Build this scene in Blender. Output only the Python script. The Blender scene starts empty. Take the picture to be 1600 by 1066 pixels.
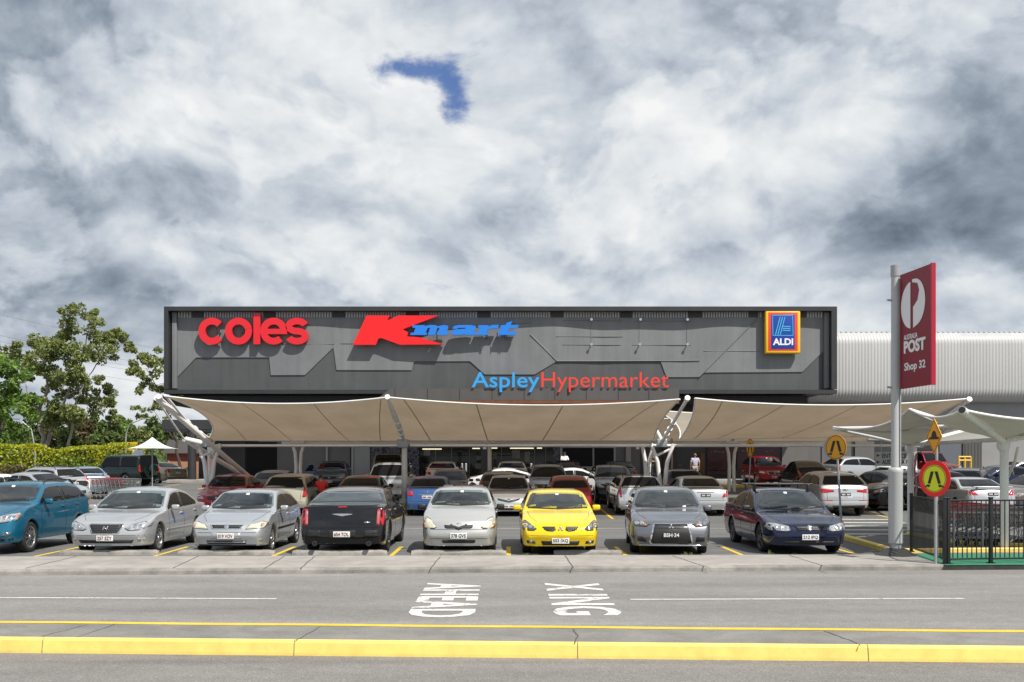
import bpy, bmesh, math, random
from mathutils import Vector, Matrix
from mathutils.bvhtree import BVHTree
from mathutils.geometry import tessellate_polygon
R = math.radians
random.seed(7)
S = bpy.context.scene
C = S.collection

# ------------------------------------------------------------------ camera, sky, sun, exposure
FPX, CX, HY, CH = 1555.6, 790.0, 724.0, 2.05       # focal length, vanishing point, eye height
cam_d = bpy.data.cameras.new('camera')
cam_d.lens = 35.0; cam_d.sensor_width = 36.0
cam_d.shift_x = (800 - CX) / 1600.0
cam_d.shift_y = (HY - 533) / 1600.0
cam_d.clip_start = 0.1; cam_d.clip_end = 4000
cam = bpy.data.objects.new('camera', cam_d); C.objects.link(cam)
cam.location = (0, 0, CH); cam.rotation_euler = (R(90), 0, 0)
S.camera = cam

SUN = Vector((0.50, -0.57, 1.0)).normalized()
sd = bpy.data.lights.new('sun', 'SUN'); sd.energy = 5.0; sd.angle = R(0.5); sd.color = (1.0, 0.95, 0.87)
so = bpy.data.objects.new('sun', sd); C.objects.link(so)
so.rotation_euler = (-SUN).to_track_quat('-Z', 'Y').to_euler()

S.view_settings.view_transform = 'Standard'; S.view_settings.look = 'None'
S.view_settings.exposure = 0.18; S.view_settings.gamma = 1.0

class NT:
    """small node-tree writer"""
    def __init__(s, tree):
        s.t = tree; tree.nodes.clear()
    def n(s, typ, **kw):
        nd = s.t.nodes.new(typ)
        for k, v in kw.items():
            if k.startswith('i_'):
                key = k[2:]; key = int(key) if key.isdigit() else key.replace('_', ' ')
                inp = nd.inputs[key]
                if isinstance(v, bpy.types.NodeSocket): s.t.links.new(v, inp)
                else: inp.default_value = v
            else: setattr(nd, k, v)
        return nd
    def link(s, a, b): s.t.links.new(a, b)
    def math(s, op, a, b=0.0, c=0.0, clamp=False):
        nd = s.t.nodes.new('ShaderNodeMath'); nd.operation = op; nd.use_clamp = clamp
        for i, v in enumerate((a, b, c)):
            if isinstance(v, bpy.types.NodeSocket): s.t.links.new(v, nd.inputs[i])
            else: nd.inputs[i].default_value = v
        return nd.outputs[0]
    def vmath(s, op, a, b=(0, 0, 0)):
        nd = s.t.nodes.new('ShaderNodeVectorMath'); nd.operation = op
        for i, v in enumerate((a, b)):
            if isinstance(v, bpy.types.NodeSocket): s.t.links.new(v, nd.inputs[i])
            else: nd.inputs[i].default_value = v
        return nd
    def noise(s, vec, scale, detail=4, rough=.5, dist=0.0, out=0):
        nd = s.t.nodes.new('ShaderNodeTexNoise'); nd.inputs['Scale'].default_value = scale
        nd.inputs['Detail'].default_value = detail; nd.inputs['Roughness'].default_value = rough
        nd.inputs['Distortion'].default_value = dist
        if vec is not None: s.t.links.new(vec, nd.inputs['Vector'])
        return nd.outputs[out]
    def ramp(s, fac, stops, interp='LINEAR'):
        nd = s.t.nodes.new('ShaderNodeValToRGB'); cr = nd.color_ramp; cr.interpolation = interp
        while len(cr.elements) < len(stops): cr.elements.new(0.5)
        for e, (p, c) in zip(cr.elements, stops):
            e.position = p; e.color = tuple(c) + (1,) if len(c) == 3 else c
        s.t.links.new(fac, nd.inputs[0]); return nd.outputs[0]
    def mix(s, fac, a, b, blend='MIX'):
        nd = s.t.nodes.new('ShaderNodeMix'); nd.data_type = 'RGBA'; nd.blend_type = blend
        for i, v in ((0, fac), (6, a), (7, b)):
            if isinstance(v, bpy.types.NodeSocket): s.t.links.new(v, nd.inputs[i])
            else: nd.inputs[i].default_value = v if i == 0 else (tuple(v) + (1,) if len(v) == 3 else v)
        return nd.outputs[2]
    def maprange(s, v, a, b, c=0.0, d=1.0, smooth=True):
        nd = s.t.nodes.new('ShaderNodeMapRange'); nd.clamp = True
        if smooth: nd.interpolation_type = 'SMOOTHSTEP'
        s.t.links.new(v, nd.inputs[0])
        for i, x in enumerate((a, b, c, d)): nd.inputs[i + 1].default_value = x
        return nd.outputs[0]

CLOUD = (.16, 1.35, .75, .68, .55)      # puffs, sun relief, fine contrast, broad contrast, brightness
def sky():
    w = bpy.data.worlds.new('World'); S.world = w; w.use_nodes = True
    N = NT(w.node_tree)
    st = N.n('ShaderNodeTexSky', sky_type='NISHITA'); st.sun_disc = False
    st.sun_elevation = math.asin(SUN.z); st.sun_rotation = math.atan2(SUN.x, SUN.y)
    st.air_density = 1.0; st.dust_density = 1.2; st.ozone_density = 1.5
    tc = N.n('ShaderNodeTexCoord'); g = tc.outputs['Generated']
    d = N.vmath('NORMALIZE', g).outputs[0]
    sp = N.n('ShaderNodeSeparateXYZ', i_0=d)
    x, y, z = sp.outputs
    h = N.math('ADD', N.math('MAXIMUM', z, 0.0), 0.50)
    u = N.math('DIVIDE', x, h); v = N.math('DIVIDE', y, h)
    p = N.n('ShaderNodeCombineXYZ', i_0=N.math('MULTIPLY', x, 1.9), i_1=N.math('ADD', N.math('MULTIPLY', y, 1.9), SKYSEED), i_2=N.math('MULTIPLY', N.math('POWER', N.math('MAXIMUM', z, 0.0), .85), 2.7)).outputs[0]
    # billowing cloud: the second sample, moved towards the sun, gives lit and shaded sides
    def warped(vec, sc, amt, det=3):
        wn = N.noise(vec, sc, det, .55, out=1)
        dv = N.vmath('SUBTRACT', wn, (.5, .5, .5)).outputs[0]
        nd = N.vmath('SCALE', dv); nd.inputs['Scale'].default_value = amt
        return N.vmath('ADD', vec, nd.outputs[0]).outputs[0]
    pw = warped(warped(p, 1.5, .20, 2), 6.0, .03, 2)
    big = N.noise(pw, 1.5, 2.0, .5)
    def dens(vec):
        a = N.noise(vec, 1.75, 8, .52)
        bn = N.noise(vec, 4.2, 6, .52)
        fold = N.math('ABSOLUTE', N.math('MULTIPLY', N.math('SUBTRACT', bn, .5), 3.0))      # creases between rounded heads
        return N.math('SUBTRACT', a, N.math('MULTIPLY', N.math('SUBTRACT', .35, fold), CLOUD[0]))
    d1 = dens(pw)
    d2 = dens(N.vmath('ADD', pw, (0.03, 0.0, 0.085)).outputs[0])
    relief = N.math('MULTIPLY', N.math('SUBTRACT', d1, d2), CLOUD[1])
    br = N.math('ADD', N.math('MULTIPLY', N.math('SUBTRACT', d1, .52), CLOUD[2]), N.math('MULTIPLY', N.math('SUBTRACT', big, .5), CLOUD[3]))
    br = N.math('ADD', br, relief)
    f1 = N.noise(pw, 8.5, 6, .56); f2 = N.noise(N.vmath('ADD', pw, (0.008, 0.0, 0.03)).outputs[0], 8.5, 6, .56)
    br = N.math('ADD', br, N.math('MULTIPLY', N.math('SUBTRACT', f1, f2), .42))
    def lobe(px, py, sx, sz, amp):
        dirv = ((px - CX) / FPX, (HY - py) / FPX)
        yy = N.math('MAXIMUM', y, 0.05)
        a = N.math('DIVIDE', N.math('SUBTRACT', N.math('DIVIDE', x, yy), dirv[0]), sx)
        b = N.math('DIVIDE', N.math('SUBTRACT', N.math('DIVIDE', z, yy), dirv[1]), sz)
        r2 = N.math('ADD', N.math('MULTIPLY', a, a), N.math('MULTIPLY', b, b))
        gg = N.math('POWER', 2.718, N.math('MULTIPLY', r2, -1.0))
        gg = N.math('MULTIPLY', gg, N.maprange(y, 0.05, .3))
        return N.math('MULTIPLY', gg, amp)
    # nearer heads with firm edges in front of the soft deck
    for off, amp in (((3.1, 1.7, .4), .14), ((7.7, 4.2, 2.6), .12)):
        q1 = N.noise(N.vmath('ADD', pw, off).outputs[0], 2.3, 10, .54)
        br = N.math('ADD', br, N.math('MULTIPLY', N.maprange(q1, .508, .55), amp))
        br = N.math('SUBTRACT', br, N.math('MULTIPLY', N.maprange(q1, .54, .72), amp * 1.0))
    for L in LOBES: br = N.math('ADD', br, lobe(*L))
    bri = N.math('ADD', br, CLOUD[4])
    cloud = N.ramp(bri, [(0.0, (1.1, 1.4, 1.8)), (.25, (2.5, 2.95, 3.6)), (.50, (4.7, 5.2, 5.8)), (.75, (6.7, 7.0, 7.25)), (1.0, (8.1, 8.2, 8.15))])
    # a torn gap with blue sky
    hole = None
    for (px, py, sx, sz, amp) in HOLES:
        q = lobe(px, py, sx, sz, amp); hole = q if hole is None else N.math('ADD', hole, q)
    hn = N.noise(pw, 10.0, 8, .62)
    hole = N.math('ADD', hole, N.math('MULTIPLY', N.math('SUBTRACT', hn, .5), 3.0))
    hm = N.math('MULTIPLY', N.maprange(hole, .40, 1.25), .92)
    blue = N.mix(0.75, st.outputs[0], (0.40, 1.25, 3.9))
    col = N.mix(hm, cloud, blue)
    # unseen sky overhead and behind: blue gaps between clouds, added to lower ambient light
    gap = N.math('MULTIPLY', N.maprange(N.noise(pw, 1.1, 4, .5), .42, .58), .5)
    col = N.mix(N.math('MULTIPLY', gap, N.maprange(y, .35, .05)), col, N.mix(.25, st.outputs[0], (1.6, 2.6, 4.4)))
    # below the horizon: plain ground tone
    col = N.mix(N.maprange(z, -0.02, 0.0), (1.6, 1.6, 1.6), col)
    bg = N.n('ShaderNodeBackground', i_0=col); bg.inputs[1].default_value = 0.1
    out = N.n('ShaderNodeOutputWorld'); N.link(bg.outputs[0], out.inputs[0])
SKYSEED = 11.7
LOBES = [(90, 60, .12, .09, -.16), (50, 330, .13, .06, -.12), (1490, 300, .12, .055, -.22), (1570, 80, .09, .12, -.14), (150, 470, .16, .04, -.16), (520, 290, .08, .03, -.14),
         (1000, 150, .20, .10, .07), (300, 130, .12, .05, .10), (790, 350, .08, .03, -.24), (1300, 380, .12, .03, -.12), (1000, 440, .2, .02, .05), (640, 135, .03, .02, .16)]
HOLES = [(604, 110, .030, .016, .62), (672, 112, .034, .020, .92), (712, 158, .020, .030, .95), (560, 450, .05, .012, .42)]
sky()

# ------------------------------------------------------------------ helpers
def P(px, py, Y):
    return Vector(((px - CX) / FPX * Y, Y, CH + (HY - py) / FPX * Y))
def clamp(x, a=0.0, b=1.0): return max(a, min(b, x))
def sstep(t): t = clamp(t); return t * t * (3 - 2 * t)
def gz(x, y):
    """height of the car park: level near the street, climbing towards the building, less so at the far left"""
    k = clamp((y - 37.0) / 25.0)
    f = 1.0 if x > -19 else (0.45 if x < -29 else 0.45 + 0.55 * (x + 29) / 10.0)
    return 0.9 * k * f
def tag(o, label=None, cat=None, group=None, kind=None):
    if label: o['label'] = label
    if cat: o['category'] = cat
    if group: o['group'] = group
    if kind: o['kind'] = kind
    return o
def empty(name, loc=(0, 0, 0), rz=0.0):
    o = bpy.data.objects.new(name, None); C.objects.link(o)
    o.location = loc; o.rotation_euler = (0, 0, rz); o.empty_display_size = .2
    return o
def thing(name, label, cat, loc=(0, 0, 0), rz=0.0, group=None):
    return tag(empty(name, loc, rz), label, cat, group)
def copy_tree(o, parent=None):
    c = o.copy(); C.objects.link(c)
    if parent is not None: c.parent = parent
    for ch in list(o.children): copy_tree(ch, c)
    return c

class MB:
    def __init__(s): s.v = []; s.f = []; s.sm = []; s.mi = []; s.cur = 0
    def add(s, verts, faces, smooth=False):
        b = len(s.v); s.v += [tuple(p) for p in verts]
        s.f += [tuple(i + b for i in f) for f in faces]
        s.sm += [smooth] * len(faces); s.mi += [s.cur] * len(faces)
        return s
    def box(s, c, d, rz=0.0, ch=0.0, M=None):
        """box centre c, full size d, optional chamfer"""
        hx, hy, hz = d[0] / 2, d[1] / 2, d[2] / 2
        if ch <= 0:
            vs = [(x, y, z) for x in (-hx, hx) for y in (-hy, hy) for z in (-hz, hz)]
            fs = [(0, 1, 3, 2), (4, 6, 7, 5), (0, 4, 5, 1), (2, 3, 7, 6), (0, 2, 6, 4), (1, 5, 7, 3)]
        else:
            ch = min(ch, hx * .95, hy * .95, hz * .95)
            bm = bmesh.new(); bmesh.ops.create_cube(bm, size=1.0)
            for v in bm.verts: v.co = Vector((v.co.x * 2 * hx, v.co.y * 2 * hy, v.co.z * 2 * hz))
            bmesh.ops.bevel(bm, geom=bm.edges[:], offset=ch, segments=2, affect='EDGES', profile=.6)
            bm.verts.index_update()
            vs = [v.co.copy() for v in bm.verts]; fs = [tuple(v.index for v in f.verts) for f in bm.faces]; bm.free()
        T = Matrix.Translation(c) @ (M if M is not None else Matrix.Rotation(rz, 4, 'Z'))
        return s.add([T @ Vector(p) for p in vs], fs, ch > 0)
    def tube(s, p0, p1, r0, r1=None, n=8, caps=True):
        r1 = r0 if r1 is None else r1
        p0, p1 = Vector(p0), Vector(p1); d = (p1 - p0)
        if d.length < 1e-6: return s
        q = d.to_track_quat('Z', 'Y')
        ring = [q @ Vector((math.cos(2 * math.pi * i / n), math.sin(2 * math.pi * i / n), 0)) for i in range(n)]
        vs = [p0 + r * r0 for r in ring] + [p1 + r * r1 for r in ring]
        s.add(vs, [(i, (i + 1) % n, n + (i + 1) % n, n + i) for i in range(n)], True)
        if caps:
            s.add(vs[:n], [tuple(range(n - 1, -1, -1))]); s.add(vs[n:], [tuple(range(n))])
        return s
    def path(s, pts, r, n=8):
        pts = [Vector(p) for p in pts]; rr = r if isinstance(r, (list, tuple)) else [r] * len(pts)
        up = None; rings = []
        for i, p in enumerate(pts):
            t = (pts[min(i + 1, len(pts) - 1)] - pts[max(i - 1, 0)]).normalized()
            if up is None: up = t.orthogonal().normalized()
            up = (up - t * up.dot(t)).normalized(); sd_ = t.cross(up)
            rings.append([p + (up * math.cos(2 * math.pi * k / n) + sd_ * math.sin(2 * math.pi * k / n)) * rr[i] for k in range(n)])
        vs = [v for ring in rings for v in ring]; fs = []
        for i in range(len(pts) - 1):
            for k in range(n): fs.append((i * n + k, i * n + (k + 1) % n, (i + 1) * n + (k + 1) % n, (i + 1) * n + k))
        s.add(vs, fs, True)
        s.add(rings[0], [tuple(range(n - 1, -1, -1))]); s.add(rings[-1], [tuple(range(n))])
        return s
    def prism(s, poly, fn, t):
        """2-D polygon -> fn(a,b,depth) for depth 0 and t; concave polygons are filled by triangles"""
        ar = sum(p[0] * q[1] - q[0] * p[1] for p, q in zip(poly, poly[1:] + poly[:1]))
        if ar < 0: poly = poly[::-1]
        tris = [tuple(t_) for t_ in tessellate_polygon([[Vector((p[0], p[1], 0)) for p in poly]])]
        n = len(poly)
        A = [fn(a, b, 0) for a, b in poly]; B = [fn(a, b, t) for a, b in poly]
        s.add(A + B, [tr[::-1] for tr in tris] + [tuple(i + n for i in tr) for tr in tris] + [(i, (i + 1) % n, n + (i + 1) % n, n + i) for i in range(n)])
        return s
    def grid(s, fn, nu, nv, smooth=True):
        vs = [fn(i / nu, j / nv) for j in range(nv + 1) for i in range(nu + 1)]
        fs = [(j * (nu + 1) + i, j * (nu + 1) + i + 1, (j + 1) * (nu + 1) + i + 1, (j + 1) * (nu + 1) + i) for j in range(nv) for i in range(nu)]
        return s.add(vs, fs, smooth)
    def lathe(s, prof, c=(0, 0, 0), axis='Z', n=16):
        """profile of (radius, height) revolved round an axis"""
        vs = []; m = len(prof)
        for i in range(n):
            a = 2 * math.pi * i / n
            for r, h in prof:
                p = (r * math.cos(a), r * math.sin(a), h)
                if axis == 'X': p = (h, r * math.cos(a), r * math.sin(a))
                elif axis == 'Y': p = (r * math.cos(a), h, r * math.sin(a))
                vs.append((p[0] + c[0], p[1] + c[1], p[2] + c[2]))
        fs = []
        for i in range(n):
            for j in range(m - 1):
                fs.append((i * m + j, ((i + 1) % n) * m + j, ((i + 1) % n) * m + j + 1, i * m + j + 1))
        return s.add(vs, fs, True)
    def build(s, name, mat, parent=None, fix=False, loc=None):
        me = bpy.data.meshes.new(name); me.from_pydata(s.v, [], s.f)
        me.polygons.foreach_set('use_smooth', s.sm)
        mats = mat if isinstance(mat, (list, tuple)) else [mat]
        for m in mats: me.materials.append(m)
        if len(mats) > 1: me.polygons.foreach_set('material_index', s.mi)
        if fix:
            bm = bmesh.new(); bm.from_mesh(me); bmesh.ops.recalc_face_normals(bm, faces=bm.faces[:]); bm.to_mesh(me); bm.free()
        me.update()
        o = bpy.data.objects.new(name, me); C.objects.link(o)
        if parent is not None: o.parent = parent
        if loc is not None: o.location = loc
        return o

def build_each(mb, name, m, parent):
    """one object per connected island of a builder"""
    par = list(range(len(mb.v)))
    def find(a):
        while par[a] != a: par[a] = par[par[a]]; a = par[a]
        return a
    key = {}
    for i, p in enumerate(mb.v):                 # weld coincident corners
        k = (round(p[0], 4), round(p[1], 4), round(p[2], 4))
        if k in key: par[find(i)] = find(key[k])
        else: key[k] = i
    for f in mb.f:
        r = find(f[0])
        for i in f[1:]: par[find(i)] = r
    gr = {}
    for f, sm in zip(mb.f, mb.sm): gr.setdefault(find(f[0]), []).append((f, sm))
    out = []
    for fs in gr.values():
        q = MB(); ix = {}
        for f, sm in fs:
            for i in f:
                if i not in ix: ix[i] = len(q.v); q.v.append(mb.v[i])
            q.f.append(tuple(ix[i] for i in f)); q.sm.append(sm); q.mi.append(0)
        out.append(q.build(name, m, parent))
    return out
def text_geo(txt, size=1.0, bold=0.0, depth=0.0, shear=0.0, spacing=1.0, align='CENTER', res=3):
    """vertices and faces of an extruded text in its own XY plane"""
    cu = bpy.data.curves.new('lettering', 'FONT'); cu.body = txt; cu.size = size; cu.offset = bold
    cu.extrude = depth; cu.shear = shear; cu.space_character = spacing; cu.align_x = align; cu.align_y = 'CENTER'
    cu.resolution_u = res
    o = bpy.data.objects.new('lettering', cu)
    me = bpy.data.meshes.new_from_object(o)
    vs = [v.co.copy() for v in me.vertices]; fs = [tuple(p.vertices) for p in me.polygons]
    bpy.data.objects.remove(o); bpy.data.curves.remove(cu); bpy.data.meshes.remove(me)
    return vs, fs
def fit_text(mb, txt, fn, x0, x1, z0, z1, bold=0.0, depth=0.02, shear=0.0, spacing=1.0):
    """text fitted to the rectangle x0..x1, z0..z1 and mapped through fn(a, b, depth)"""
    vs, fs = text_geo(txt, 1.0, bold, .5, shear, spacing)
    ax = min(v.x for v in vs); bx = max(v.x for v in vs); ay = min(v.y for v in vs); by = max(v.y for v in vs)
    q = [fn(x0 + (v.x - ax) / (bx - ax) * (x1 - x0), z0 + (v.y - ay) / (by - ay) * (z1 - z0), (v.z + .5) * depth) for v in vs]
    mb.add(q, fs); return mb

# ------------------------------------------------------------------ materials
def mat(name, col, rough=.6, metal=0.0, spec=.5, coat=0.0, var=0.0, vscale=3.0, bump=0.0, bscale=20.0, ior=1.5, emit=None, stretch=None):
    m = bpy.data.materials.new(name); m.use_nodes = True; N = NT(m.node_tree)
    b = N.n('ShaderNodeBsdfPrincipled'); b.inputs['Base Color'].default_value = tuple(col) + (1,)
    b.inputs['Roughness'].default_value = rough; b.inputs['Metallic'].default_value = metal
    b.inputs['Specular IOR Level'].default_value = spec; b.inputs['Coat Weight'].default_value = coat; b.inputs['IOR'].default_value = ior
    b.inputs['Coat Roughness'].default_value = 0.03
    o = N.n('ShaderNodeOutputMaterial'); N.link(b.outputs[0], o.inputs[0])
    if emit: b.inputs['Emission Color'].default_value = tuple(emit[:3]) + (1,); b.inputs['Emission Strength'].default_value = emit[3]
    if var or bump:
        tc = N.n('ShaderNodeTexCoord'); vec = tc.outputs['Object']
        if stretch: vec = N.vmath('MULTIPLY', vec, stretch).outputs[0]
        if var:
            ns = N.noise(vec, vscale, 5, .6)
            f = N.maprange(ns, .25, .75, 1 - var, 1 + var, False)
            mx = N.n('ShaderNodeMix', data_type='RGBA', blend_type='MULTIPLY'); mx.inputs[0].default_value = 1
            mx.inputs[6].default_value = tuple(col) + (1,); N.link(f, mx.inputs[7]); N.link(mx.outputs[2], b.inputs['Base Color'])
            rf = N.maprange(ns, .3, .7, max(0, rough - .06), min(1, rough + .06), False); N.link(rf, b.inputs['Roughness'])
        if bump:
            bp = N.n('ShaderNodeBump'); bp.inputs['Strength'].default_value = bump; bp.inputs['Distance'].default_value = .02
            N.link(N.noise(vec, bscale, 4, .6), bp.inputs['Height']); N.link(bp.outputs[0], b.inputs['Normal'])
    return m
M = {}
M['white_steel'] = mat('white painted steel', (.74, .73, .70), .45, var=.10, vscale=2.0)
M['galv'] = mat('galvanised steel', (.36, .37, .38), .4, .35, var=.15, vscale=4)
M['grey_pole'] = mat('grey pole paint', (.44, .45, .45), .4, var=.08, vscale=1.5, stretch=(1, 1, .3))
M['black_steel'] = mat('black powder coat', (.012, .012, .013), .4, var=.2)
M['chrome'] = mat('chrome', (.75, .76, .78), .12, 1.0)
M['dark_plastic'] = mat('dark plastic', (.018, .018, .019), .5)
M['rubber'] = mat('tyre rubber', (.016, .016, .016), .75, var=.3, vscale=8)
M['alloy'] = mat('alloy wheel', (.50, .51, .53), .25, .9, var=.08)
M['alloy_dark'] = mat('dark alloy wheel', (.10, .10, .11), .3, .8)
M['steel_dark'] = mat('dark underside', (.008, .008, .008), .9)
M['red_lens'] = mat('red lens', (.42, .012, .015), .08, coat=.6)
M['red_lens_pale'] = mat('pale red lens', (.42, .12, .13), .2, coat=.3)
M['amber_lens'] = mat('amber lens', (.42, .20, .09), .15, coat=.4)
M['clear_lens'] = mat('clear headlamp', (.40, .41, .42), .10, .35, coat=.9, var=.5, vscale=16)
M['old_lens'] = mat('aged headlamp', (.60, .56, .43), .22, .1, coat=.3, var=.10, vscale=9)
M['smoke_lens'] = mat('smoked headlamp', (.14, .145, .15), .08, .5, coat=.8, var=.3, vscale=14)
M['plate'] = mat('number plate', (.72, .72, .70), .4)
M['plate_black'] = mat('black number plate', (.02, .02, .022), .4)
M['plate_ink'] = mat('maroon plate ink', (.13, .012, .02), .5)
M['plate_ink_black'] = mat('black plate ink', (.02, .02, .02), .5)
M['plate_white'] = mat('white plate ink', (.7, .7, .68), .5)
def glass(name, col, ior=1.9):
    m = mat(name, col, .02, ior=ior, spec=.5 if ior > 1.6 else .3); return m
M['screen'] = glass('windscreen glass', (.035, .048, .050), 2.05)
def clear_glass(name, tint, f0):
    m = bpy.data.materials.new(name); m.use_nodes = True; N = NT(m.node_tree)
    t = N.n('ShaderNodeBsdfTransparent'); t.inputs[0].default_value = tuple(tint) + (1,)
    g = N.n('ShaderNodeBsdfGlossy'); g.inputs['Roughness'].default_value = .01; g.inputs[0].default_value = (.95, 1.0, 1.0, 1)
    fr = N.n('ShaderNodeFresnel'); fr.inputs[0].default_value = f0
    mx = N.n('ShaderNodeMixShader'); N.link(fr.outputs[0], mx.inputs[0]); N.link(t.outputs[0], mx.inputs[1]); N.link(g.outputs[0], mx.inputs[2])
    o = N.n('ShaderNodeOutputMaterial'); N.link(mx.outputs[0], o.inputs[0]); return m
M['clear_glass'] = clear_glass('clear windscreen glass', (.62, .72, .72), 2.0)
M['cabin'] = mat('grey cabin fabric', (.075, .078, .082), .8); M['cabin_dark'] = mat('dark cabin plastic', (.03, .031, .033), .6)
M['tint'] = glass('tinted window glass', (.009, .010, .011), 1.42)
def paint(name, col, metal=0.35, rough=.32, coat=1.0):
    m = mat(name, col, rough, metal, coat=coat, spec=.15); return m
# ------------------------------------------------------------------ ground, roads, paving
def worldpos(N):
    return N.n('ShaderNodeNewGeometry').outputs['Position']
def asphalt(name, base, speck=.35, patch=.18, tint=(1, 1, 1), tracks=False):
    m = bpy.data.materials.new(name); m.use_nodes = True; N = NT(m.node_tree)
    p = worldpos(N)
    fine = N.noise(p, 55, 3, .7); mid = N.noise(p, 5.0, 5, .65); big = N.noise(N.vmath('MULTIPLY', p, (.35, 1.3, 1)).outputs[0], .55, 4, .6)
    f = N.math('MULTIPLY', N.maprange(fine, .25, .78, 1 - speck, 1 + speck, False), N.maprange(mid, .3, .7, 1 - patch * .5, 1 + patch * .5, False))
    f = N.math('MULTIPLY', f, N.maprange(big, .3, .7, 1 - patch, 1 + patch, False))
    # aggregate flecks and scattered dark oil spots
    vor = N.n('ShaderNodeTexVoronoi'); vor.inputs['Scale'].default_value = 70; N.link(p, vor.inputs['Vector'])
    fl = N.maprange(N.n('ShaderNodeSeparateColor', i_0=vor.outputs['Color']).outputs[0], .86, .97, 0, .45)
    f = N.math('ADD', f, fl)
    if tracks:      # wheel paths polished darker, a paler strip between, meandering tar seams
        sy = N.n('ShaderNodeSeparateXYZ', i_0=p).outputs[1]
        wob = N.math('MULTIPLY', N.math('SUBTRACT', N.noise(p, .3, 2, .5), .5), .5)
        for yc, w_, k_ in ((14.2, .34, -.10), (15.7, .36, -.09), (17.3, .3, -.05), (18.65, .18, .10), (9.9, .5, -.08), (13.05, .14, .12), (10.75, .12, -.16)):
            d = N.math('DIVIDE', N.math('SUBTRACT', N.math('ADD', sy, wob if w_ > .2 else 0.0), yc), w_)
            f = N.math('MULTIPLY', f, N.math('ADD', 1.0, N.math('MULTIPLY', N.math('POWER', 2.718, N.math('MULTIPLY', N.math('MULTIPLY', d, d), -1.0)), k_)))
        tar = N.noise(N.vmath('MULTIPLY', p, (.22, .8, 1)).outputs[0], 1.0, 6, .62)
        f = N.math('MULTIPLY', f, N.maprange(N.math('ABSOLUTE', N.math('SUBTRACT', tar, .56)), .0, .0022, .70, 1.0))
    spot = N.maprange(N.noise(p, 1.7, 2, .5), .70, .80, 1.0, .72)
    f = N.math('MULTIPLY', f, spot)
    col = N.mix(1.0, tuple(base * t for t in tint), N.n('ShaderNodeCombineColor', i_0=f, i_1=f, i_2=f).outputs[0], 'MULTIPLY')
    b = N.n('ShaderNodeBsdfPrincipled'); N.link(col, b.inputs['Base Color']); b.inputs['Roughness'].default_value = .85
    bp = N.n('ShaderNodeBump'); bp.inputs['Strength'].default_value = .5; bp.inputs['Distance'].default_value = .008; N.link(fine, bp.inputs['Height']); N.link(bp.outputs[0], b.inputs['Normal'])
    o = N.n('ShaderNodeOutputMaterial'); N.link(b.outputs[0], o.inputs[0]); return m
def concrete(name, base, tint=(1, .95, .87), stain=.28, fine_k=.12):
    m = bpy.data.materials.new(name); m.use_nodes = True; N = NT(m.node_tree)
    p = worldpos(N)
    fine = N.noise(p, 45, 4, .7); mid = N.noise(p, 2.2, 6, .65); big = N.noise(p, .45, 4, .6)
    f = N.math('MULTIPLY', N.maprange(fine, .25, .75, 1 - fine_k, 1 + fine_k, False), N.maprange(mid, .32, .7, 1 - stain, 1 + stain * .5, False))
    f = N.math('MULTIPLY', f, N.maprange(big, .35, .65, 1 - stain * .6, 1 + stain * .4, False))
    col = N.mix(1.0, tuple(base * t for t in tint), N.n('ShaderNodeCombineColor', i_0=f, i_1=f, i_2=f).outputs[0], 'MULTIPLY')
    b = N.n('ShaderNodeBsdfPrincipled'); N.link(col, b.inputs['Base Color']); b.inputs['Roughness'].default_value = .8
    bp = N.n('ShaderNodeBump'); bp.inputs['Strength'].default_value = .3; bp.inputs['Distance'].default_value = .006; N.link(fine, bp.inputs['Height']); N.link(bp.outputs[0], b.inputs['Normal'])
    o = N.n('ShaderNodeOutputMaterial'); N.link(b.outputs[0], o.inputs[0]); return m
def worn_paint(name, col, wear=.55, under=(.16, .155, .15)):
    m = bpy.data.materials.new(name); m.use_nodes = True; N = NT(m.node_tree)
    p = worldpos(N)
    w1 = N.noise(p, 14, 6, .7); w2 = N.noise(p, 2.0, 4, .6)
    f = N.maprange(N.math('ADD', N.math('MULTIPLY', w1, .75), N.math('MULTIPLY', w2, .5)), wear + .10, wear + .24)
    dirt = N.maprange(N.noise(p, 4.5, 5, .6), .3, .7, .84, 1.05, False)
    c = N.mix(f, col, under)
    c = N.mix(1.0, c, N.n('ShaderNodeCombineColor', i_0=dirt, i_1=dirt, i_2=dirt).outputs[0], 'MULTIPLY')
    b = N.n('ShaderNodeBsdfPrincipled'); N.link(c, b.inputs['Base Color']); b.inputs['Roughness'].default_value = .7
    o = N.n('ShaderNodeOutputMaterial'); N.link(b.outputs[0], o.inputs[0]); return m
M['road'] = asphalt('road asphalt', .196, .36, .17, (1.04, .985, .93), True)
M['road_near'] = asphalt('near road asphalt', .185, .50, .18, (1.04, .985, .93), True)
M['lot'] = asphalt('car park asphalt', .125, .28, .18, (1.0, 1.0, .97))
M['path'] = concrete('footpath concrete', .335, (1, .93, .85), .20)
M['kerb'] = concrete('kerb concrete', .27, (1, .94, .86), .4)
M['median'] = concrete('median concrete', .215, (1, .95, .88), .22, .25)
M['yellow_kerb'] = worn_paint('yellow kerb paint', (.82, .62, .16), .655, (.46, .40, .26))
M['yellow_line'] = worn_paint('yellow line paint', (.74, .50, .03), .62)
M['white_line'] = worn_paint('white line paint', (.66, .65, .62), .55)
M['green_mat'] = worn_paint('green surfacing', (.03, .22, .12), .75, (.05, .12, .08))
M['dirt'] = concrete('bare earth', .12, (1, .85, .65), .4)
M['crack'] = mat('dark joint filler', (.075, .07, .065), .9); M['fine_crack'] = mat('fine joint', (.22, .17, .09), .9)

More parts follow.
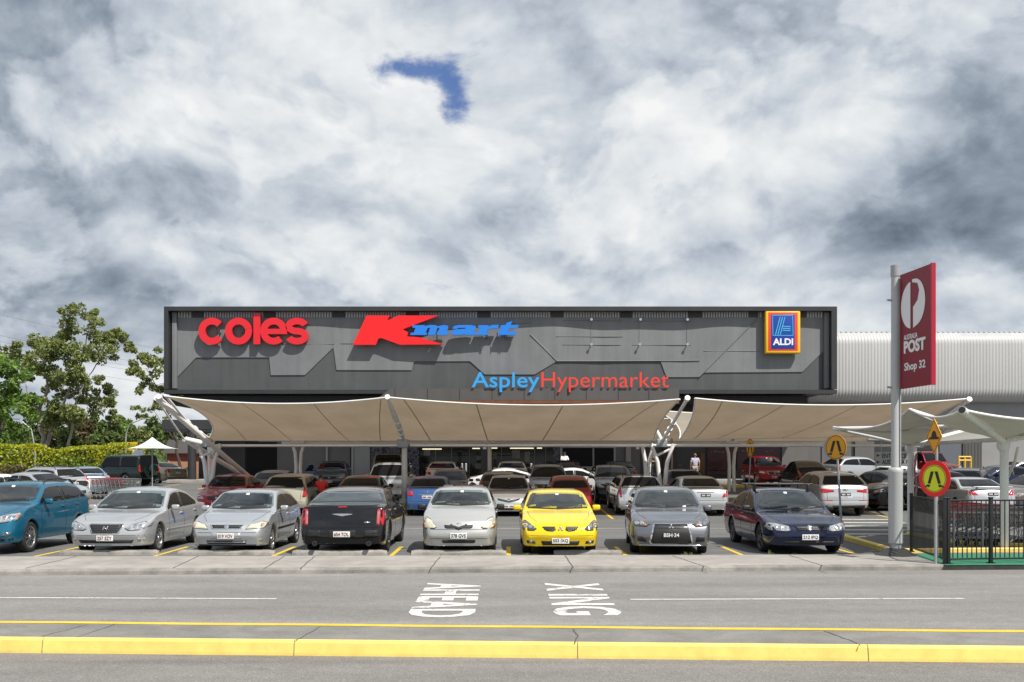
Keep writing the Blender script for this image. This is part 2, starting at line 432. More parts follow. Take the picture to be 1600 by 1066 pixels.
ZR, ZN, ZM, ZP = -0.05, -0.095, 0.075, 0.05
def gp(px, py, z=0.0):
    Y = (CH - z) * FPX / (py - HY); return Vector(((px - CX) / FPX * Y, Y, z))
def structure(o, label=None, cat=None): return tag(o, label, cat, kind='structure')
# far ground, one sheet to the horizon
g = MB(); g.add([(-1500, -200, -.6), (1500, -200, -.6), (1500, 2500, -.6), (-1500, 2500, -.6)], [(0, 1, 2, 3)])
structure(g.build('ground', M['dirt']))
# line of the footpath kerb and of the median in plan: z height per end
def line(px0, py0, px1, py1, z):
    a, b = gp(px0, py0, z), gp(px1, py1, z)
    return lambda x: a.y + (b.y - a.y) * (x - a.x) / (b.x - a.x)
k_top = line(0, 891, 1600, 882, ZP)        # footpath front edge
p_back = line(0, 869.5, 1600, 866, ZP)     # footpath back edge
m_far = line(0, 971, 1600, 985.5, ZM)      # median far edge
m_near = line(0, 995.5, 1600, 1010, ZM)
WX = 60.0
def strip(name, f0, f1, z0, z1, m, xa=-WX, xb=WX, n=40):
    b = MB(); b.grid(lambda u, v: ((xa + (xb - xa) * u), (f0 if v == 0 else f1)(xa + (xb - xa) * u), z0 if v == 0 else z1), n, 1, False); return b.build(name, m)
c_ = lambda k: (lambda x: k)
structure(strip('road', m_far, k_top, ZR, ZR, M['road']))
structure(strip('near_road', c_(-12.0), lambda x: m_near(x) - .03, ZN, ZN, M['road_near']))
def lot_z(x, y): return gz(x, y)
g = MB()
xs = [-140, -90, -60] + [-50 + i * 1.0 for i in range(0, 101)] + [60, 90, 140]
ys = [p for p in (20.9, 22, 26, 32, 36, 37)] + [38 + i for i in range(0, 26)] + [66, 75, 90, 120, 200]
vs = []
for y in ys:
    for x in xs: vs.append((x, p_back(x) if y == 20.9 else y, lot_z(x, y)))
nx = len(xs)
g.add(vs, [(j * nx + i, j * nx + i + 1, (j + 1) * nx + i + 1, (j + 1) * nx + i) for j in range(len(ys) - 1) for i in range(nx - 1)], True)
structure(g.build('car_park', M['lot']))
# footpath slab with its kerb: top sheet, kerb stone, joints
structure(strip('footpath', lambda x: k_top(x) + .14, lambda x: p_back(x), ZP, ZP, M['path']))
b = MB()
prof = [(0.0, ZR - .05), (0.012, ZP - .035), (.03, ZP - .008), (.06, ZP + .003), (.145, ZP + .003), (.145, ZP - .05)]
b.grid(lambda u, v: (-WX + 2 * WX * u, k_top(-WX + 2 * WX * u) + prof[round(v * 5)][0], prof[round(v * 5)][1]), 60, 5, False)
structure(b.build('kerb', M['kerb']))
b = MB()
for px, py0, px1 in ((310, 869, 270), (445, 869, 413), (492, 869, 470), (688, 870, 673), (883, 868, 896), (1050, 868, 1110), (1232, 867, 1298), (120, 869, 40)):
    a = gp(px, py0, ZP + .004); c = gp(px1, 888, ZP + .004)
    d = (c - a).normalized(); n = Vector((d.y, -d.x, 0)) * .011
    L_ = 9; pts = [a.lerp(c, i / L_) + Vector((random.uniform(-.012, .012), 0, 0)) for i in range(L_ + 1)]
    vs = [p + n for p in pts] + [p - n for p in pts]
    b.add(vs, [(i, i + 1, L_ + 2 + i, L_ + 1 + i) for i in range(L_)])
structure(b.build('footpath_joints', M['crack']))
# median strip: concrete top, thin yellow far edge, yellow near kerb
b = MB()
b.grid(lambda u, v: (-WX + 2 * WX * u, m_near(-WX + 2 * WX * u) + .012 if v == 0 else m_far(-WX + 2 * WX * u) - .13, ZM), 60, 1, False)
structure(b.build('median', M['median']))
b = MB()
pr = [(-.05, ZN - .05), (-.045, ZN + .03), (-.025, ZM - .03), (-.008, ZM - .004), (.012, ZM + .003)]
b.grid(lambda u, v: (-WX + 2 * WX * u, m_near(-WX + 2 * WX * u) + pr[round(v * 4)][0], pr[round(v * 4)][1]), 60, 4, False)
structure(b.build('yellow_kerb', M['yellow_kerb']))
b = MB()
pr2 = [(-.13, ZM + .003), (0.0, ZM + .006), (.02, ZM - .02), (.03, ZR - .05)]
b.grid(lambda u, v: (-WX + 2 * WX * u, m_far(-WX + 2 * WX * u) + pr2[round(v * 3)][0] + .012 * math.sin((-WX + 2 * WX * u) * 2.1), pr2[round(v * 3)][1]), 200, 3, False)
structure(b.build('yellow_median_edge', M['yellow_line']))
b = MB()
def crack(pts, z, w=.008):
    pts = [gp(x, y, z) for x, y in pts]; out = []
    for a, c in zip(pts, pts[1:]):
        for i in range(6): out.append(a.lerp(c, i / 6) + Vector((random.uniform(-.012, .012), random.uniform(-.006, .006), 0)))
    out.append(pts[-1]); n = len(out)
    d = (out[-1] - out[0]).normalized(); nn = Vector((d.y, -d.x, 0)) * w
    b.add([p + nn * random.uniform(.5, 1.2) for p in out] + [p - nn * random.uniform(.5, 1.2) for p in out], [(i, i + 1, n + i + 1, n + i) for i in range(n - 1)])
zc = ZM + .004
crack([(138, 976), (65, 994)], zc, .006); crack([(182, 975), (120, 995)], zc, .006); crack([(502, 979), (463, 1000)], zc)
crack([(895, 983), (902, 992), (899, 1004)], zc); crack([(1288, 986), (1335, 1003), (1345, 1009)], zc)
structure(b.build('median_cracks', M['crack']))
b = MB()
for px0, px1, top in ((51, 40, 995.8), (457, 451, 999.8), (902, 901, 1003.8), (1345, 1352, 1007.8)):
    a = P(px0, top, m_near(0) - .005); 
    x = a.x; y = m_near(x)
    for (d0, z0), (d1, z1) in zip(pr, pr[1:]):
        b.add([(x - .004, y + d0 - .004, z0), (x + .004, y + d0 - .004, z0), (x + .004, y + d1 - .004, z1 + .002), (x - .004, y + d1 - .004, z1 + .002)], [(0, 1, 2, 3)])
structure(b.build('kerb_joints', M['fine_crack']))

# painted markings, 4 mm sheets
def sheet(mb, pts, z):
    mb.add([(p[0], p[1], z if not callable(z) else z(p[0], p[1])) for p in pts], [tuple(range(len(pts)))])
def seg(mb, a, c, w, z, n=1):
    a, c = Vector(a), Vector(c); d = (c - a).normalized(); nn = Vector((d.y, -d.x, 0)) * w / 2
    for i in range(n):
        p, q = a.lerp(c, i / n), a.lerp(c, (i + 1) / n)
        sheet(mb, [p + nn, q + nn, q - nn, p - nn], z)
b = MB()
for (x0, y0, x1, y1) in ((-400, 932.5, 432, 936), (985, 937, 1506, 935.5)):
    seg(b, gp(x0, y0, ZR), gp(x1, y1, ZR), .085, ZR + .004)
structure(b.build('lane_lines', M['white_line']))
b = MB()
# words painted for drivers heading right: letter tops point right, words run towards the camera
def roadword(txt, x0, x1, y0, y1, shear=0.0, bold=.026):
    vs, fs = text_geo(txt, 1.0, bold, 0.0, 0.0, 1.03 if ' ' not in txt else 1.04)
    ax = min(v.x for v in vs); bx = max(v.x for v in vs); ay = min(v.y for v in vs); by = max(v.y for v in vs)
    b.add([(x0 + (v.y - ay) / (by - ay) * (x1 - x0), y0 + (v.x - ax) / (bx - ax) * (y1 - y0), ZR + .004) for v in vs], fs)
a, c = gp(640, 911.5, ZR), gp(740, 965, ZR)
roadword('AHEAD', gp(668, 912, ZR).x, gp(752, 912, ZR).x, a.y, c.y)
a, c = gp(900, 911.5, ZR), gp(900, 962, ZR)
roadword('X ING', gp(850, 912, ZR).x, gp(936, 912, ZR).x, a.y, c.y)
structure(b.build('road_words', M['white_line']))
lz = lambda x, y: gz(x, y) + .005
b = MB()
# bay lines of the street row, then of the covered rows
for k in range(-6, 4):
    x = .07 + 2.60 * k
    if k > 3: continue
    y0 = p_back(x) + .03
    seg(b, (x - .0, y0, 0), (x + .02 * k, 24.4, 0), .10, lz, 3)
for k in range(-8, 9):
    x = 1.35 + 2.6 * k
    seg(b, (x, 36.6, 0), (x, 42, 0), .10, lz, 8)
    seg(b, (x, 42.2, 0), (x, 47, 0), .10, lz, 8)
    seg(b, (x, 54.5, 0), (x, 59.5, 0), .10, lz, 8)
structure(b.build('parking_lines', M['yellow_line']))
b = MB()
seg(b, gp(640, 826, 0), gp(1300, 826, 0), .09, lz, 2)
seg(b, gp(430, 825, 0), gp(640, 825.9, 0), .09, lz, 2)
# zebra crossing on the right
for i, py in enumerate((812, 817, 822.5, 828.5, 835)):
    x0 = 1312 + i * 2; a = gp(x0, py, 0); c = gp(1400 + 14 * i, py + .3, 0)
    seg(b, a, c, .38, lambda x, y: gz(x, y) + .009, 2)
structure(b.build('crossing_stripes', M['white_line']))
# yellow kerbed edge by the pylon sign and green surfacing behind the fence
def kerb_run(name, pts, w, h, m, z0=0.0):
    mb = MB(); n = len(pts); L_ = []; R_ = []
    for i, p in enumerate(pts):
        d = (Vector(pts[min(i + 1, n - 1)]) - Vector(pts[max(i - 1, 0)])).normalized(); nn = Vector((-d.y, d.x, 0)) * w / 2
        L_.append(Vector(p) + nn); R_.append(Vector(p) - nn)
    vs = []
    for l, r in zip(L_, R_):
        zz = z0 + gz(l.x, l.y)
        vs += [(l.x, l.y, zz - .02), (l.x, l.y, zz + h - .02), (l.x * .85 + r.x * .15, l.y * .85 + r.y * .15, zz + h), (r.x * .85 + l.x * .15, r.y * .85 + l.y * .15, zz + h), (r.x, r.y, zz + h - .02), (r.x, r.y, zz - .02)]
    fs = []
    for i in range(n - 1):
        for k in range(5): fs.append((i * 6 + k, i * 6 + k + 1, (i + 1) * 6 + k + 1, (i + 1) * 6 + k))
    fs += [(0, 1, 2, 3, 4, 5), tuple((n - 1) * 6 + k for k in (5, 4, 3, 2, 1, 0))]
    mb.add(vs, fs); return structure(mb.build(name, m, fix=True))
kerb_run('yellow_kerb', [gp(1316, 842, 0), gp(1330, 846, 0), gp(1396, 866, 0)], .16, .13, M['yellow_kerb'])
kerb_run('yellow_kerb', [gp(1398, 863, 0), gp(1420, 864, 0), gp(1500, 863, 0), gp(1700, 862, 0)], .14, .10, M['yellow_kerb'])
kerb_run('yellow_kerb', [gp(1420, 835, 0), gp(1500, 850, 0), gp(1700, 858, 0)], .14, .08, M['yellow_kerb'])
kerb_run('yellow_kerb', [P(1130, 756, 56) * 1, P(1178, 756, 56)], .25, .16, M['yellow_kerb'])
b = MB()
sheet(b, [gp(1421, 866.2, ZP), gp(1700, 865.5, ZP), gp(1700, 882.3, ZP), gp(1478, 883.4, ZP)], ZP + .004)
structure(b.build('green_surfacing', M['green_mat']))
# ------------------------------------------------------------------ the shopping centre
def ribbed(name, col, period, depth=.6, var=.10, rough=.5, axis=0, metal=0.0):
    """sheet cladding with vertical ribs"""
    m = bpy.data.materials.new(name); m.use_nodes = True; N = NT(m.node_tree)
    tc = N.n('ShaderNodeTexCoord'); sp = N.n('ShaderNodeSeparateXYZ', i_0=tc.outputs['Object'])
    w = N.math('SINE', N.math('MULTIPLY', sp.outputs[axis], 2 * math.pi / period))
    st = N.noise(N.vmath('MULTIPLY', tc.outputs['Object'], (2.2, 2.2, .12)).outputs[0], 1.0, 5, .6)
    pt = N.noise(tc.outputs['Object'], .45, 5, .6)
    f = N.math('MULTIPLY', N.maprange(st, .3, .7, 1 - var, 1 + var, False), N.maprange(pt, .3, .7, 1 - var, 1 + var, False))
    b = N.n('ShaderNodeBsdfPrincipled'); c = N.mix(1.0, col, N.n('ShaderNodeCombineColor', i_0=f, i_1=f, i_2=f).outputs[0], 'MULTIPLY')
    N.link(c, b.inputs['Base Color']); b.inputs['Roughness'].default_value = rough; b.inputs['Metallic'].default_value = metal
    bp = N.n('ShaderNodeBump'); bp.inputs['Strength'].default_value = depth; bp.inputs['Distance'].default_value = .02; N.link(w, bp.inputs['Height']); N.link(bp.outputs[0], b.inputs['Normal'])
    o = N.n('ShaderNodeOutputMaterial'); N.link(b.outputs[0], o.inputs[0]); return m
M['facade_dark'] = ribbed('dark grey facade sheet', (.078, .082, .085), .10, .10, .12)
M['facade_light'] = ribbed('mid grey facade sheet', (.172, .182, .188), .10, .10, .10)
M['facade_frame'] = mat('charcoal frame', (.030, .031, .033), .5, var=.15, vscale=.7)
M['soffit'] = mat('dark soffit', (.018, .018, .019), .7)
M['band'] = mat('bronze grey cladding band', (.088, .083, .080), .55, var=.14, vscale=.8, stretch=(1, 1, .2))
M['rust'] = mat('rusty capping', (.16, .06, .025), .7, var=.3)
M['corr'] = ribbed('pale corrugated wall', (.60, .60, .595), .245, 1.0, .05, .45)
M['corr_cap'] = mat('pale capping', (.55, .55, .55), .5)
M['red_sign'] = mat('red sign face', (.70, .012, .022), .35, coat=.3)
M['bright_red'] = mat('bright red sign face', (.86, .008, .008), .35, coat=.3)
M['sign_blue'] = mat('blue sign face', (.012, .20, .72), .35, coat=.3)
M['sky_blue'] = mat('sky blue sign face', (.03, .34, .78), .35, coat=.3)
M['orange_red'] = mat('orange red sign face', (.80, .055, .03), .35)
M['sign_return'] = mat('dark sign return', (.10, .012, .015), .5)
M['blue_return'] = mat('dark blue sign return', (.01, .06, .2), .5)
M['yellow_sign'] = mat('yellow sign face', (.83, .48, .02), .4)
M['deep_blue'] = mat('deep blue sign face', (.008, .045, .32), .35, coat=.3)
M['cyan'] = mat('cyan sign line', (.07, .50, .74), .4)
M['white_face'] = mat('white sign face', (.78, .78, .77), .4)

YF = 61.3           # front of the sign box frame
YW = 61.95          # its recessed sheet wall
bld = thing('shopping_centre', 'long charcoal sign box of a shopping centre above dark shopfronts', 'building', (0, 0, 0))
def fw(px, py, Y=YW): return P(px, py, Y)
def facade_prism(mb, poly_px, Y, t):
    """polygon given at its place on the facade, front face at Y, thickness t behind"""
    mb.prism([(P(x, y, YF).x, P(x, y, YF).z) for x, y in poly_px], lambda a, c, d: (a, Y + (t if d == 0 else 0.0), c), 1.0)
x0, x1 = P(256, 0, YF).x, P(1308, 0, YF).x
zt, zb = P(0, 479, YF).z, P(0, 614, YF).z
# recessed wall with shallow waves between its piers
b = MB()
def wavy(x): return .10 * (math.sin((x - x0) * 2 * math.pi / 13.5 + .4)) + .05 * math.sin((x - x0) * 2 * math.pi / 5.1)
b.grid(lambda u, v: (x0 + .05 + (x1 - x0 - .1) * u, YW + wavy(x0 + (x1 - x0) * u) * .55, zb + .05 + (zt - zb - .1) * v), 120, 2)
b.build('facade_wall', M['facade_dark'], bld)
low = [(264, 596), (301, 557), (419, 557), (413, 585), (474, 585), (519, 541), (523, 577), (642, 577), (645, 563), (734, 563), (757, 584), (836, 584), (871, 563), (1035, 563), (1044, 588), (1095, 588), (1104, 581), (1258, 580), (1301, 538)]
b = MB()
fl = [(P(x, y, YF).x, P(x, y, YF).z) for x, y in low]
def lowz(x):
    for (xa, za), (xb, zb_) in zip(fl, fl[1:]):
        if x <= max(xa, xb) and xb != xa: return za + (zb_ - za) * clamp((x - xa) / (xb - xa), 0, 1)
    return fl[-1][1]
# upper sheet stands proud of the lower one and ends in the stepped line
pts = []
NX = 420
xs_ = [fl[0][0] + (fl[-1][0] - fl[0][0]) * i / NX for i in range(NX + 1)]
ztop = P(0, 484, YF).z
def yl(x): return YW - .06 + wavy(x) * .55
vs = []; fs = []
for x in xs_:
    zl = lowz(x); vs += [(x, yl(x) + .06, zl), (x, yl(x), zl), (x, yl(x), ztop)]
for i in range(NX):
    fs += [(3 * i, 3 * i + 3, 3 * i + 4, 3 * i + 1), (3 * i + 1, 3 * i + 4, 3 * i + 5, 3 * i + 2)]
b.add(vs, fs); b.build('upper_facade_sheet', M['facade_light'], bld)
# fold lines, girts and a pale flashing along the step
b = MB()
def rib(p, q, r=.035, off=-.02):
    a, c = P(*p, YF), P(*q, YF); n = max(1, int((c - a).length / 1.5)); L_ = [a.lerp(c, i / n) for i in range(n + 1)]
    b.path([(p_.x, yl(p_.x) + off, p_.z) for p_ in L_], r, 6)
rib((829, 521), (871, 563)); rib((1186, 497), (1095, 588)); rib((871, 563), (1096, 562), .03)
for py, xa, xb in ((507, 420, 520), (503, 800, 830), (524, 870, 975), (499, 880, 975), (500, 993, 1082), (537, 880, 972), (537, 990, 1082), (547, 1102, 1190), (536, 420, 520), (535, 530, 560)):
    rib((xa, py), (xb, py), .018, -.012)
for px, ya, yb in ((925, 498, 537), (1001, 499, 537), (1076, 499, 537)):
    rib((px, ya), (px, yb), .014, -.012)
build_each(b, 'facade_rib', M['facade_light'], bld)
b = MB()
for px, wpx in ((304, 17), (418, 17), (527, 19), (643, 19), (756, 19), (871, 19), (980, 18), (1089, 20), (1255, 16), (1180, 16)):
    a, c = P(px - wpx / 2, 0, YF).x, P(px + wpx / 2, 0, YF).x; xm = (a + c) / 2
    b.box((xm, yl(xm) - .03, (ztop + P(0, 494, YF).z) / 2), (c - a, .10, ztop - P(0, 494, YF).z))
build_each(b, 'pier_head', M['facade_frame'], bld)
# short corrugated strips in light grey between the pier heads
b = MB()
edges = [268] + [p for px, w in ((304, 17), (418, 17), (527, 19), (643, 19), (756, 19), (871, 19), (980, 18), (1089, 20)) for p in (px - w / 2 - 1, px + w / 2 + 1)] + [1194, 1264, 1290]
for xa, xb in zip(edges[::2], edges[1::2]):
    a, c = P(xa, 0, YF).x, P(xb, 0, YF).x; n = max(2, int((c - a) / .16))
    for i in range(n):
        xm = a + (c - a) * (i + .5) / n
        b.box((xm, yl(xm) - .035, P(0, 489, YF).z), ((c - a) / n * .55, .06, .42))
for q_ in [b.build('corrugated_strip', M['galv'], bld)]: tag(q_, kind='stuff')
# outer frame of the sign box
b = MB(); fr = .26
b.box(((x0 + x1) / 2, YF + .75, zt - fr / 2), (x1 - x0, 1.5, fr)); b.box(((x0 + x1) / 2, YF + .75, zb + .07), (x1 - x0, 1.5, .14 + .1))
b.box((x0 + .13, YF + .75, (zt + zb) / 2 - .006), (.26, 1.5, zt - zb - fr * 1.95)); b.box((x1 - .17, YF + .75, (zt + zb) / 2 - .006), (.34, 1.5, zt - zb - fr * 1.95))
b.build('box_frame', M['facade_frame'], bld)
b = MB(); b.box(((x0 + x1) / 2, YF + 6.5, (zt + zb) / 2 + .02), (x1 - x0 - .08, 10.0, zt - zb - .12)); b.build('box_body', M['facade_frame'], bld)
# pale side return just inside the right and left frame
b = MB()
b.box((x1 - .50, YW - .10, (zt + zb) / 2), (.30, .3, zt - zb - .6), ch=.02); b.box((x0 + .50, YW - .1, (zt + zb) / 2), (.28, .3, zt - zb - .6), ch=.02)
build_each(b, 'facade_return', M['facade_light'], bld)
# awning band that carries the centre's name
b = MB()
xa, xb = P(612, 0, YF).x, P(1059, 0, YF).x; z1_, z0_ = P(0, 607, YF - .5).z, P(0, 625.5, YF - .5).z
b.prism([(P(588, 0, YF).x, z0_), (xb, z0_), (xb, z1_), (xa, z1_)], lambda a, c, d: (a, YF - .5 + (0 if d == 0 else .46), c), 1.0)
b.build('name_band', M['band'], bld, fix=True)
b = MB()
for px in (617, 668, 718, 769, 819, 867, 916, 966, 1014):
    x = P(px, 0, YF - .5).x; b.box((x, YF - .503, (z0_ + z1_) / 2), (.03, .02, z1_ - z0_ - .03))
build_each(b, 'band_joint', M['soffit'], bld)
b = MB(); b.box(((xa + xb) / 2, YF - .25, z0_ - .11), (xb - xa, .5, .2)); b.build('band_capping', M['rust'], bld)
# deep soffit under the sign box
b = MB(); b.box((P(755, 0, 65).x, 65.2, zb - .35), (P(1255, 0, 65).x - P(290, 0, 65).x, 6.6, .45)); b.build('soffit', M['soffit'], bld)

# mounting pins left from a removed sign
t = thing('sign_brackets', 'six small steel mounting pins on the grey wall, sign removed', 'bracket', (0, 0, 0))
b = MB()
for px, py in ((925, 498), (1002, 498), (1076, 498), (925, 537), (1001, 537), (1076, 537)):
    p = P(px, py, YF); b.tube((p.x, yl(p.x) + .02, p.z), (p.x, yl(p.x) - .24, p.z), .035); b.tube((p.x, yl(p.x) - .24, p.z), (p.x, yl(p.x) - .29, p.z), .085)
build_each(b, 'pin', M['chrome'], t)

# -- sign: coles
YS = YW - .46
def fxy(px, py): p = P(px, py, YS); return p.x, p.z
def stroke_poly(pts, w):
    L_, R_ = [], []
    for i, p in enumerate(pts):
        a, c = pts[max(i - 1, 0)], pts[min(i + 1, len(pts) - 1)]
        d = Vector((c[0] - a[0], c[1] - a[1])).normalized(); n = Vector((-d.y, d.x)) * w / 2
        L_.append((p[0] + n.x, p[1] + n.y)); R_.append((p[0] - n.x, p[1] - n.y))
    return L_, R_
def stroke(mb, pts, w, Y, t, closed=False):
    if closed: pts = pts + [pts[0], pts[1]]
    L_, R_ = stroke_poly(pts, w)
    if closed: L_, R_ = L_[1:], R_[1:]; 
    n = len(L_)
    vs = [(x, Y, z) for x, z in L_] + [(x, Y, z) for x, z in R_] + [(x, Y + t, z) for x, z in L_] + [(x, Y + t, z) for x, z in R_]
    fs = []
    for i in range(n - 1):
        fs += [(i, i + 1, n + i + 1, n + i), (i, 2 * n + i, 2 * n + i + 1, i + 1), (n + i, n + i + 1, 3 * n + i + 1, 3 * n + i), (2 * n + i, 3 * n + i, 3 * n + i + 1, 2 * n + i + 1)]
    if not closed: fs += [(0, n, 3 * n, 2 * n), (n - 1, 3 * n - 1, 4 * n - 1, 2 * n - 1)]
    mb.add(vs, fs)
def arc(cx, cz, r, a0, a1, n=28):
    return [(cx + r * math.cos(R(a0 + (a1 - a0) * i / n)), cz + r * math.sin(R(a0 + (a1 - a0) * i / n))) for i in range(n + 1)]
sg = thing('supermarket_sign', 'red rounded lettering reading coles on the grey wall', 'sign', (0, 0, 0))
px2m = YS / FPX
w_ = 10.6 * px2m; r_ = (42 / 2 - 5.2) * px2m
def cen(px, py=517.5): return fxy(px, py)
def letter(fn):
    mb = MB(); fn(mb); mb.build('letter', M['red_sign'], sg, fix=True)
cx, cz = cen(331); letter(lambda mb: stroke(mb, arc(cx, cz, r_, 42, 318), w_, YS, .22))
cx, cz = cen(372.5); letter(lambda mb: stroke(mb, arc(cx, cz, r_, 0, 360)[:-1], w_, YS, .22, True))
p0, p1 = fxy(401.2, 489.5), fxy(401.2, 538); letter(lambda mb: stroke(mb, [p0, p1], w_, YS, .22))
cx, cz = cen(427.5)
def e_(mb):
    stroke(mb, arc(cx, cz, r_, 0, 312), w_, YS, .22); stroke(mb, [(cx - r_ * .8, cz - .02), (cx + r_ + w_ * .5, cz - .02)], w_ * .78, YS + .004, .2)
letter(e_)
cx, cz = cen(464); rs = 7.9 * px2m
def s_(mb):
    up = arc(cx - .0, cz + rs, rs, 15, 270, 20); lo = arc(cx, cz - rs, rs, 90, -165, 20)
    k = 1.62
    stroke(mb, [(cx + (x - cx) * k, z) for x, z in up[:-1] + lo], w_ * .97, YS, .22)
letter(s_)
b = MB()
for px in (338, 342, 376, 381, 433, 436, 455, 470):
    x, z = fxy(px, 512); b.tube((x, YS + .1, z - .3), (x, YW, z - .3), .03); b.tube((x, YS + .12, z), (x, YS + .12, z - .55), .028)
build_each(b, 'sign_stay', M['soffit'], sg)

# -- sign: Kmart
sg = thing('department_store_sign', 'large red letter K followed by slanted blue mart', 'sign', (0, 0, 0))
Kp = [(158, 112), (333, 112), (312, 152), (398, 112), (705, 112), (432, 216), (474, 240), (464, 270), (560, 277), (742, 331), (410, 333), (268, 281), (246, 290), (230, 334), (54, 334)]
b = MB(); YK = YW - .60
def z2(q): return 540 + q[0] / 4.847, 470 + q[1] / 4.847
b.prism([(P(*z2(q), YK).x, P(*z2(q), YK).z) for q in Kp], lambda a, c, d: (a, YK + (.28 if d == 0 else 0), c), 1.0)
b.build('letter', M['bright_red'], sg, fix=True)
b = MB(); YM = YW - .66
def mart(a, c, d): return (a, YM + .22 - d, c)
xa, za = P(*z2((488, 262)), YM).x, P(*z2((0, 262)), YM).z
def mpt(px, py): p = P(*z2((px, py)), YM); return p.x, p.z
sl = lambda poly: b.prism([mpt(*q) for q in poly], lambda a, c, d: (a, YM + (.22 if d == 0 else 0), c), 1.0)
# heavy slanted letters drawn as outlines: m, a, r, t
sl([(508, 186), (600, 184), (596, 193), (640, 183), (688, 186), (694, 195), (740, 184), (772, 188), (778, 202), (764, 240), (780, 242), (774, 259), (690, 259), (712, 206), (696, 205), (676, 259), (622, 259), (640, 206), (622, 206), (606, 242), (618, 243), (612, 259), (488, 260), (494, 243), (516, 242), (530, 205), (504, 204)])
sl([(820, 192), (860, 184), (950, 184), (985, 192), (988, 206), (972, 240), (990, 243), (982, 259), (905, 259), (905, 252), (870, 260), (815, 258), (798, 246), (802, 228), (830, 217), (905, 213), (912, 204), (850, 205), (845, 212), (808, 211)])
sl([(1008, 186), (1084, 185), (1080, 196), (1110, 184), (1160, 182), (1156, 208), (1098, 212), (1076, 220), (1064, 242), (1082, 244), (1076, 259), (982, 259), (990, 243), (1008, 240), (1022, 205), (1002, 204)])
sl([(1176, 186), (1212, 183), (1222, 166), (1262, 155), (1250, 184), (1312, 184), (1304, 206), (1242, 207), (1228, 238), (1296, 230), (1288, 259), (1180, 260), (1154, 256), (1156, 242), (1180, 206), (1168, 206)])
b.build('lettering', M['sign_blue'], sg, fix=True)
b = MB()
for px, py in ((1062, 268), (1072, 268), (1148, 268), (1205, 268), (1220, 268), (690, 262)):
    x, z = mpt(px, py); b.tube((x, YM + .1, z + .25), (x, YM + .1, z - .2), .025); b.tube((x, YM + .1, z - .1), (x, YW, z - .1), .022)
build_each(b, 'sign_stay', M['soffit'], sg)

# -- sign: Aspley Hypermarket on the band
sg = thing('centre_name_sign', 'thin blue and orange lettering reading Aspley Hypermarket', 'sign', (0, 0, 0)); YA = YF - .62
def band_text(txt, xa, xb, ya, yb, m, bold):
    b = MB(); a, c = P(xa, yb, YA), P(xb, ya, YA)
    fit_text(b, txt, lambda x, z, d: (x, YA + .10 - d, z), a.x, c.x, a.z, c.z, bold, .10); b.build('lettering', m, sg)
band_text('Aspley', 737, 843, 581.5, 613, M['sky_blue'], .008)
band_text('Hypermarket', 846, 1045, 581.5, 613, M['orange_red'], -.004)
b = MB()
for px in range(745, 1040, 22):
    x = P(px, 0, YA).x; b.tube((x, YA + .08, P(0, 604, YA).z), (x, YW, P(0, 604, YA).z), .015, n=5)
build_each(b, 'sign_stay', M['soffit'], sg)

# -- sign: framed square supermarket sign on the right
sg = thing('discount_supermarket_sign', 'framed blue sign with orange and yellow border reading ALDI', 'sign', (0, 0, 0)); YL = YW - .64
def rect_px(mb, xa, ya, xb, yb, Y, t, ch=.05):
    a, c = P(xa, yb, Y), P(xb, ya, Y); mb.box(((a.x + c.x) / 2, Y + t / 2, (a.z + c.z) / 2), (c.x - a.x, t, c.z - a.z), ch=ch)
b = MB(); rect_px(b, 1196, 485, 1251, 552.5, YL, .36, .09); b.build('border', M['yellow_sign'], sg)
b = MB(); rect_px(b, 1200.5, 488.5, 1246.5, 548, YL - .012, .10, .01); b.build('inner_border', M['orange_red'], sg)
b = MB(); rect_px(b, 1205, 491.5, 1242, 545.5, YL - .024, .10, .01); b.build('panel', M['deep_blue'], sg)
b = MB(); YC = YL - .034
def q4(x, y): return (1040 + x / 4.846, 470 + y / 4.846)
def bar(a, c, w): p, q = P(*q4(*a), YC), P(*q4(*c), YC); stroke(b, [(p.x, p.z), (q.x, q.z)], w, YC, .008)
for a, c in (((808, 112), (965, 112)), ((812, 263), (968, 263))): bar(a, c, .035)
for a, c in (((810, 114), (813, 261)), ((962, 114), (966, 261))): bar(a, c, .035)
for dx in (0, 18, 36): bar((868 + dx, 122), (832 + dx, 258), .045)
for dy in (0, 15, 30): bar((888, 195 + dy), (946, 195 + dy), .05)
b.build('emblem', M['cyan'], sg)
b = MB(); a, c = P(*q4(812, 336), YC), P(*q4(966, 285), YC)
fit_text(b, 'ALDI', lambda x, z, d: (x, YC + .012 - d, z), a.x, c.x, a.z, c.z, .035, .016); b.build('lettering', M['white_face'], sg)
b = MB(); x, z = P(1223, 520, YF).x, P(1223, 520, YF).z
for dx in (-.6, .6): b.box((x + dx, (YL + .36 + YW) / 2, z), (.08, YW - YL - .36 + .1, 1.6))
build_each(b, 'sign_stay', M['soffit'], sg)

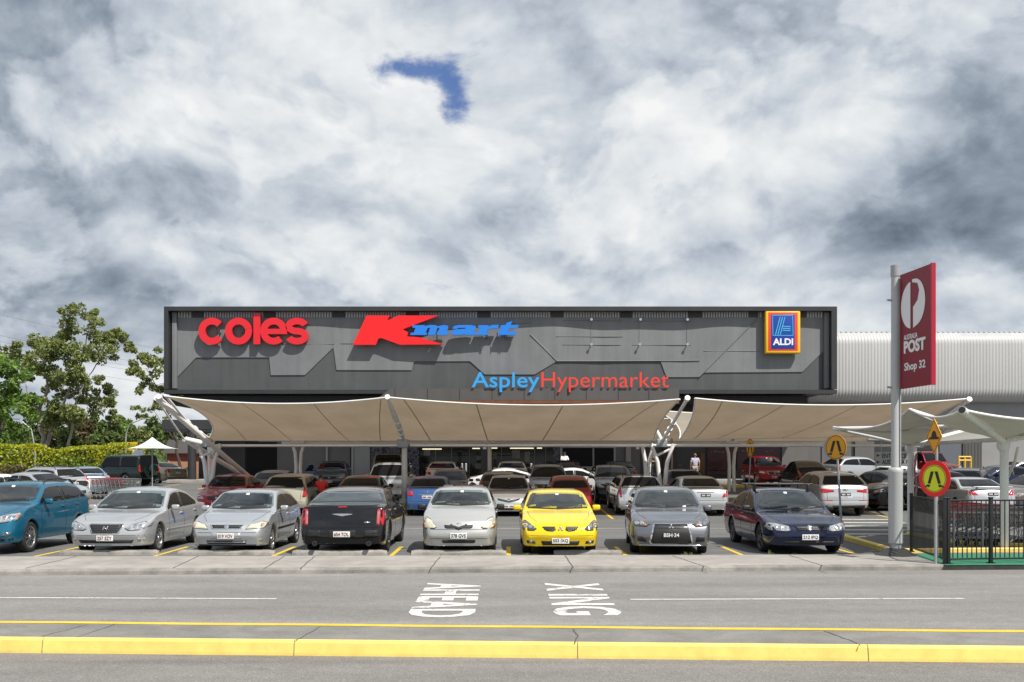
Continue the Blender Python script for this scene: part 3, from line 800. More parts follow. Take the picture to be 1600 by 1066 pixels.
# ---------------------------------------------------------------- ground floor shopfronts, about 66 m away
YG = 66.0
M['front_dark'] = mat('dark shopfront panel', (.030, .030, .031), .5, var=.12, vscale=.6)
M['front_grey'] = mat('grey shopfront panel', (.27, .27, .265), .6, var=.07, vscale=.7)
M['front_mid'] = mat('mid grey shopfront panel', (.125, .12, .116), .6, var=.1, vscale=.7)
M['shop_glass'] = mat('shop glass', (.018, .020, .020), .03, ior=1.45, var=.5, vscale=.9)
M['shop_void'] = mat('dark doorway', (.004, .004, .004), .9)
M['frame_grey'] = mat('window frame grey', (.30, .30, .29), .5)
M['poster_red'] = mat('dark red window graphic', (.040, .008, .010), .3, var=.4, vscale=1.2)
M['lamp_glow'] = mat('fluorescent lamp', (.8, .8, .6), .5, emit=(1.0, .93, .62, .9))
M['shop_inside'] = mat('shop interior', (.17, .16, .14), .8, var=.5, vscale=.9)
zg = gz(0, 66) + .14
b = MB()
# raised footpath before the shops
b.grid(lambda u, v: (P(300, 0, 66).x + (P(1260, 0, 66).x - P(300, 0, 66).x) * u, [61.0, 61.0, 61.2, 66.6][round(v * 3)], [gz(0, 61) - .02, gz(0, 61) + .14, zg, zg][round(v * 3)]), 2, 3, False)
structure(b.build('shop_footpath', M['path']))
def front(name, xa, ya, xb, yb, m, Y=YG, t=.12, zlow=None, parent=None, ch=0.0):
    a, c = P(xa, yb, Y), P(xb, ya, Y); zl = a.z if zlow is None else zlow
    b = MB(); b.box(((a.x + c.x) / 2, Y + t / 2, (zl + c.z) / 2), (c.x - a.x, t, c.z - zl), ch=ch); return b.build(name, m, bld if parent is None else parent)
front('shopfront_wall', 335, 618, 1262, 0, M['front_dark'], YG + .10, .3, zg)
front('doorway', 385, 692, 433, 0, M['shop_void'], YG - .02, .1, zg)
front('wall_panel', 433, 690, 478, 0, M['front_mid'], YG - .015, .1, zg)
front('wall_panel', 336, 690, 383, 0, M['front_dark'], YG - .03, .1, zg)
front('wall_panel', 478, 690, 547, 0, M['front_mid'], YG - .01, .1, zg)
front('wall_panel', 551, 690, 578, 0, M['front_grey'], YG - .15, .2, zg)
front('wall_panel', 960, 690, 1000, 0, M['front_mid'], YG - .015, .1, zg)
front('column', 978, 690, 986, 0, M['front_grey'], YG - .25, .2, zg)
front('wall_panel', 1222, 690, 1262, 0, M['front_mid'], YG - .02, .1, zg)
front('wall_panel', 1000, 690, 1030, 0, M['front_dark'], YG - .04, .1, zg)
for px in (509, 549): front('downpipe', px, 690, px + 3, 0, M['frame_grey'], YG - .25, .1, zg)
# lace patterned screens
def lace():
    m = bpy.data.materials.new('lace pattern screen'); m.use_nodes = True; N = NT(m.node_tree)
    tc = N.n('ShaderNodeTexCoord'); v = N.vmath('MULTIPLY', tc.outputs['Object'], (1, 0, .7)).outputs[0]
    vo = N.n('ShaderNodeTexVoronoi', feature='DISTANCE_TO_EDGE'); vo.inputs['Scale'].default_value = 5.5; N.link(v, vo.inputs['Vector'])
    f = N.maprange(vo.outputs['Distance'], .06, .16, 1, 0)
    b = N.n('ShaderNodeBsdfPrincipled'); N.link(N.mix(f, (.006, .006, .012), (.10, .10, .13)), b.inputs['Base Color']); b.inputs['Roughness'].default_value = .5
    o = N.n('ShaderNodeOutputMaterial'); N.link(b.outputs[0], o.inputs[0]); return m
M['lace'] = lace()
for xa, xb in ((579, 597), (602, 625), (638, 655), (864, 874)): front('patterned_screen', xa, 691, xb, 0, M['lace'], YG - .06, .08, zg)
# glazed supermarket entrance with lamps behind
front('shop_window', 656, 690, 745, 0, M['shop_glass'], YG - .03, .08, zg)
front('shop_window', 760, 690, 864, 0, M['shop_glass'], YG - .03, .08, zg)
for px in (680, 705, 733, 783, 806, 835, 852): front('window_mullion', px, 690, px + 1.2, 0, M['front_mid'], YG - .06, .05, zg)
for xa, xb, py in ((738, 750, 700), (767, 777, 699.5), (797, 834, 699.7), (839, 847, 699.5), (660, 690, 701)):
    front('ceiling_lamp', xa, py, xb, py + 1.6, M['lamp_glow'], YG - .075, .04)
for xa, ya, xb, yb in ((662, 700, 672, 712), (744, 712, 752, 719), (770, 707, 776, 718), (800, 704, 812, 716), (820, 706, 828, 722), (742, 724, 752, 733)):
    front('shop_fitting', xa, ya, xb, yb, M['shop_inside'], YG - .05, .02)
front('entrance_column', 751.5, 690, 766, 0, M['front_dark'], YG - 1.6, 1.2, zg)
front('small_notice', 754.5, 694, 760, 702, M['white_face'], YG - 1.62, .02)
front('small_notice', 994, 694, 999, 702, M['white_face'], YG - .06, .02)
# framed black windows
front('window_frame', 875, 690, 962, 0, M['frame_grey'], YG - .05, .1, P(0, 736, YG).z)
for xa, xb in ((879, 926), (928.5, 959)): front('window_pane', xa, 700, xb, 729, M['shop_void'], YG - .07, .04)
for xa, xb in ((879, 926), (928.5, 959)): front('transom_panel', xa, 691.5, xb, 698.5, M['front_mid'], YG - .07, .04)
front('wall_panel', 876, 736, 962, 0, M['front_mid'], YG - .045, .1, zg)
# red tinted shop windows to the right
for xa, xb in ((1036, 1056), (1105, 1150), (1152, 1218)): front('window_graphic', xa, 697, xb, 735, M['poster_red'], YG - .05, .06)
front('red_plinth', 1104, 736, 1152, 742, M['poster_red'], YG - .08, .1)
front('yellow_door_panel', 1094, 708, 1101, 742, mat('ochre panel', (.10, .045, .005), .6), YG - .06, .06)
b = MB()
for k, (px, py, w) in enumerate(((1110, 705, 2), (1115, 704, 5), (1121, 704.5, 5), (1127, 705, 6), (1158, 703, 6), (1196, 704, 5), (1204, 703, 2), (1058, 726, 8))):
    a, c = P(px, py + 3, YG - .06), P(px + w, py, YG - .06); b.box(((a.x + c.x) / 2, YG - .058, (a.z + c.z) / 2), ((c.x - a.x) * .8, .012, (c.z - a.z) * .5), ch=.004)
b.build('faded_window_lettering', M['front_mid'], bld)
# left end: low awning slab on round dark columns
t = thing('entrance_awning', 'dark awning slab on round columns at the left end of the shops', 'awning')
front('awning_slab', 253, 656, 330, 671, M['facade_frame'], 61.5, 5.0, parent=t)
front('awning_lining', 256, 671.2, 330, 674, M['front_mid'], 61.6, 4.8, parent=t)
for px, Y in ((300, 61.8), (317, 66.0)):
    b = MB(); p = P(px, 0, Y); b.tube((p.x, Y, gz(p.x, Y) - .1), (p.x, Y, P(0, 672, Y).z), 6.5 * Y / FPX, n=20); b.build('column', M['front_dark'], t)

# ---------------------------------------------------------------- pale corrugated hall behind, on the right
hall = thing('corrugated_hall', 'pale corrugated metal hall with rounded top edge behind the sign box', 'building')
b = MB(); YH = 67.0
xa, xb = P(1235, 0, YH).x, P(1800, 0, YH).x; zt_, zb_ = P(0, 517, YH).z, P(0, 628, YH).z
pr = []
for i in range(7): a = R(90 - 15 * i); pr.append((YH + .9 - .9 * math.cos(R(90) - a) if False else YH + .9 - .9 * math.cos(a), zt_ - .9 + .9 * math.sin(a)))
pr = [(YH + 14, zt_)] + [(YH + .9 - .9 * math.sin(R(15 * i)), zt_ - .9 + .9 * math.cos(R(15 * i))) for i in range(7)]
pr += [(YH + .9 - .9 * math.cos(R(15 * i)), zb_ + .9 - .9 * math.sin(R(15 * i))) for i in range(7)]
NR = 560
def cg(u, v):
    k = round(v * (len(pr) - 1)); x = xa + (xb - xa) * u; d = .010 * math.sin(x * 2 * math.pi / .215)
    return (x, pr[k][0] + d, pr[k][1])
b.grid(cg, NR * 3, len(pr) - 1, True); b.build('corrugated_wall', mat('pale corrugated sheet', (.43, .43, .425), .5, var=.07, vscale=.5, stretch=(2, 1, .15)), hall)
b = MB()
for i in range(70):
    x = xa + (xb - xa) * (i + .5) / 70; b.box((x, YH + .7, zt_ + .01), (.12, .2, .05))
b.build('roof_screws', M['corr_cap'], hall)
low_ = lambda n, xa, ya, xb, yb, m, Y, t=.2: front(n, xa, ya, xb, yb, m, Y, t, gz(20, 66) + .05, hall)
low_('lower_wall', 1262, 622, 1800, 0, M['front_grey'], YH + 1.0, .3)
low_('dark_recess', 1262, 688, 1468, 0, M['front_dark'], YH + .9, .2)
for xa_, xb_ in ((1262, 1282), (1284, 1300), (1303, 1330), (1336, 1366)): low_('wall_panel', xa_, 690, xb_, 0, M['front_mid'], YH + .8, .1)
low_('wall_panel', 1468, 690, 1504, 0, mat('blue grey panel', (.12, .13, .15), .5), YH + .8, .1)
low_('roller_door', 1505, 690, 1534, 0, ribbed('roller door', (.085, .083, .078), .22, .8), YH + .7, .1)
# ------------------------------------------------------------------ tensile shade canopies
def membrane(name, top, under, trans):
    m = bpy.data.materials.new(name); m.use_nodes = True; N = NT(m.node_tree)
    tc = N.n('ShaderNodeTexCoord'); st = N.noise(tc.outputs['Object'], .55, 5, .6)
    f = N.maprange(st, .3, .7, .86, 1.08, False); fc = N.n('ShaderNodeCombineColor', i_0=f, i_1=f, i_2=f).outputs[0]
    d = N.n('ShaderNodeBsdfDiffuse'); N.link(N.mix(1.0, top, fc, 'MULTIPLY'), d.inputs[0])
    t = N.n('ShaderNodeBsdfTranslucent'); N.link(N.mix(1.0, under, fc, 'MULTIPLY'), t.inputs[0])
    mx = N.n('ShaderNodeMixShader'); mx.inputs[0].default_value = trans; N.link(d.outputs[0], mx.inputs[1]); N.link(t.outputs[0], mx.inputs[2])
    o = N.n('ShaderNodeOutputMaterial'); N.link(mx.outputs[0], o.inputs[0]); return m
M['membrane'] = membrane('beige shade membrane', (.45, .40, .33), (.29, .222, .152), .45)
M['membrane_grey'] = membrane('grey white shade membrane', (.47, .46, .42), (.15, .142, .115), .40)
M['seam'] = mat('membrane seam', (.25, .19, .12), .7)
def wing(root, A, B, D, E, sagf, sags0, seams, m, name='membrane', sagv=.0, cable=.03):
    """A,B front corners, D,E valley corners (left, right); edges curve inwards like a stretched sheet"""
    A, B, D, E = map(Vector, (A, B, D, E)); sl_, sr_ = sags0 if isinstance(sags0, tuple) else (sags0, sags0)
    def pt(u, v):
        b0 = A.lerp(B, u) * (1 - v) + D.lerp(E, u) * v
        s4 = 4 * u * (1 - u); t4 = 4 * v * (1 - v)
        mid = (A + B + D + E) / 4
        fdir = ((D + E) / 2 - (A + B) / 2); fdir.normalize(); sdir = (B - A).normalized()
        b0 = b0 + fdir * sagf * s4 * (1 - v) ** 2 - fdir * sagv * s4 * v ** 2
        b0 = b0 + sdir * (t4 * (sl_ * (1 - u) ** 3 - sr_ * u ** 3))
        b0.z -= .16 * s4 * (1 - v) + .10 * t4 * s4
        return b0
    b = MB(); b.grid(lambda u, v: pt(u, v), 36, 14)
    o = b.build(name, m, root)
    b = MB()
    for us, ue in seams:
        vs = []
        for i in range(15):
            v = i / 14; u = us + (ue - us) * v; p = pt(clamp(u), v); q = pt(clamp(u + .0035), v); vs += [p - Vector((0, .0, .012)), q - Vector((0, 0, .012))]
        b.add(vs, [(2 * i, 2 * i + 1, 2 * i + 3, 2 * i + 2) for i in range(14)])
    if seams: b.build('seam', M['seam'], o)
    for ed in ([pt(i / 24, 0) for i in range(25)], [pt(i / 24, 1) for i in range(25)], [pt(0, i / 16) for i in range(17)], [pt(1, i / 16) for i in range(17)]):
        b = MB(); b.path(ed, cable, 6); b.build('edge_cable', M['white_steel'], root)
YCF, YCV, YCR = 36.0, 41.0, 46.0
posts_x = [P(327, 0, YCV).x, P(632, 0, YCV).x, P(1035, 0, YCV).x, P(1428, 0, YCV).x]
ZV = 3.02
def yrow(name_label, xs, Y, zv, zf, yf, yr, gl):
    pass
canopy_labels = ['beige shade sail canopy at the left, below the red lettering', 'beige shade sail canopy in the middle, below the blue and orange lettering', 'beige shade sail canopy at the right, reaching behind the red pylon panel']
for k in range(3):
    xl, xr = posts_x[k], posts_x[k + 1]
    t = thing('shade_canopy', canopy_labels[k], 'canopy', (0, 0, 0), 0, 'beige shade canopies over the car park')
    fl_ = [P(258, 619, YCF), P(606.5, 621, YCF), P(1086, 622.5, YCF)][k]; fr_ = [P(605, 621, YCF), P(1062, 624, YCF), P(1515, 623, YCF)][k]
    vl = [P(322, 688, YCV), P(633, 688, YCV), P(1062, 686.5, YCV)][k]; vr = [P(631, 688.5, YCV), P(1022, 687.5, YCV), P(1424, 681, YCV)][k]
    seams = [[(.035, .20), (.33, .43), (.66, .72), (.97, .88)], [(.05, .10), (.30, .33), (.60, .55), (.93, .78)], [(.10, .06), (.33, .16), (.60, .44), (.9, .74)]][k]
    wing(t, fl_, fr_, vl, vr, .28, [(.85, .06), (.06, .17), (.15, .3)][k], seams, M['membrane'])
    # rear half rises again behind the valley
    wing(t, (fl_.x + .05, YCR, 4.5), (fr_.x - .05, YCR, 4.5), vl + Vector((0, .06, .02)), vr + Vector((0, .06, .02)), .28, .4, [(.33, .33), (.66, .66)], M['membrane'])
    b = MB(); b.tube((xl + .2, YCV + .2, 2.78), (xr - .2, YCV + .2, 2.78), .06); b.build('valley_beam', M['white_steel'], t)
labs = ['white branching mast at the left end of the canopies, with raking struts', 'slim white mast between the left and middle canopies, yellow at its foot', 'white forked mast between the middle and right canopies', 'white mast at the right end, hidden behind the pylon pole']
for k, x in enumerate(posts_x):
    zb_ = gz(x, YCV)
    t = thing('canopy_mast', labs[k], 'mast', (0, 0, 0), 0, 'white masts carrying the beige canopies')
    if k in (1, 3):
        b = MB(); b.tube((x, YCV, zb_ - .05), (x, YCV, 2.95), .13, .11, 14); b.build('post', M['white_steel'], t)
        b = MB(); b.tube((x, YCV, zb_ - .02), (x, YCV, zb_ + .28), .20, .18, 14); b.build('base_guard', M['yellow_line'], t)
        b = MB(); b.box((x - .05, YCV - .16, 2.86), (.46, .3, .34), ch=.03); b.build('junction_box', M['galv'], t)
    else:
        for s in (-1, 1):
            b = MB(); b.path([(x + s * .07, YCV, zb_ - .05), (x + s * .10, YCV, 1.2), (x + s * .20, YCV, 2.1), (x + s * .46, YCV, 2.85)], [.09, .09, .085, .08], 10); b.build('curved_leg', M['white_steel'], t)
        if k == 0:
            b = MB(); b.path([(x + .04, YCV, zb_), (x + .02, YCV, 1.4), (x - .02, YCV, 2.4)], .06, 8); b.build('curved_leg', M['white_steel'], t)
        b = MB(); b.box((x - .05, YCV - .15, 2.88), (.42, .3, .34), ch=.03); b.build('junction_box', M['galv'], t)
        b = MB(); b.tube((x - .38, YCV - .02, 2.3), (x + .3, YCV - .02, 2.62), .05); b.build('brace', M['white_steel'], t)
    tip = [P(249, 621, YCF), P(605.5, 621.5, YCF), P(1074, 623, YCF), P(1514, 625, YCF)][k]
    b = MB(); b.tube((x, YCV, 2.95), tip, .075, .06, 10)
    b.tube(tip + Vector((0, .1, -.03)), tip + Vector((0, -.06, .03)), .10, .10, 10)
    d = (tip - Vector((x, YCV, 2.95)))
    for f in (.18, .3, .45): p = Vector((x, YCV, 2.95)) + d * f; b.tube(p, p + d * .03, .11, .11, 10)
    b.build('boom', M['white_steel'], t)
    b = MB(); b.tube((x, YCV, 2.95), (x, YCR, 4.55), .075, .06, 10); b.build('boom', M['white_steel'], t)
    if k == 0:
        b = MB(); b.tube(P(244, 622, YCF), P(404, 758, 43.8), .10, .10, 12); b.build('raking_strut', M['white_steel'], t)
        b = MB(); b.tube(P(288, 687, 40.4), P(400, 755, 43.8), .10, .10, 12); b.build('raking_strut', M['white_steel'], t)
        b = MB(); b.tube(P(243, 622, YCF), P(288, 687, 40.4), .035); b.build('tie_rod', M['white_steel'], t)
        b = MB(); b.tube(P(289, 686, 40.4), P(322, 694, 40.9), .10, .12, 10); b.build('end_arm', M['white_steel'], t)
        b = MB(); b.tube(P(258, 618, YCF), P(300, 668, 38.5), .05); b.tube(P(300, 668, 38.5), (x + .2, YCV, 2.95), .05); b.build('boom', M['white_steel'], t)
    if k == 2:
        b = MB(); zz = gz(x, YCV); b.path([(x - .55, YCV + .7, zz), (x - .56, YCV + .7, 1.3), (x - .62, YCV + .7, 2.2), (x - .75, YCV + .7, 2.85)], [.09, .09, .085, .08], 10); b.build('curved_leg', M['white_steel'], t)
        b = MB(); b.path([(x - .5, YCV + .7, zz + .1), (x - .48, YCV + .7, 1.3), (x - .42, YCV + .7, 2.2), (x - .25, YCV + .7, 2.85)], [.08, .08, .075, .07], 10); b.build('curved_leg', M['white_steel'], t)
# second row nearer the shops
Y2 = 52.5; x2 = [P(466, 0, Y2).x, P(765, 0, Y2).x, P(1143, 0, Y2).x]; z2v = P(0, 690, Y2).z
labs2 = ['white forked mast before the dark doorway, behind the cream wagon', 'thin white mast before the glazed entrance', 'white forked mast before the dark red shop windows']
for k, x in enumerate(x2):
    t = thing('canopy_mast', labs2[k], 'mast', (0, 0, 0), 0, 'white masts of the rear canopy')
    if k == 1: b = MB(); b.tube((x, Y2, gz(x, Y2) - .05), (x, Y2, z2v), .115, .10, 12); b.build('post', M['white_steel'], t)
    else:
        for s in (-1, 1):
            b = MB(); b.path([(x + s * .14, Y2, gz(x, Y2) - .05), (x + s * .11, Y2, 1.9), (x + s * .16, Y2, 2.6), (x + s * .34, Y2, z2v)], [.09, .09, .085, .08], 10); b.build('curved_leg', M['white_steel'], t)
    b = MB(); b.box((x, Y2, z2v - .02), (.7, .3, .22), ch=.03); b.build('head_plate', M['white_steel'], t)
    for yy in (47.8, 57.2):
        b = MB(); b.tube((x, Y2, z2v), (x, yy, z2v + 1.2), .06); b.build('boom', M['white_steel'], t)
t = thing('rear_shade_canopy', 'rear beige canopy whose white beam shows below the front canopies', 'canopy')
b = MB(); b.box(((P(440, 0, Y2).x + P(1300, 0, Y2).x) / 2, Y2 + .05, z2v - .06), (P(1300, 0, Y2).x - P(440, 0, Y2).x, .14, .17), ch=.02); b.build('valley_beam', M['white_steel'], t)
for xa, xb in ((-13, x2[0]), (x2[0], x2[1]), (x2[1], x2[2]), (x2[2], 19.0)):
    for yy in (47.8, 57.2):
        wing(t, (xa, yy, z2v + 1.2), (xb, yy, z2v + 1.2), (xa, Y2 + (.05 if yy > Y2 else -.05), z2v + .03), (xb, Y2 + (.05 if yy > Y2 else -.05), z2v + .03), .25, .2, [], M['membrane'])

# ---------------- smaller grey canopy over the trolley bay at the right
t = thing('trolley_bay_canopy', 'greyish white tensile canopy over the trolley bay at the right', 'canopy')
pa, pb = Vector((11.62, 23.2, 2.58)), Vector((12.45, 30.6, 2.62))
L1, Lm, L2 = P(1503, 641, 21.0), P(1421, 639.5, 24.4), P(1302, 667.5, 29.0)
R1 = Vector((14.4, 21.3, 3.25)); R2 = Vector((15.2, 31.5, 3.25))
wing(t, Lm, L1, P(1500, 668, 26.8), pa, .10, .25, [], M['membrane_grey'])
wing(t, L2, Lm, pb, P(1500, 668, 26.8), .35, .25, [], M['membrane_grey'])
wing(t, L1 + Vector((.05, 0, 0)), R1, pa + Vector((0, .05, 0)), pa + Vector((.6, .1, .1)), .3, .1, [], M['membrane_grey'])
wing(t, R1, R2, pa + Vector((.02, .02, 0)), pb + Vector((.02, 0, 0)), .3, .2, [], M['membrane_grey'])
def pipe(a, c, r=.06): b = MB(); b.tube(a, c, r, r, 12); return b.build('boom', M['white_steel'], t)
pipe(pa + Vector((0, 0, -.03)), L1 + Vector((-.02, -.05, .0)), .085); b = MB(); q = L1 - pa; q.normalize(); b.tube(L1 + Vector((-.02, -.05, 0)) + q * .005, L1 + Vector((-.02, -.05, 0)) + q * .012, .075); b.build('pipe_mouth', M['front_dark'], t)
pipe(pb, L2 + Vector((.03, 0, -.03)), .06); pipe(L2 + Vector((.02, 0, -.05)), P(1500, 667, 25.5), .06); pipe(Lm, P(1490, 664, 25), .035)
pipe(pa, R1, .07); pipe(pa + Vector((0, .1, -.02)), P(1640, 672, 25), .06); pipe(pa, P(1640, 655, 21.5), .06); pipe(P(1440, 698, 27.5), P(1492, 660, 26), .04); pipe(pa + Vector((0, 0, .03)), pb, .05); pipe(pb, R2, .06)
for p, r in ((pa, .095), (pb, .095)):
    tt = thing('bay_post', 'white round post standing in the trolley bay behind the black fence' if p is pa else 'thin white post beside the pylon pole with red and white tape', 'post', (0, 0, 0))
    b = MB(); b.tube((p.x, p.y, 0), (p.x, p.y, p.z), r, r, 16); b.build('post', M['white_steel'], tt)
    b = MB(); b.lathe([(0, .14), (.08, .12), (.14, .04), (.15, -.06), (.10, -.16)], (p.x - .02, p.y, p.z - .08), n=16); b.build('head_casting', M['white_steel'], tt)
    if p is pb:
        b = MB(); b.path([(p.x + .1 + .03 * math.cos(i), p.y - .13 + .0 * i, 2.35 - i * .16) for i in range(10)], .03, 5); b.build('tape', M['red_lens_pale'], tt)
b = MB(); b.path([P(1590, 700, 23), P(1586, 720, 23.4), P(1575, 745, 24.6)], .035, 8); tag(b.build('curved_strut', M['white_steel']), 'thin curved white strut at the right edge under the grey canopy', 'strut')
# ------------------------------------------------------------------ pylon, road signs, fence, wheel stops
M['post_red'] = mat('crimson sign panel', (.215, .004, .018), .4, var=.06, vscale=.8)
M['post_edge'] = mat('crimson panel edge', (.36, .008, .028), .4)
M['amber_sign'] = mat('amber road sign', (.80, .36, .008), .4, var=.05)
M['lime_sign'] = mat('fluorescent yellow sign', (.66, .72, .012), .4)
M['sign_red'] = mat('red sign ring', (.80, .012, .012), .4)
M['sign_black'] = mat('black sign symbol', (.012, .012, .013), .5)
M['sign_back'] = mat('bare sign back', (.32, .33, .33), .4, .3)
pb_ = Vector((8.50, 21.7, 0))
t = thing('pylon_sign', 'tall grey pole with crimson panel lettered Australia Post Shop 32', 'sign', (pb_.x, pb_.y, 0))
def loc(v): return Vector(v) - Vector((pb_.x, pb_.y, 0))
b = MB(); b.tube((0, 0, 1.85), (0, 0, 6.12), .092, .092, 20); b.build('pole', M['grey_pole'], t)
b = MB(); b.tube((0, 0, 6.12), (0, 0, 6.36), .104, .104, 20); b.build('pole_cap', M['galv'], t)
b = MB(); b.lathe([(.0, .30), (.145, .30), (.15, .32), (.15, 1.83), (.157, 1.85), (.157, 1.93), (.11, 1.96)], n=24); b.build('sleeve', M['grey_pole'], t)
b = MB(); b.lathe([(.125, .02), (.125, .31)], n=20); b.build('neck', M['galv'], t)
b = MB(); b.lathe([(.46, .055), (.36, .10), (.26, .17), (.19, .20), (.12, .20)], n=8); b.build('base_plate', M['front_dark'], t)
b = MB(); b.box((.07, -.085, 4.0), (.03, .03, 4.1)); b.build('cable_channel', M['galv'], t)
# panel
A = Vector((P(1406.5, 0, 21.6).x, 21.6, 0)); B = Vector((P(1458.5, 0, 20.25).x, 20.25, 0))
u_ = (B - A).normalized(); nrm = Vector((u_.y, -u_.x, 0))
if nrm.x > 0: nrm = -nrm
wid = (B - A).length - .10; zb0, zt0 = 3.66, 6.13
def pan(a, c, d): return loc(A + u_ * a + nrm * d) + Vector((0, 0, c))
b = MB(); b.prism([(0, zb0), (wid, zb0), (wid, zt0), (0, zt0)], lambda a, c, d: pan(a, c, -.07 if d == 0 else 0.0), 1.0); pnl = b.build('panel', M['post_red'], t, fix=True)
b = MB(); b.prism([(wid + .004, zb0 - .01), (wid + .05, zb0 - .01), (wid + .05, zt0 + .01), (wid + .004, zt0 + .01)], lambda a, c, d: pan(a, c, -.08 if d == 0 else 0.012), 1.0); b.build('panel_edge', M['post_edge'], t, fix=True)
# emblem: round shape, split by a red stem, upper right opens into a hooked P
cz_ = zt0 - .72; cx_ = .55; rr = .50
def em(poly): b.prism(poly, lambda a, c, d: pan(a, c, .004 if d == 0 else .012), 1.0)
b = MB()
em([(cx_ - .10, cz_ - rr * .99)] + [(cx_ - .04 + rr * .92 * math.cos(R(a)) * .98, cz_ + rr * math.sin(R(a))) for a in range(262, 96, -8)] + [(cx_ - .10, cz_ + rr * .98)])
em([(cx_ + .02, cz_ - rr), (cx_ + .02, cz_ - .06), (cx_ + .20, cz_ + .06), (cx_ + .27, cz_ + .26), (cx_ + .20, cz_ + .42), (cx_ - .02, cz_ + .47), (cx_ - .02, cz_ + rr + .03)] + [(cx_ + .06 + .44 * math.cos(R(a)), cz_ + .03 + (rr) * math.sin(R(a))) for a in range(84, -82, -9)])
b.build('emblem', M['white_face'], pnl, fix=True)
b = MB()
T_ = lambda s, a0, a1, c0, c1, bold: fit_text(b, s, lambda a, c, d: pan(a, c, .004 + d), a0, a1, c0, c1, bold, .008)
T_('AUSTRALIA', .18, .74, 4.69, 4.80, .012); T_('POST', .18, 1.06, 4.40, 4.67, .045); T_('Shop 32', .20, 1.06, 3.98, 4.20, .02)
b.build('lettering', M['white_face'], pnl)
for zz in (3.75, 5.75, 5.95):
    b = MB(); b.box((.10, -.02, zz), (.10, .06, .10), ch=.01); b.build('bracket', M['galv'], t)
for zz in (3.7, 5.6):
    b = MB(); b.tube((-.10, 0, zz), (-.19, -.02, zz + .01), .022); b.build('spigot', M['galv'], t)

def disc(mb, c, r, n, off, th, segs=40):
    """flat disc facing n; its front at distance off"""
    c = Vector(c); n = Vector(n).normalized(); s = n.cross(Vector((0, 0, 1))).normalized(); up = Vector((0, 0, 1))
    ring = [c + n * off + s * r * math.cos(2 * math.pi * i / segs) + up * r * math.sin(2 * math.pi * i / segs) for i in range(segs)]
    back = [p - n * th for p in ring]
    mb.add(ring + back, [tuple(range(segs)), tuple(range(2 * segs - 1, segs - 1, -1))] + [(i, segs + i, segs + (i + 1) % segs, (i + 1) % segs) for i in range(segs)])
def on_plate(c, n):
    c = Vector(c); n = Vector(n).normalized(); s = Vector((0, 0, 1)).cross(n).normalized()
    return lambda a, b_, d: c + s * a + Vector((0, 0, b_)) + n * d
def legs(mb, fn, k, off):
    for sx in (-1, 1):
        mb.prism([(sx * .03 * k, .40 * k), (sx * .22 * k, .40 * k), (sx * .42 * k, -.26 * k), (sx * .25 * k, -.30 * k)], lambda a, c, d: fn(a, c, off if d == 0 else off + .004), 1.0)
        mb.prism([(sx * .25 * k, -.36 * k), (sx * .40 * k, -.32 * k), (sx * .62 * k, -.44 * k), (sx * .60 * k, -.50 * k), (sx * .42 * k, -.44 * k), (sx * .34 * k, -.50 * k)][::1], lambda a, c, d: fn(a, c, off if d == 0 else off + .004), 1.0)
def ring_line(mb, c, n, r, w, off, segs=40):
    fn = on_plate(c, n); vs = []
    for i in range(segs):
        a = 2 * math.pi * i / segs; vs += [fn((r - w) * math.cos(a), (r - w) * math.sin(a), off), fn(r * math.cos(a), r * math.sin(a), off)]
    mb.add(vs, [(2 * i, 2 * i + 1, 2 * ((i + 1) % segs) + 1, 2 * ((i + 1) % segs)) for i in range(segs)])
def crossing_sign(label, base, top_c, r, yaw, border=False, lean=None, face='amber_sign', back=False, z0=0.0):
    n = Vector((-math.sin(R(yaw)), -math.cos(R(yaw)), 0)); c = Vector(top_c); base = Vector(base)
    t = thing('crossing_sign', label, 'road sign', (0, 0, 0))
    b = MB(); d = (c - base); b.tube(base, c + d.normalized() * (r * .55) - n * .045, .030, .030, 12); b.build('pole', M['galv'], t)
    b = MB(); disc(b, c, r, n, 0, .012); pl = b.build('plate', M['sign_red' if border else face], t)
    fn = on_plate(c, n)
    if border:
        b = MB(); disc(b, c, r * .74, n, .004, .003); b.build('inner_disc', M['lime_sign'], pl)
        b = MB(); ring_line(b, c, n, r * .71, r * .028, .0065); legs(b, fn, r * .98, .0055); b.build('walking_legs', M['sign_black'], pl)
    else:
        b = MB(); ring_line(b, c, n, r * .95, r * .045, .003); legs(b, fn, r * 1.3, .002); b.build('walking_legs', M['sign_black'], pl)
    if back:
        b = MB(); disc(b, c - n * .10 + Vector((-.12, .03, -.0)), r * .95, n, 0, .01); b.build('rear_plate', M['sign_back'], t)
    return t
Yp = 27.6; crossing_sign('amber round crossing sign on a leaning pole behind the dark blue sedan', (P(1316, 0, Yp).x, Yp, 0), P(1306, 699, Yp), .345, 56, back=True)
Yq = 19.55; q = gp(1462, 881, ZP)
crossing_sign('red ringed yellow crossing sign on the pole at the fence', (q.x, q.y, ZP), P(1460, 748, q.y), .365, 61, border=True)
Ym = 46.0; crossing_sign('amber crossing sign seen almost edge on before the man in the pale shirt', (P(1048, 0, Ym).x, Ym, gz(8, Ym)), P(1049.5, 698, Ym),   .40, 88, back=True)
Ym = 46.5; crossing_sign('amber crossing sign seen at a slant beside the red four wheel drive', (P(1169, 0, Ym).x, Ym, gz(8, Ym)), P(1172, 700, Ym), .43, 80)
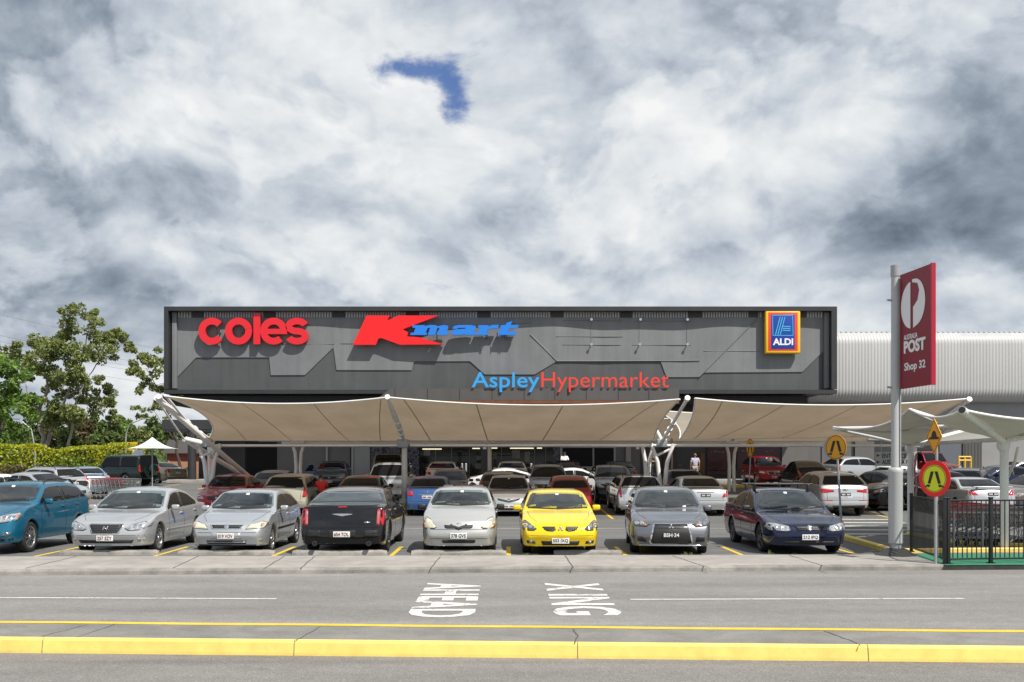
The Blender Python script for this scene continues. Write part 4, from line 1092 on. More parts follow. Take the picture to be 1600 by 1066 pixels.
# speed hump diamond, higher on its own pole behind the ringed sign
t = thing('speed_hump_sign', 'amber diamond speed hump sign above the red ringed sign', 'road sign')
yd = q.y + .25; xd = P(1464.5, 0, yd).x; n = Vector((-math.sin(R(90)), -math.cos(R(90)), 0)); c = P(1459.5, 682, yd); fn = on_plate(c, n)
b = MB(); b.tube((xd + .01, yd + .05, ZP), (xd + .01, yd + .05, c.z + .18), .028, .028, 10); b.build('pole', M['galv'], t)
b = MB(); k = .36; b.prism([(-k, 0), (0, -k), (k, 0), (0, k)], lambda a, c_, d: fn(a, c_, -.012 if d == 0 else 0), 1.0); pl = b.build('plate', M['amber_sign'], t, fix=True)
b = MB()
for (a0, a1) in (((-.325, 0), (0, .325)), ((0, .325), (.325, 0)), ((.325, 0), (0, -.325)), ((0, -.325), (-.325, 0))):
    L_, R_ = stroke_poly([a0, a1], .014); b.add([fn(*p, .003) for p in (L_[0], L_[1], R_[1], R_[0])], [(0, 1, 2, 3)])
b.prism([(-.22, -.06), (.22, -.06), (.22, -.015), (.13, -.015)] + [(.12 * math.cos(R(a)), -.015 + .13 * math.sin(R(a))) for a in range(10, 171, 20)] + [(-.13, -.015), (-.22, -.015)], lambda a, c_, d: fn(a, c_, .002 if d == 0 else .005), 1.0)
b.build('hump_symbol', M['sign_black'], pl)
# grey direction board hanging from the canopy
t = thing('direction_board', 'grey hanging board reading Entrance at Australia Post, partly behind the pylon', 'sign')
Yb = 39.0; a, c = P(1367, 728, Yb), P(1432, 706.5, Yb)
b = MB(); b.box(((a.x + c.x) / 2, Yb, (a.z + c.z) / 2), (c.x - a.x, .04, c.z - a.z), ch=.008); b.build('board', M['frame_grey'], t)
b = MB(); mz = (a.z + c.z) / 2
fit_text(b, 'ENTRANCE AT', lambda x, z, d: (x, Yb - .022 - d, z), a.x + .27, c.x - .1, mz + .03, c.z - .06, .02, .006)
fit_text(b, 'AUSTRALIA POST', lambda x, z, d: (x, Yb - .022 - d, z), a.x + .27, c.x - .02, a.z + .06, mz - .03, .02, .006)
for zz in (mz + .13, a.z + .14): b.prism([(a.x + .06, zz - .05), (a.x + .2, zz), (a.x + .06, zz + .07)], lambda x, z, d: (x, Yb - .022 - (0 if d == 0 else .006), z), 1.0)
b.build('lettering', M['sign_black'], t)
for x in (a.x + .25, c.x - .25): b = MB(); b.tube((x, Yb, c.z), (x, Yb, c.z + .75), .012, n=5); b.build('hanger', M['galv'], t)

# black picket fence round the trolley bay
def fence(label, A, B, zA, zB, h, posts=True):
    t = thing('picket_fence', label, 'fence', (0, 0, 0), 0, 'black steel fence panels')
    A, B = Vector(A), Vector(B); L_ = (B - A).length; d = (B - A).normalized(); ang = math.atan2(d.y, d.x)
    n = max(3, round(L_ / .098)); b = MB()
    for i in range(1, n):
        p = A.lerp(B, i / n); b.box((p.x, p.y, zA + .10 + (h - .14) / 2), (.016, .016, h - .16), ang)
    m_ = (A + B) / 2
    for zz in (zA + .10, zA + h - .04): b.box((m_.x, m_.y, zz), (L_, .034, .034), ang, ch=.004)
    b.build('panel', M['black_steel'], t)
    for p in ([A] if posts == 1 else [A, B]):
        b = MB(); b.box((p.x, p.y, zA + h / 2), (.065, .065, h), ang, ch=.006); b.box((p.x, p.y, zA + h + .012), (.075, .075, .03), ang, ch=.008); b.box((p.x, p.y, zA + .012), (.14, .11, .02), ang); b.build('post', M['black_steel'], t)
f0, f1, f2, f3, f4 = gp(1424, 862.5, ZP), gp(1476, 881.5, ZP), gp(1548, 880.5, ZP), gp(1621, 879.8, ZP), gp(1696, 879, ZP)
fence('black picket fence panel running back from the kerb to the pylon base', f0, f1, ZP, ZP, 1.30, 2)
fence('black picket fence panel just right of the ringed sign', f1 + Vector((.07, 0, 0)), f2, ZP, ZP, 1.30, 0)
fence('black picket fence panel at the right picture edge', f2 + Vector((.001, 0, 0)), f3, ZP, ZP, 1.30, 1)
fence('black picket fence panel beyond the right picture edge', f3 + Vector((.04, 0, 0)), f4, ZP, ZP, 1.30, 2)

# concrete wheel stops
stop_labels = ['concrete wheel stop before the silver sedan with the wide grille', 'concrete wheel stop before the silver hatchback with dark grille', 'concrete wheel stop behind the black sedan', 'concrete wheel stop before the small silver hatchback', 'concrete wheel stop half hidden beside the yellow car']
M['stop'] = concrete('wheel stop concrete', .34, (1, .94, .84), .45)
for (xa, xb, lab) in ((88, 243, 0), (274, 426, 1), (454, 603, 2), (642, 791, 3), (866, 973, 4)):
    a, c = gp(xa, 868.5, 0.0), gp(xb, 868.5, 0.0); y = a.y + .22
    b = MB(); w = .075; pr_ = [(-w, 0), (-w * .95, .06), (-w * .6, .11), (w * .6, .11), (w * .95, .06), (w, 0)]
    NS = 24; vs = []
    for i in range(NS + 1):
        x = a.x + (c.x - a.x) * i / NS; e = .0 if 0 < i < NS else .02
        for (dy, dz) in pr_: vs.append((x + random.uniform(-.01, .01), y + dy * (1 - e) + random.uniform(-.004, .004), max(0, dz - e) + (random.uniform(-.006, .004) if dz > 0 else 0)))
    fs = [(i * 6 + k, (i + 1) * 6 + k, (i + 1) * 6 + k + 1, i * 6 + k + 1) for i in range(NS) for k in range(5)] + [(0, 1, 2, 3, 4, 5), tuple(NS * 6 + k for k in (5, 4, 3, 2, 1, 0))]
    b.add(vs, fs); tag(b.build('wheel_stop', M['stop'], fix=True), stop_labels[lab], 'wheel stop', 'concrete wheel stops')
# ------------------------------------------------------------------ cars
def pchip(ctrl):
    xs = [p[0] for p in ctrl]; ys = [p[1] for p in ctrl]; n = len(xs)
    h = [xs[i + 1] - xs[i] for i in range(n - 1)]; d = [(ys[i + 1] - ys[i]) / h[i] for i in range(n - 1)]
    m = [d[0]] + [0.0 if d[i - 1] * d[i] <= 0 else 3 * (h[i - 1] + h[i]) / ((2 * h[i] + h[i - 1]) / d[i - 1] + (h[i] + 2 * h[i - 1]) / d[i]) for i in range(1, n - 1)] + [d[-1]]
    def f(x):
        if x <= xs[0]: return ys[0]
        if x >= xs[-1]: return ys[-1]
        i = 0
        while x > xs[i + 1]: i += 1
        t = (x - xs[i]) / h[i]; t2, t3 = t * t, t * t * t
        return (2 * t3 - 3 * t2 + 1) * ys[i] + (t3 - 2 * t2 + t) * h[i] * m[i] + (-2 * t3 + 3 * t2) * ys[i + 1] + (t3 - t2) * h[i] * m[i + 1]
    return f

class Shape:
    """body surface of one kind of car. y runs from the nose (0) to the tail (L)"""
    def __init__(s, L, W, H, fo, wb, r, hf, yc, zc, yrf, yrr, zrr, yd, zd, zt, tum=.26, wf=.70, wr=.76, df=.62, dr=.45, sill=.20, belt=(.90, .98), nose=.30, boxy=2.6, fb=.21, bow=.13):
        s.__dict__.update(locals()); del s.__dict__['s']
        zn = hf
        c = [(0, zn - nose), (.02, zn - .16), (.06, zn - .075), (.14, zn - .02), (.26, zn + .01)]
        c += [(yc * .6, zn + (zc - zn) * .66), (yc - .12, zc - .022), (yc, zc)]
        for t in (.25, .5, .75): c.append((yc + (yrf - yc) * t, zc + (H - .055 - zc) * (t + .10 * t * (1 - t))))
        c += [(yrf, H - .055), (yrf + .25, H - .018), (yrf + (yrr - yrf) * .5, H), (yrr, zrr)]
        for t in (.33, .66): c.append((yrr + (yd - yrr) * t, zrr + (zd - zrr) * (t - .10 * t * (1 - t))))
        c.append((yd, zd))
        if L - yd > .35: c += [(yd + .12, zd - .012), (L - .14, zt), (L - .05, zt - .05), (L - .015, zt - .16), (L, zt - .34)]
        else: c += [(max(yd + .012, L - .05), zd - .10), (L - .02, zd - .26), (L, zd - .42)]
        s.top = pchip(c)
        s.bot = pchip([(0, fb), (.30, fb - .005), (.45, sill), (L - .45, sill), (L - .30, sill + .05), (L, sill + .06)])
        s.ax1, s.ax2 = fo, fo + wb
        s.ra = r + .055
    def hw(s, y):
        W2 = s.W / 2
        if y < s.df: k = 1 - y / s.df; return W2 * (s.wf + (1 - s.wf) * (1 - k ** 2.7) ** (1 / 2.7))
        if y > s.L - s.dr: k = 1 - (s.L - y) / s.dr; return W2 * (s.wr + (1 - s.wr) * (1 - k ** 2.7) ** (1 / 2.7))
        return W2
    def zbelt(s, y): return s.belt[0] + (s.belt[1] - s.belt[0]) * clamp((y - s.yc) / (s.yd - s.yc + 1e-6))
    def sec(s, y, z):
        """half width of the section at height z"""
        w = s.hw(y); b = s.zbelt(y)
        if z <= b:
            t = clamp((z - s.sill) / (b - s.sill))
            f = .945 + .062 * math.sin(math.pi * min(1, t * 1.25) * .8) if t < .8 else .945 + .062 * math.sin(math.pi * .8) * (1 - (t - .8) / .2 * .55)
            # a soft shoulder crease
            return w * min(1.0, f)
        f0 = .945 + .062 * math.sin(math.pi * .8) * .45
        t = (z - b) / (s.H - b)
        return w * f0 * (1 - s.tum * (t ** 1.12))
    def low(s, y):
        z = s.bot(y)
        for a in (s.ax1, s.ax2):
            d = abs(y - a)
            if d < s.ra: z = max(z, s.r + math.sqrt(s.ra ** 2 - d * d) * 1.0)
        return z
    def stations(s):
        ys = set()
        for k in range(0, 16): ys.add(round(s.df * (k / 15) ** 1.9, 4))
        for k in range(0, 14): ys.add(round(s.L - s.dr * (k / 13) ** 1.9, 4))
        y = s.df
        while y < s.L - s.dr: ys.add(round(y, 4)); y += .09
        for a in (s.ax1, s.ax2):
            for k in range(-12, 13): ys.add(round(a + s.ra * math.sin(k / 12 * math.pi / 2), 4))
            ys.add(round(a - s.ra - .004, 4)); ys.add(round(a + s.ra + .004, 4))
        ys = sorted(y for y in ys if 0 <= y <= s.L); out = [ys[0]]
        for y in ys[1:]:
            if y - out[-1] > .0035: out.append(y)
        return out
    def mesh(s):
        vs = []; fs = []; NS, NT_ = 11, 8
        ys = s.stations(); row = None
        for y in ys:
            zl, zt = s.low(y), s.top(y)
            zt = max(zt, zl + .04)
            cab = clamp((zt - s.zbelt(y)) / (s.H - s.zbelt(y)))
            rc = (.055 + .05 * cab) * (1 if y > .1 else .4 + 6 * y); rc = min(rc, (zt - zl) * .5); ze = zt - rc
            half = []
            xi = s.sec(y, zl)
            half.append((xi - .09, zl + .004)); half.append((xi - .012, zl))
            for k in range(NS + 1):
                z = zl + .006 + (ze - zl - .006) * k / NS; half.append((s.sec(y, z), z))
            xe = half[-1][0]
            for k in range(1, NT_ + 1):
                a = math.pi / 2 * k / NT_; half.append((xe * math.cos(a) ** (2 / s.boxy) if k < NT_ else 0.0, ze + rc * math.sin(a) ** (2 / s.boxy)))
            r = [(x, y, z) for x, z in half] + [(-x, y, z) for x, z in half[-2::-1]]
            row = len(r); vs += r
        n = len(ys)
        for i in range(n - 1):
            for k in range(row - 1): fs.append((i * row + k, (i + 1) * row + k, (i + 1) * row + k + 1, i * row + k + 1))
        # nose and tail faces as fine grids so that they can bow
        NC = 10
        for i, flip in ((0, False), (n - 1, True)):
            half = row // 2; cols = []
            for k in range(half + 1):
                a, c = vs[i * row + k], vs[i * row + row - 1 - k]
                if k == half: cols.append([i * row + k] * (NC + 1)); continue
                ids = [i * row + k]
                for j in range(1, NC): ids.append(len(vs)); t = j / NC; vs.append(tuple(a[q] + (c[q] - a[q]) * t for q in range(3)))
                ids.append(i * row + row - 1 - k); cols.append(ids)
            for k in range(half):
                for j in range(NC):
                    f = (cols[k][j], cols[k][j + 1], cols[k + 1][j + 1], cols[k + 1][j])
                    f = tuple(dict.fromkeys(f))
                    if len(f) > 2: fs.append(f)
        W2 = s.W / 2; out = []
        for x, y, z in vs:
            u = min(1.0, abs(x) / W2)
            y2 = y + s.bow * u * u * clamp(1 - y / .9) + .07 * min(1.2, ((z - .50) / .32) ** 2) * clamp(1 - y / .28) - .028 * math.exp(-((z - .46) / .10) ** 2) * clamp(1 - y / .3)
            yr = s.L - y
            y2 -= .07 * u * u * clamp(1 - yr / .7) + .05 * min(1.4, ((z - .52) / .36) ** 2) * clamp(1 - yr / .22) - .03 * math.exp(-((z - .48) / .12) ** 2) * clamp(1 - yr / .3)
            out.append((x, y2, z))
        return out, fs

SH = {}
def shape(name, **k): SH[name] = k
shape('sedan', L=4.70, W=1.80, H=1.46, fo=.93, wb=2.72, r=.325, hf=.76, yc=1.28, zc=.97, yrf=2.12, yrr=3.25, zrr=1.40, yd=3.98, zd=1.08, zt=1.03, belt=(.91, .98))
shape('bigsedan', L=4.88, W=1.84, H=1.45, fo=.92, wb=2.79, r=.325, hf=.72, yc=1.30, zc=.94, yrf=2.18, yrr=3.30, zrr=1.40, yd=4.08, zd=1.07, zt=1.03, belt=(.89, .97), df=.75)
shape('brick', L=5.04, W=1.90, H=1.49, fo=.95, wb=3.05, r=.36, hf=.84, yc=1.45, zc=1.05, yrf=2.20, yrr=3.60, zrr=1.40, yd=4.33, zd=1.14, zt=1.11, belt=(1.00, 1.08), wr=.86, dr=.34, wf=.86, df=.4, tum=.27)
shape('hatch', L=4.11, W=1.71, H=1.43, fo=.85, wb=2.61, r=.31, hf=.74, yc=1.16, zc=.97, yrf=1.92, yrr=3.30, zrr=1.36, yd=3.92, zd=1.00, zt=.95, belt=(.90, .96))
shape('small', L=3.62, W=1.66, H=1.50, fo=.73, wb=2.37, r=.295, hf=.84, yc=.98, zc=1.06, yrf=1.66, yrr=2.95, zrr=1.43, yd=3.52, zd=1.05, zt=.98, belt=(.95, 1.0), df=.62, wf=.68, nose=.34)
shape('suv', L=4.45, W=1.80, H=1.64, fo=.88, wb=2.67, r=.355, hf=.92, yc=1.20, zc=1.14, yrf=1.95, yrr=3.70, zrr=1.56, yd=4.32, zd=1.14, zt=1.05, belt=(1.06, 1.16), sill=.28, fb=.27, df=.66)
shape('wagon', L=4.60, W=1.76, H=1.56, fo=.92, wb=2.60, r=.33, hf=.84, yc=1.25, zc=1.05, yrf=2.0, yrr=3.95, zrr=1.50, yd=4.50, zd=1.02, zt=.95, belt=(.97, 1.02), sill=.26, fb=.25, dr=.28, wr=.86)
shape('fourwd', L=4.55, W=1.86, H=1.92, fo=.80, wb=2.55, r=.37, hf=1.02, yc=1.30, zc=1.20, yrf=1.75, yrr=4.30, zrr=1.90, yd=4.50, zd=1.12, zt=1.05, belt=(1.14, 1.14), sill=.38, fb=.36, dr=.16, wr=.92, wf=.86, df=.35, tum=.16)
shape('pickup', L=5.1, W=1.83, H=1.78, fo=.86, wb=3.0, r=.37, hf=.96, yc=1.30, zc=1.18, yrf=1.95, yrr=3.2, zrr=1.72, yd=3.50, zd=1.18, zt=1.12, belt=(1.12, 1.16), sill=.36, fb=.34, dr=.16, wr=.92, wf=.82, df=.45, tum=.2)
shape('sports', L=4.40, W=1.81, H=1.40, fo=.88, wb=2.65, r=.335, hf=.76, yc=1.12, zc=.98, yrf=2.05, yrr=2.95, zrr=1.37, yd=4.18, zd=1.06, zt=.98, belt=(.92, 1.02))

_wheel_cache = {}
def wheel_parts(r, style):
    k = (r, style)
    if k in _wheel_cache: return _wheel_cache[k]
    w = .205; rr = r * .70
    b = MB(); b.lathe([(rr - .005, -w / 2 + .02), (rr + .01, -w / 2 + .004), (r * .93, -w / 2), (r * .985, -w / 2 + .02), (r, -w / 2 + .05), (r, w / 2 - .05), (r * .985, w / 2 - .02), (r * .93, w / 2), (rr + .01, w / 2 - .004), (rr - .005, w / 2 - .02), (rr - .02, w / 2 - .05)], axis='X', n=28)
    tyre = b.build('tyre', M['rubber'])
    b = MB(); o = w / 2 - .018
    b.lathe([(rr + .004, o + .012), (rr - .012, o + .016), (rr - .022, o - .004), (rr - .026, -.06)], axis='X', n=28)
    n = {'five': 5, 'seven': 7, 'ten': 10, 'cover': 9}[style]; ws = {'five': .062, 'seven': .05, 'ten': .030, 'cover': .058}[style]
    for i in range(n):
        a = 2 * math.pi * i / n; ca, sa = math.cos(a), math.sin(a); q = []
        for (rad, hw_, xx) in ((.035, ws * .8, o + .0), (rr * .6, ws * .55, o + .004), (rr - .012, ws * .75, o + .006)):
            for sgn in (-1, 1): q.append((xx, rad * ca - sgn * hw_ / 2 * sa * 1.0, rad * sa + sgn * hw_ / 2 * ca))
        q += [(x - .05, y, z) for x, y, z in q]
        b.add(q, [(0, 1, 3, 2), (2, 3, 5, 4), (0, 2, 8, 6), (2, 4, 10, 8), (1, 7, 9, 3), (3, 9, 11, 5)])
    b.lathe([(0, o + .012), (.04, o + .012), (.05, o + .002), (.05, -.02)], axis='X', n=14)
    rim = b.build('rim', M['alloy'])
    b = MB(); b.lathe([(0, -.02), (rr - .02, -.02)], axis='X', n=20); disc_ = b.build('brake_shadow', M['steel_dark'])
    _wheel_cache[k] = (tyre.data, rim.data, disc_.data)
    for q in (tyre, rim, disc_): bpy.data.objects.remove(q)
    return _wheel_cache[k]

class Car:
    def __init__(s, kind, label, cat, loc, yaw, paint_m, group=None, name='parked_car', detail=2, wheel=('five', 'alloy'), grp='cars parked in the lot', steer=0.0, **ov):
        p = dict(SH[kind])
        if 'L' in ov:
            q_ = ov['L'] / p['L']
            for k_ in ('fo', 'wb', 'yc', 'yrf', 'yrr', 'yd'): p[k_] *= q_
        p.update(ov); s.s = Shape(**p); s.kind = kind; s.detail = detail
        s.t = thing(name, label, cat, loc, R(yaw), grp)
        s.paint = paint_m
        if loc[1] > 39.5 and loc[1] < 61: s.t.rotation_euler.x = .036 * math.cos(R(yaw)); s.t.rotation_euler.y = -.036 * math.sin(R(yaw))
        vs, fs = s.s.mesh()
        s.off = Vector((0, -s.s.L / 2, 0))
        s.bvh = BVHTree.FromPolygons([Vector(v) for v in vs], fs)
        b = MB(); b.add([Vector(v) + s.off for v in vs], fs, True); s.body = b.build('body', paint_m, s.t, fix=True)
        s.body.data.polygons.foreach_set('use_smooth', [True] * len(s.body.data.polygons))
        sh = s.s
        # dark floor pan and wheel housings
        b = MB(); inn = sh.W / 2 - .27
        b.box((0, 0, (sh.sill + .02 + .62) / 2), (inn * 2, sh.L - .5, .60 - sh.sill)); b.box((0, (sh.ax1 + sh.ax2) / 2 - sh.L / 2, sh.sill + .14), (sh.W - .22, sh.wb - sh.ra * 2 - .04, .22)); s.under = b.build('underbody', M['steel_dark'], s.t)
        td, rd, bd = wheel_parts(sh.r, wheel[0])
        for ya in (sh.ax1, sh.ax2):
            for sx in (-1, 1):
                w = empty('wheel', (sx * (sh.W / 2 - .125), ya - sh.L / 2, sh.r)); w.parent = s.t
                w.rotation_euler = (random.uniform(0, 6.2), 0, (0 if sx > 0 else math.pi) + (R(steer) if ya == sh.ax1 else 0))
                for nm, dd, mm in (('tyre', td, None), ('rim', rd, M[wheel[1]]), ('rim_shade', bd, None)):  # last part: flat near-black disc that paints the shade behind the spokes
                    o = bpy.data.objects.new(nm, dd); C.objects.link(o); o.parent = w
                    if mm is not None and mm is not M['alloy']: o.material_slots[0].link = 'OBJECT'; o.material_slots[0].material = mm
    # --- patches that lie on the body
    def patch(s, name, polys, axis, m, off=.004, du=.09, parent=None, skirt=.012):
        """closed outlines seen from one side ('F','R' in x,z; 'S','s' right/left in y,z; 'T' in x,y) laid on the body"""
        b = MB()
        for poly in polys:
            bm = bmesh.new(); f = bm.faces.new([bm.verts.new((p[0], p[1], 0)) for p in poly])
            f.normal_update()
            if f.normal.z < 0: f.normal_flip()
            bmesh.ops.triangulate(bm, faces=[f], ngon_method='EAR_CLIP')
            for ax in (0, 1):
                lo = min(p[ax] for p in poly); hi = max(p[ax] for p in poly); k = math.floor(lo / du) + 1
                while k * du < hi - 1e-5:
                    nn = (1, 0, 0) if ax == 0 else (0, 1, 0); co = (k * du, 0, 0) if ax == 0 else (0, k * du, 0)
                    bmesh.ops.bisect_plane(bm, geom=bm.verts[:] + bm.edges[:] + bm.faces[:], plane_co=co, plane_no=nn, dist=1e-5); k += 1
            dead = []; pos = {}
            for v in bm.verts:
                a, c = v.co.x, v.co.y
                if axis == 'F': o, d = Vector((a, -3, c)), Vector((0, 1, 0))
                elif axis == 'R': o, d = Vector((a, s.s.L + 3, c)), Vector((0, -1, 0))
                elif axis == 'S': o, d = Vector((3, a, c)), Vector((-1, 0, 0))
                elif axis == 's': o, d = Vector((-3, a, c)), Vector((1, 0, 0))
                else: o, d = Vector((a, c, 4)), Vector((0, 0, -1))
                h = s.bvh.ray_cast(o, d)
                if h[0] is None: dead.append(v); continue
                n = h[1]
                if n.dot(d) > 0: n = -n
                pos[v] = (h[0], n)
            if dead: bmesh.ops.delete(bm, geom=dead, context='VERTS')
            bm.verts.index_update(); bm.faces.ensure_lookup_table()
            vl = [v for v in bm.verts]
            if not bm.faces: bm.free(); continue
            V = [pos[v][0] + pos[v][1] * off + s.off for v in vl]
            F_ = [tuple(v.index for v in f.verts) for f in bm.faces]
            n0 = len(V); ix = {}
            for e in bm.edges:
                if len(e.link_faces) == 1:
                    for v in e.verts:
                        if v.index not in ix: ix[v.index] = len(V); V.append(pos[v][0] - pos[v][1] * skirt + s.off)
                    F_.append((e.verts[0].index, e.verts[1].index, ix[e.verts[1].index], ix[e.verts[0].index]))
            bm.free(); b.add(V, F_, True)
        if not b.v: return None
        o = b.build(name, m, parent or s.t, fix=True)
        return o
    def pair(s, name, poly, axis, m, parent=None, **k):
        """mirrored parts left and right, each a mesh of its own"""
        out = []
        for sg in (-1, 1):
            out.append(s.patch(name, [[(sg * a, c) for a, c in poly]], axis, m, parent=parent, **k))
        return out
    def U(s, poly, k=1.0): return [(a * s.s.W / 2, c) for a, c in poly]
    def box_on(s, name, axis, a, c, size, m, out=.0, parent=None, ch=.01, roll=0.0):
        """small solid set on the body at (a, c) seen from axis"""
        if axis == 'F': o, d = Vector((a, -3, c)), Vector((0, 1, 0))
        elif axis == 'R': o, d = Vector((a, s.s.L + 3, c)), Vector((0, -1, 0))
        elif axis == 'T': o, d = Vector((a, c, 4)), Vector((0, 0, -1))
        else: o, d = Vector((3 if axis == 'S' else -3, a, c)), Vector((-1 if axis == 'S' else 1, 0, 0))
        h = s.bvh.ray_cast(o, d)
        if h[0] is None: return None
        b = MB(); b.box(h[0] - d * out + s.off, size, ch=ch, M=Matrix.Rotation(roll, 4, 'Y') if roll else None); return b.build(name, m, parent or s.t)
    def glasshouse(s, open_=False, screen=None, tint=None, rear=True, bpillar=None, cpillar=None, side_end=None, quarter=True):
        sh = s.s; screen = screen or M['screen']; tint = tint or M['tint']
        # windscreen in front view
        zb0, zt0 = sh.zc + .035, sh.H - .085
        def hwat(z, y0, y1):
            lo, hi = y0, y1
            for _ in range(30):
                mid = (lo + hi) / 2
                if (sh.top(mid) < z) == (y0 < y1): lo = mid
                else: hi = mid
            return sh.sec(lo, max(z - .03, .3)), lo
        pts = []
        xb, _ = hwat(zb0, sh.yc, sh.yrf); xt, _ = hwat(zt0, sh.yc, sh.yrf)
        k = .915
        poly = [(-xb * k, zb0 + .03), (-xb * .5, zb0 + .008), (0, zb0), (xb * .5, zb0 + .008), (xb * k, zb0 + .03), (xb * k - .01, zb0 + .07)]
        poly += [(xt * k + .015, zt0 - .05), (xt * k - .03, zt0 - .008), (0, zt0 + .004), (-xt * k + .03, zt0 - .008), (-xt * k - .015, zt0 - .05), (-xb * k + .01, zb0 + .07)]
        if open_: screen = M['clear_glass']; s.cabin(poly)
        s.ws = s.patch('windscreen', [poly], 'F', screen, .003, du=.08)
        if s.detail > 1:
            def arm(x0, z0, x1, z1):
                q, _ = stroke_poly([(x0, z0), (x1, z1)], .028); r_, l_ = stroke_poly([(x0, z0), (x1, z1)], .028)
                return [r_[0], r_[1], l_[1], l_[0]]
            s.patch('wiper', [arm(-.02, zb0 + .005, xb * .72, zb0 + .045)], 'F', M['dark_plastic'], .014)
            s.patch('wiper', [arm(-xb * .72, zb0 + .012, -.10, zb0 + .05)], 'F', M['dark_plastic'], .014)
            s.patch('cowl', [[(-xb * .86, zb0 - .012), (0, zb0 - .035), (xb * .86, zb0 - .012), (xb * .88, zb0 + .022), (0, zb0 - .008), (-xb * .88, zb0 + .022)]], 'F', M['dark_plastic'], .004)
            for sx, w_ in ((.0, .055),):
                s.patch('inspection_sticker', [[(sx - .03, zt0 - .05), (sx + .05, zt0 - .05), (sx + .05, zt0 - .015), (sx - .03, zt0 - .015)]], 'F', M['white_face'], .007, parent=s.ws)
        if rear:
            zb1, zt1 = sh.zd + (.03 if sh.L - sh.yd > .35 else .06), sh.zrr - .035
            xb1, _ = hwat(zb1, sh.yd, sh.yrr); xt1, _ = hwat(zt1, sh.yd, sh.yrr); k = .88
            poly = [(-xb1 * k + .03, zb1), (xb1 * k - .03, zb1), (xb1 * k, zb1 + .05), (xt1 * k, zt1 - .05), (xt1 * k - .04, zt1), (-xt1 * k + .04, zt1), (-xt1 * k, zt1 - .05), (-xb1 * k, zb1 + .05)]
            s.rw = s.patch('rear_window', [poly], 'R', tint if sh.L - sh.yd < .35 or s.detail < 2 else screen, .003)
        # side windows
        B = bpillar or (sh.yrf + (sh.yrr - sh.yrf) * .45); E = side_end or (sh.yd - .30)
        Cp = cpillar
        def zu(y): return min(sh.top(y) - .125, sh.H - .135)
        def zl(y): return sh.zbelt(y) + .035
        A0 = sh.yc
        while zu(A0) < zl(A0) + .05: A0 += .02
        E0 = E
        while zu(E0) < zl(E0) + .04: E0 -= .02
        def win(ya, yb):
            n = 10; lo = [(ya + (yb - ya) * i / n, zl(ya + (yb - ya) * i / n)) for i in range(n + 1)]; hi = [(ya + (yb - ya) * i / n, zu(ya + (yb - ya) * i / n)) for i in range(n, -1, -1)]
            if zu(ya) - zl(ya) > .25: hi[-1] = (ya + .03, hi[-1][1] - .01); lo[0] = (ya, lo[0][1] + .02)
            return lo + hi
        spans = [(A0, B - .045), (B + .045, E0)]
        if Cp: spans = [(A0, B - .045), (B + .045, Cp - .03), (Cp + .03, E0)]
        for ax in 'Ss':
            for a, c in spans: s.patch('side_window', [win(a, c)], ax, tint, .003)
            s.patch('pillar_trim', [[(B - .04, zl(B)), (B + .04, zl(B)), (B + .04, zu(B)), (B - .04, zu(B))]], ax, M['dark_plastic'], .0025)
        # doors: seams and handles
        if s.detail > 1:
            for ax in 'Ss':
                z0 = sh.sill + .08
                for y in (A0 - .02, B, min(E0 - .05, sh.ax2 - .02)):
                    zlo = max(z0, sh.low(y) + .03)
                    s.patch('door_seam', [[(y - .006, zlo), (y + .006, zlo), (y + .006, sh.zbelt(y) + .01), (y - .006, sh.zbelt(y) + .01)]], ax, M['steel_dark'], .002, skirt=.004)
                for y in (B - .16, min(E0 - .05, sh.ax2 - .02) - .12):
                    s.box_on('door_handle', ax, y, sh.zbelt(y) - .10, (.035, .19, .032), s.handle if hasattr(s, 'handle') else s.paint, .008)
        # mirrors
        ym = A0 + .16
        for sx in (-1, 1):
            x = sh.sec(ym, sh.zbelt(ym)); z = sh.zbelt(ym) + .075
            b = MB(); b.box((sx * (x + .115), ym - sh.L / 2 - .01, z), (.19, .10, .13), ch=.04); b.tube((sx * (x - .02), ym - sh.L / 2, z - .05), (sx * (x + .06), ym - sh.L / 2, z - .03), .025)
            o = b.build('mirror', s.mirror if hasattr(s, 'mirror') else s.paint, s.t)
            b = MB(); b.box((sx * (x + .115), ym - sh.L / 2 + .042, z), (.16, .006, .10)); b.build('mirror_glass', M['screen'], o)
    def cabin(s, poly):
        """open the body behind the windscreen and furnish the cabin"""
        cx = sum(p[0] for p in poly) / len(poly); cz = sum(p[1] for p in poly) / len(poly)
        sm = [(cx + (a - cx) * .975, cz + (z - cz) * .95) for a, z in poly]
        def inside(a, z):
            r = False; n = len(sm)
            for i in range(n):
                (xa, za), (xb, zb) = sm[i], sm[i - 1]
                if (za > z) != (zb > z) and a < (xb - xa) * (z - za) / (zb - za) + xa: r = not r
            return r
        sh = s.s; bm = bmesh.new(); bm.from_mesh(s.body.data)
        dead = [f for f in bm.faces if f.calc_center_median().y + sh.L / 2 < sh.yrf + .1 and all(inside(v.co.x, v.co.z) for v in f.verts)]
        bmesh.ops.delete(bm, geom=dead, context='FACES'); bm.to_mesh(s.body.data); bm.free()
        W2 = sh.W / 2; y0 = sh.yc - sh.L / 2
        b = MB(); b.box((0, y0 + .42, sh.zc - .16), (sh.W * .80, .62, .26), ch=.06); b.build('dashboard', M['cabin_dark'], s.t)
        b = MB(); b.box((0, y0 + 1.4, sh.zc - .42), (sh.W * .84, 2.4, .06)); b.build('cabin_floor', M['cabin_dark'], s.t)
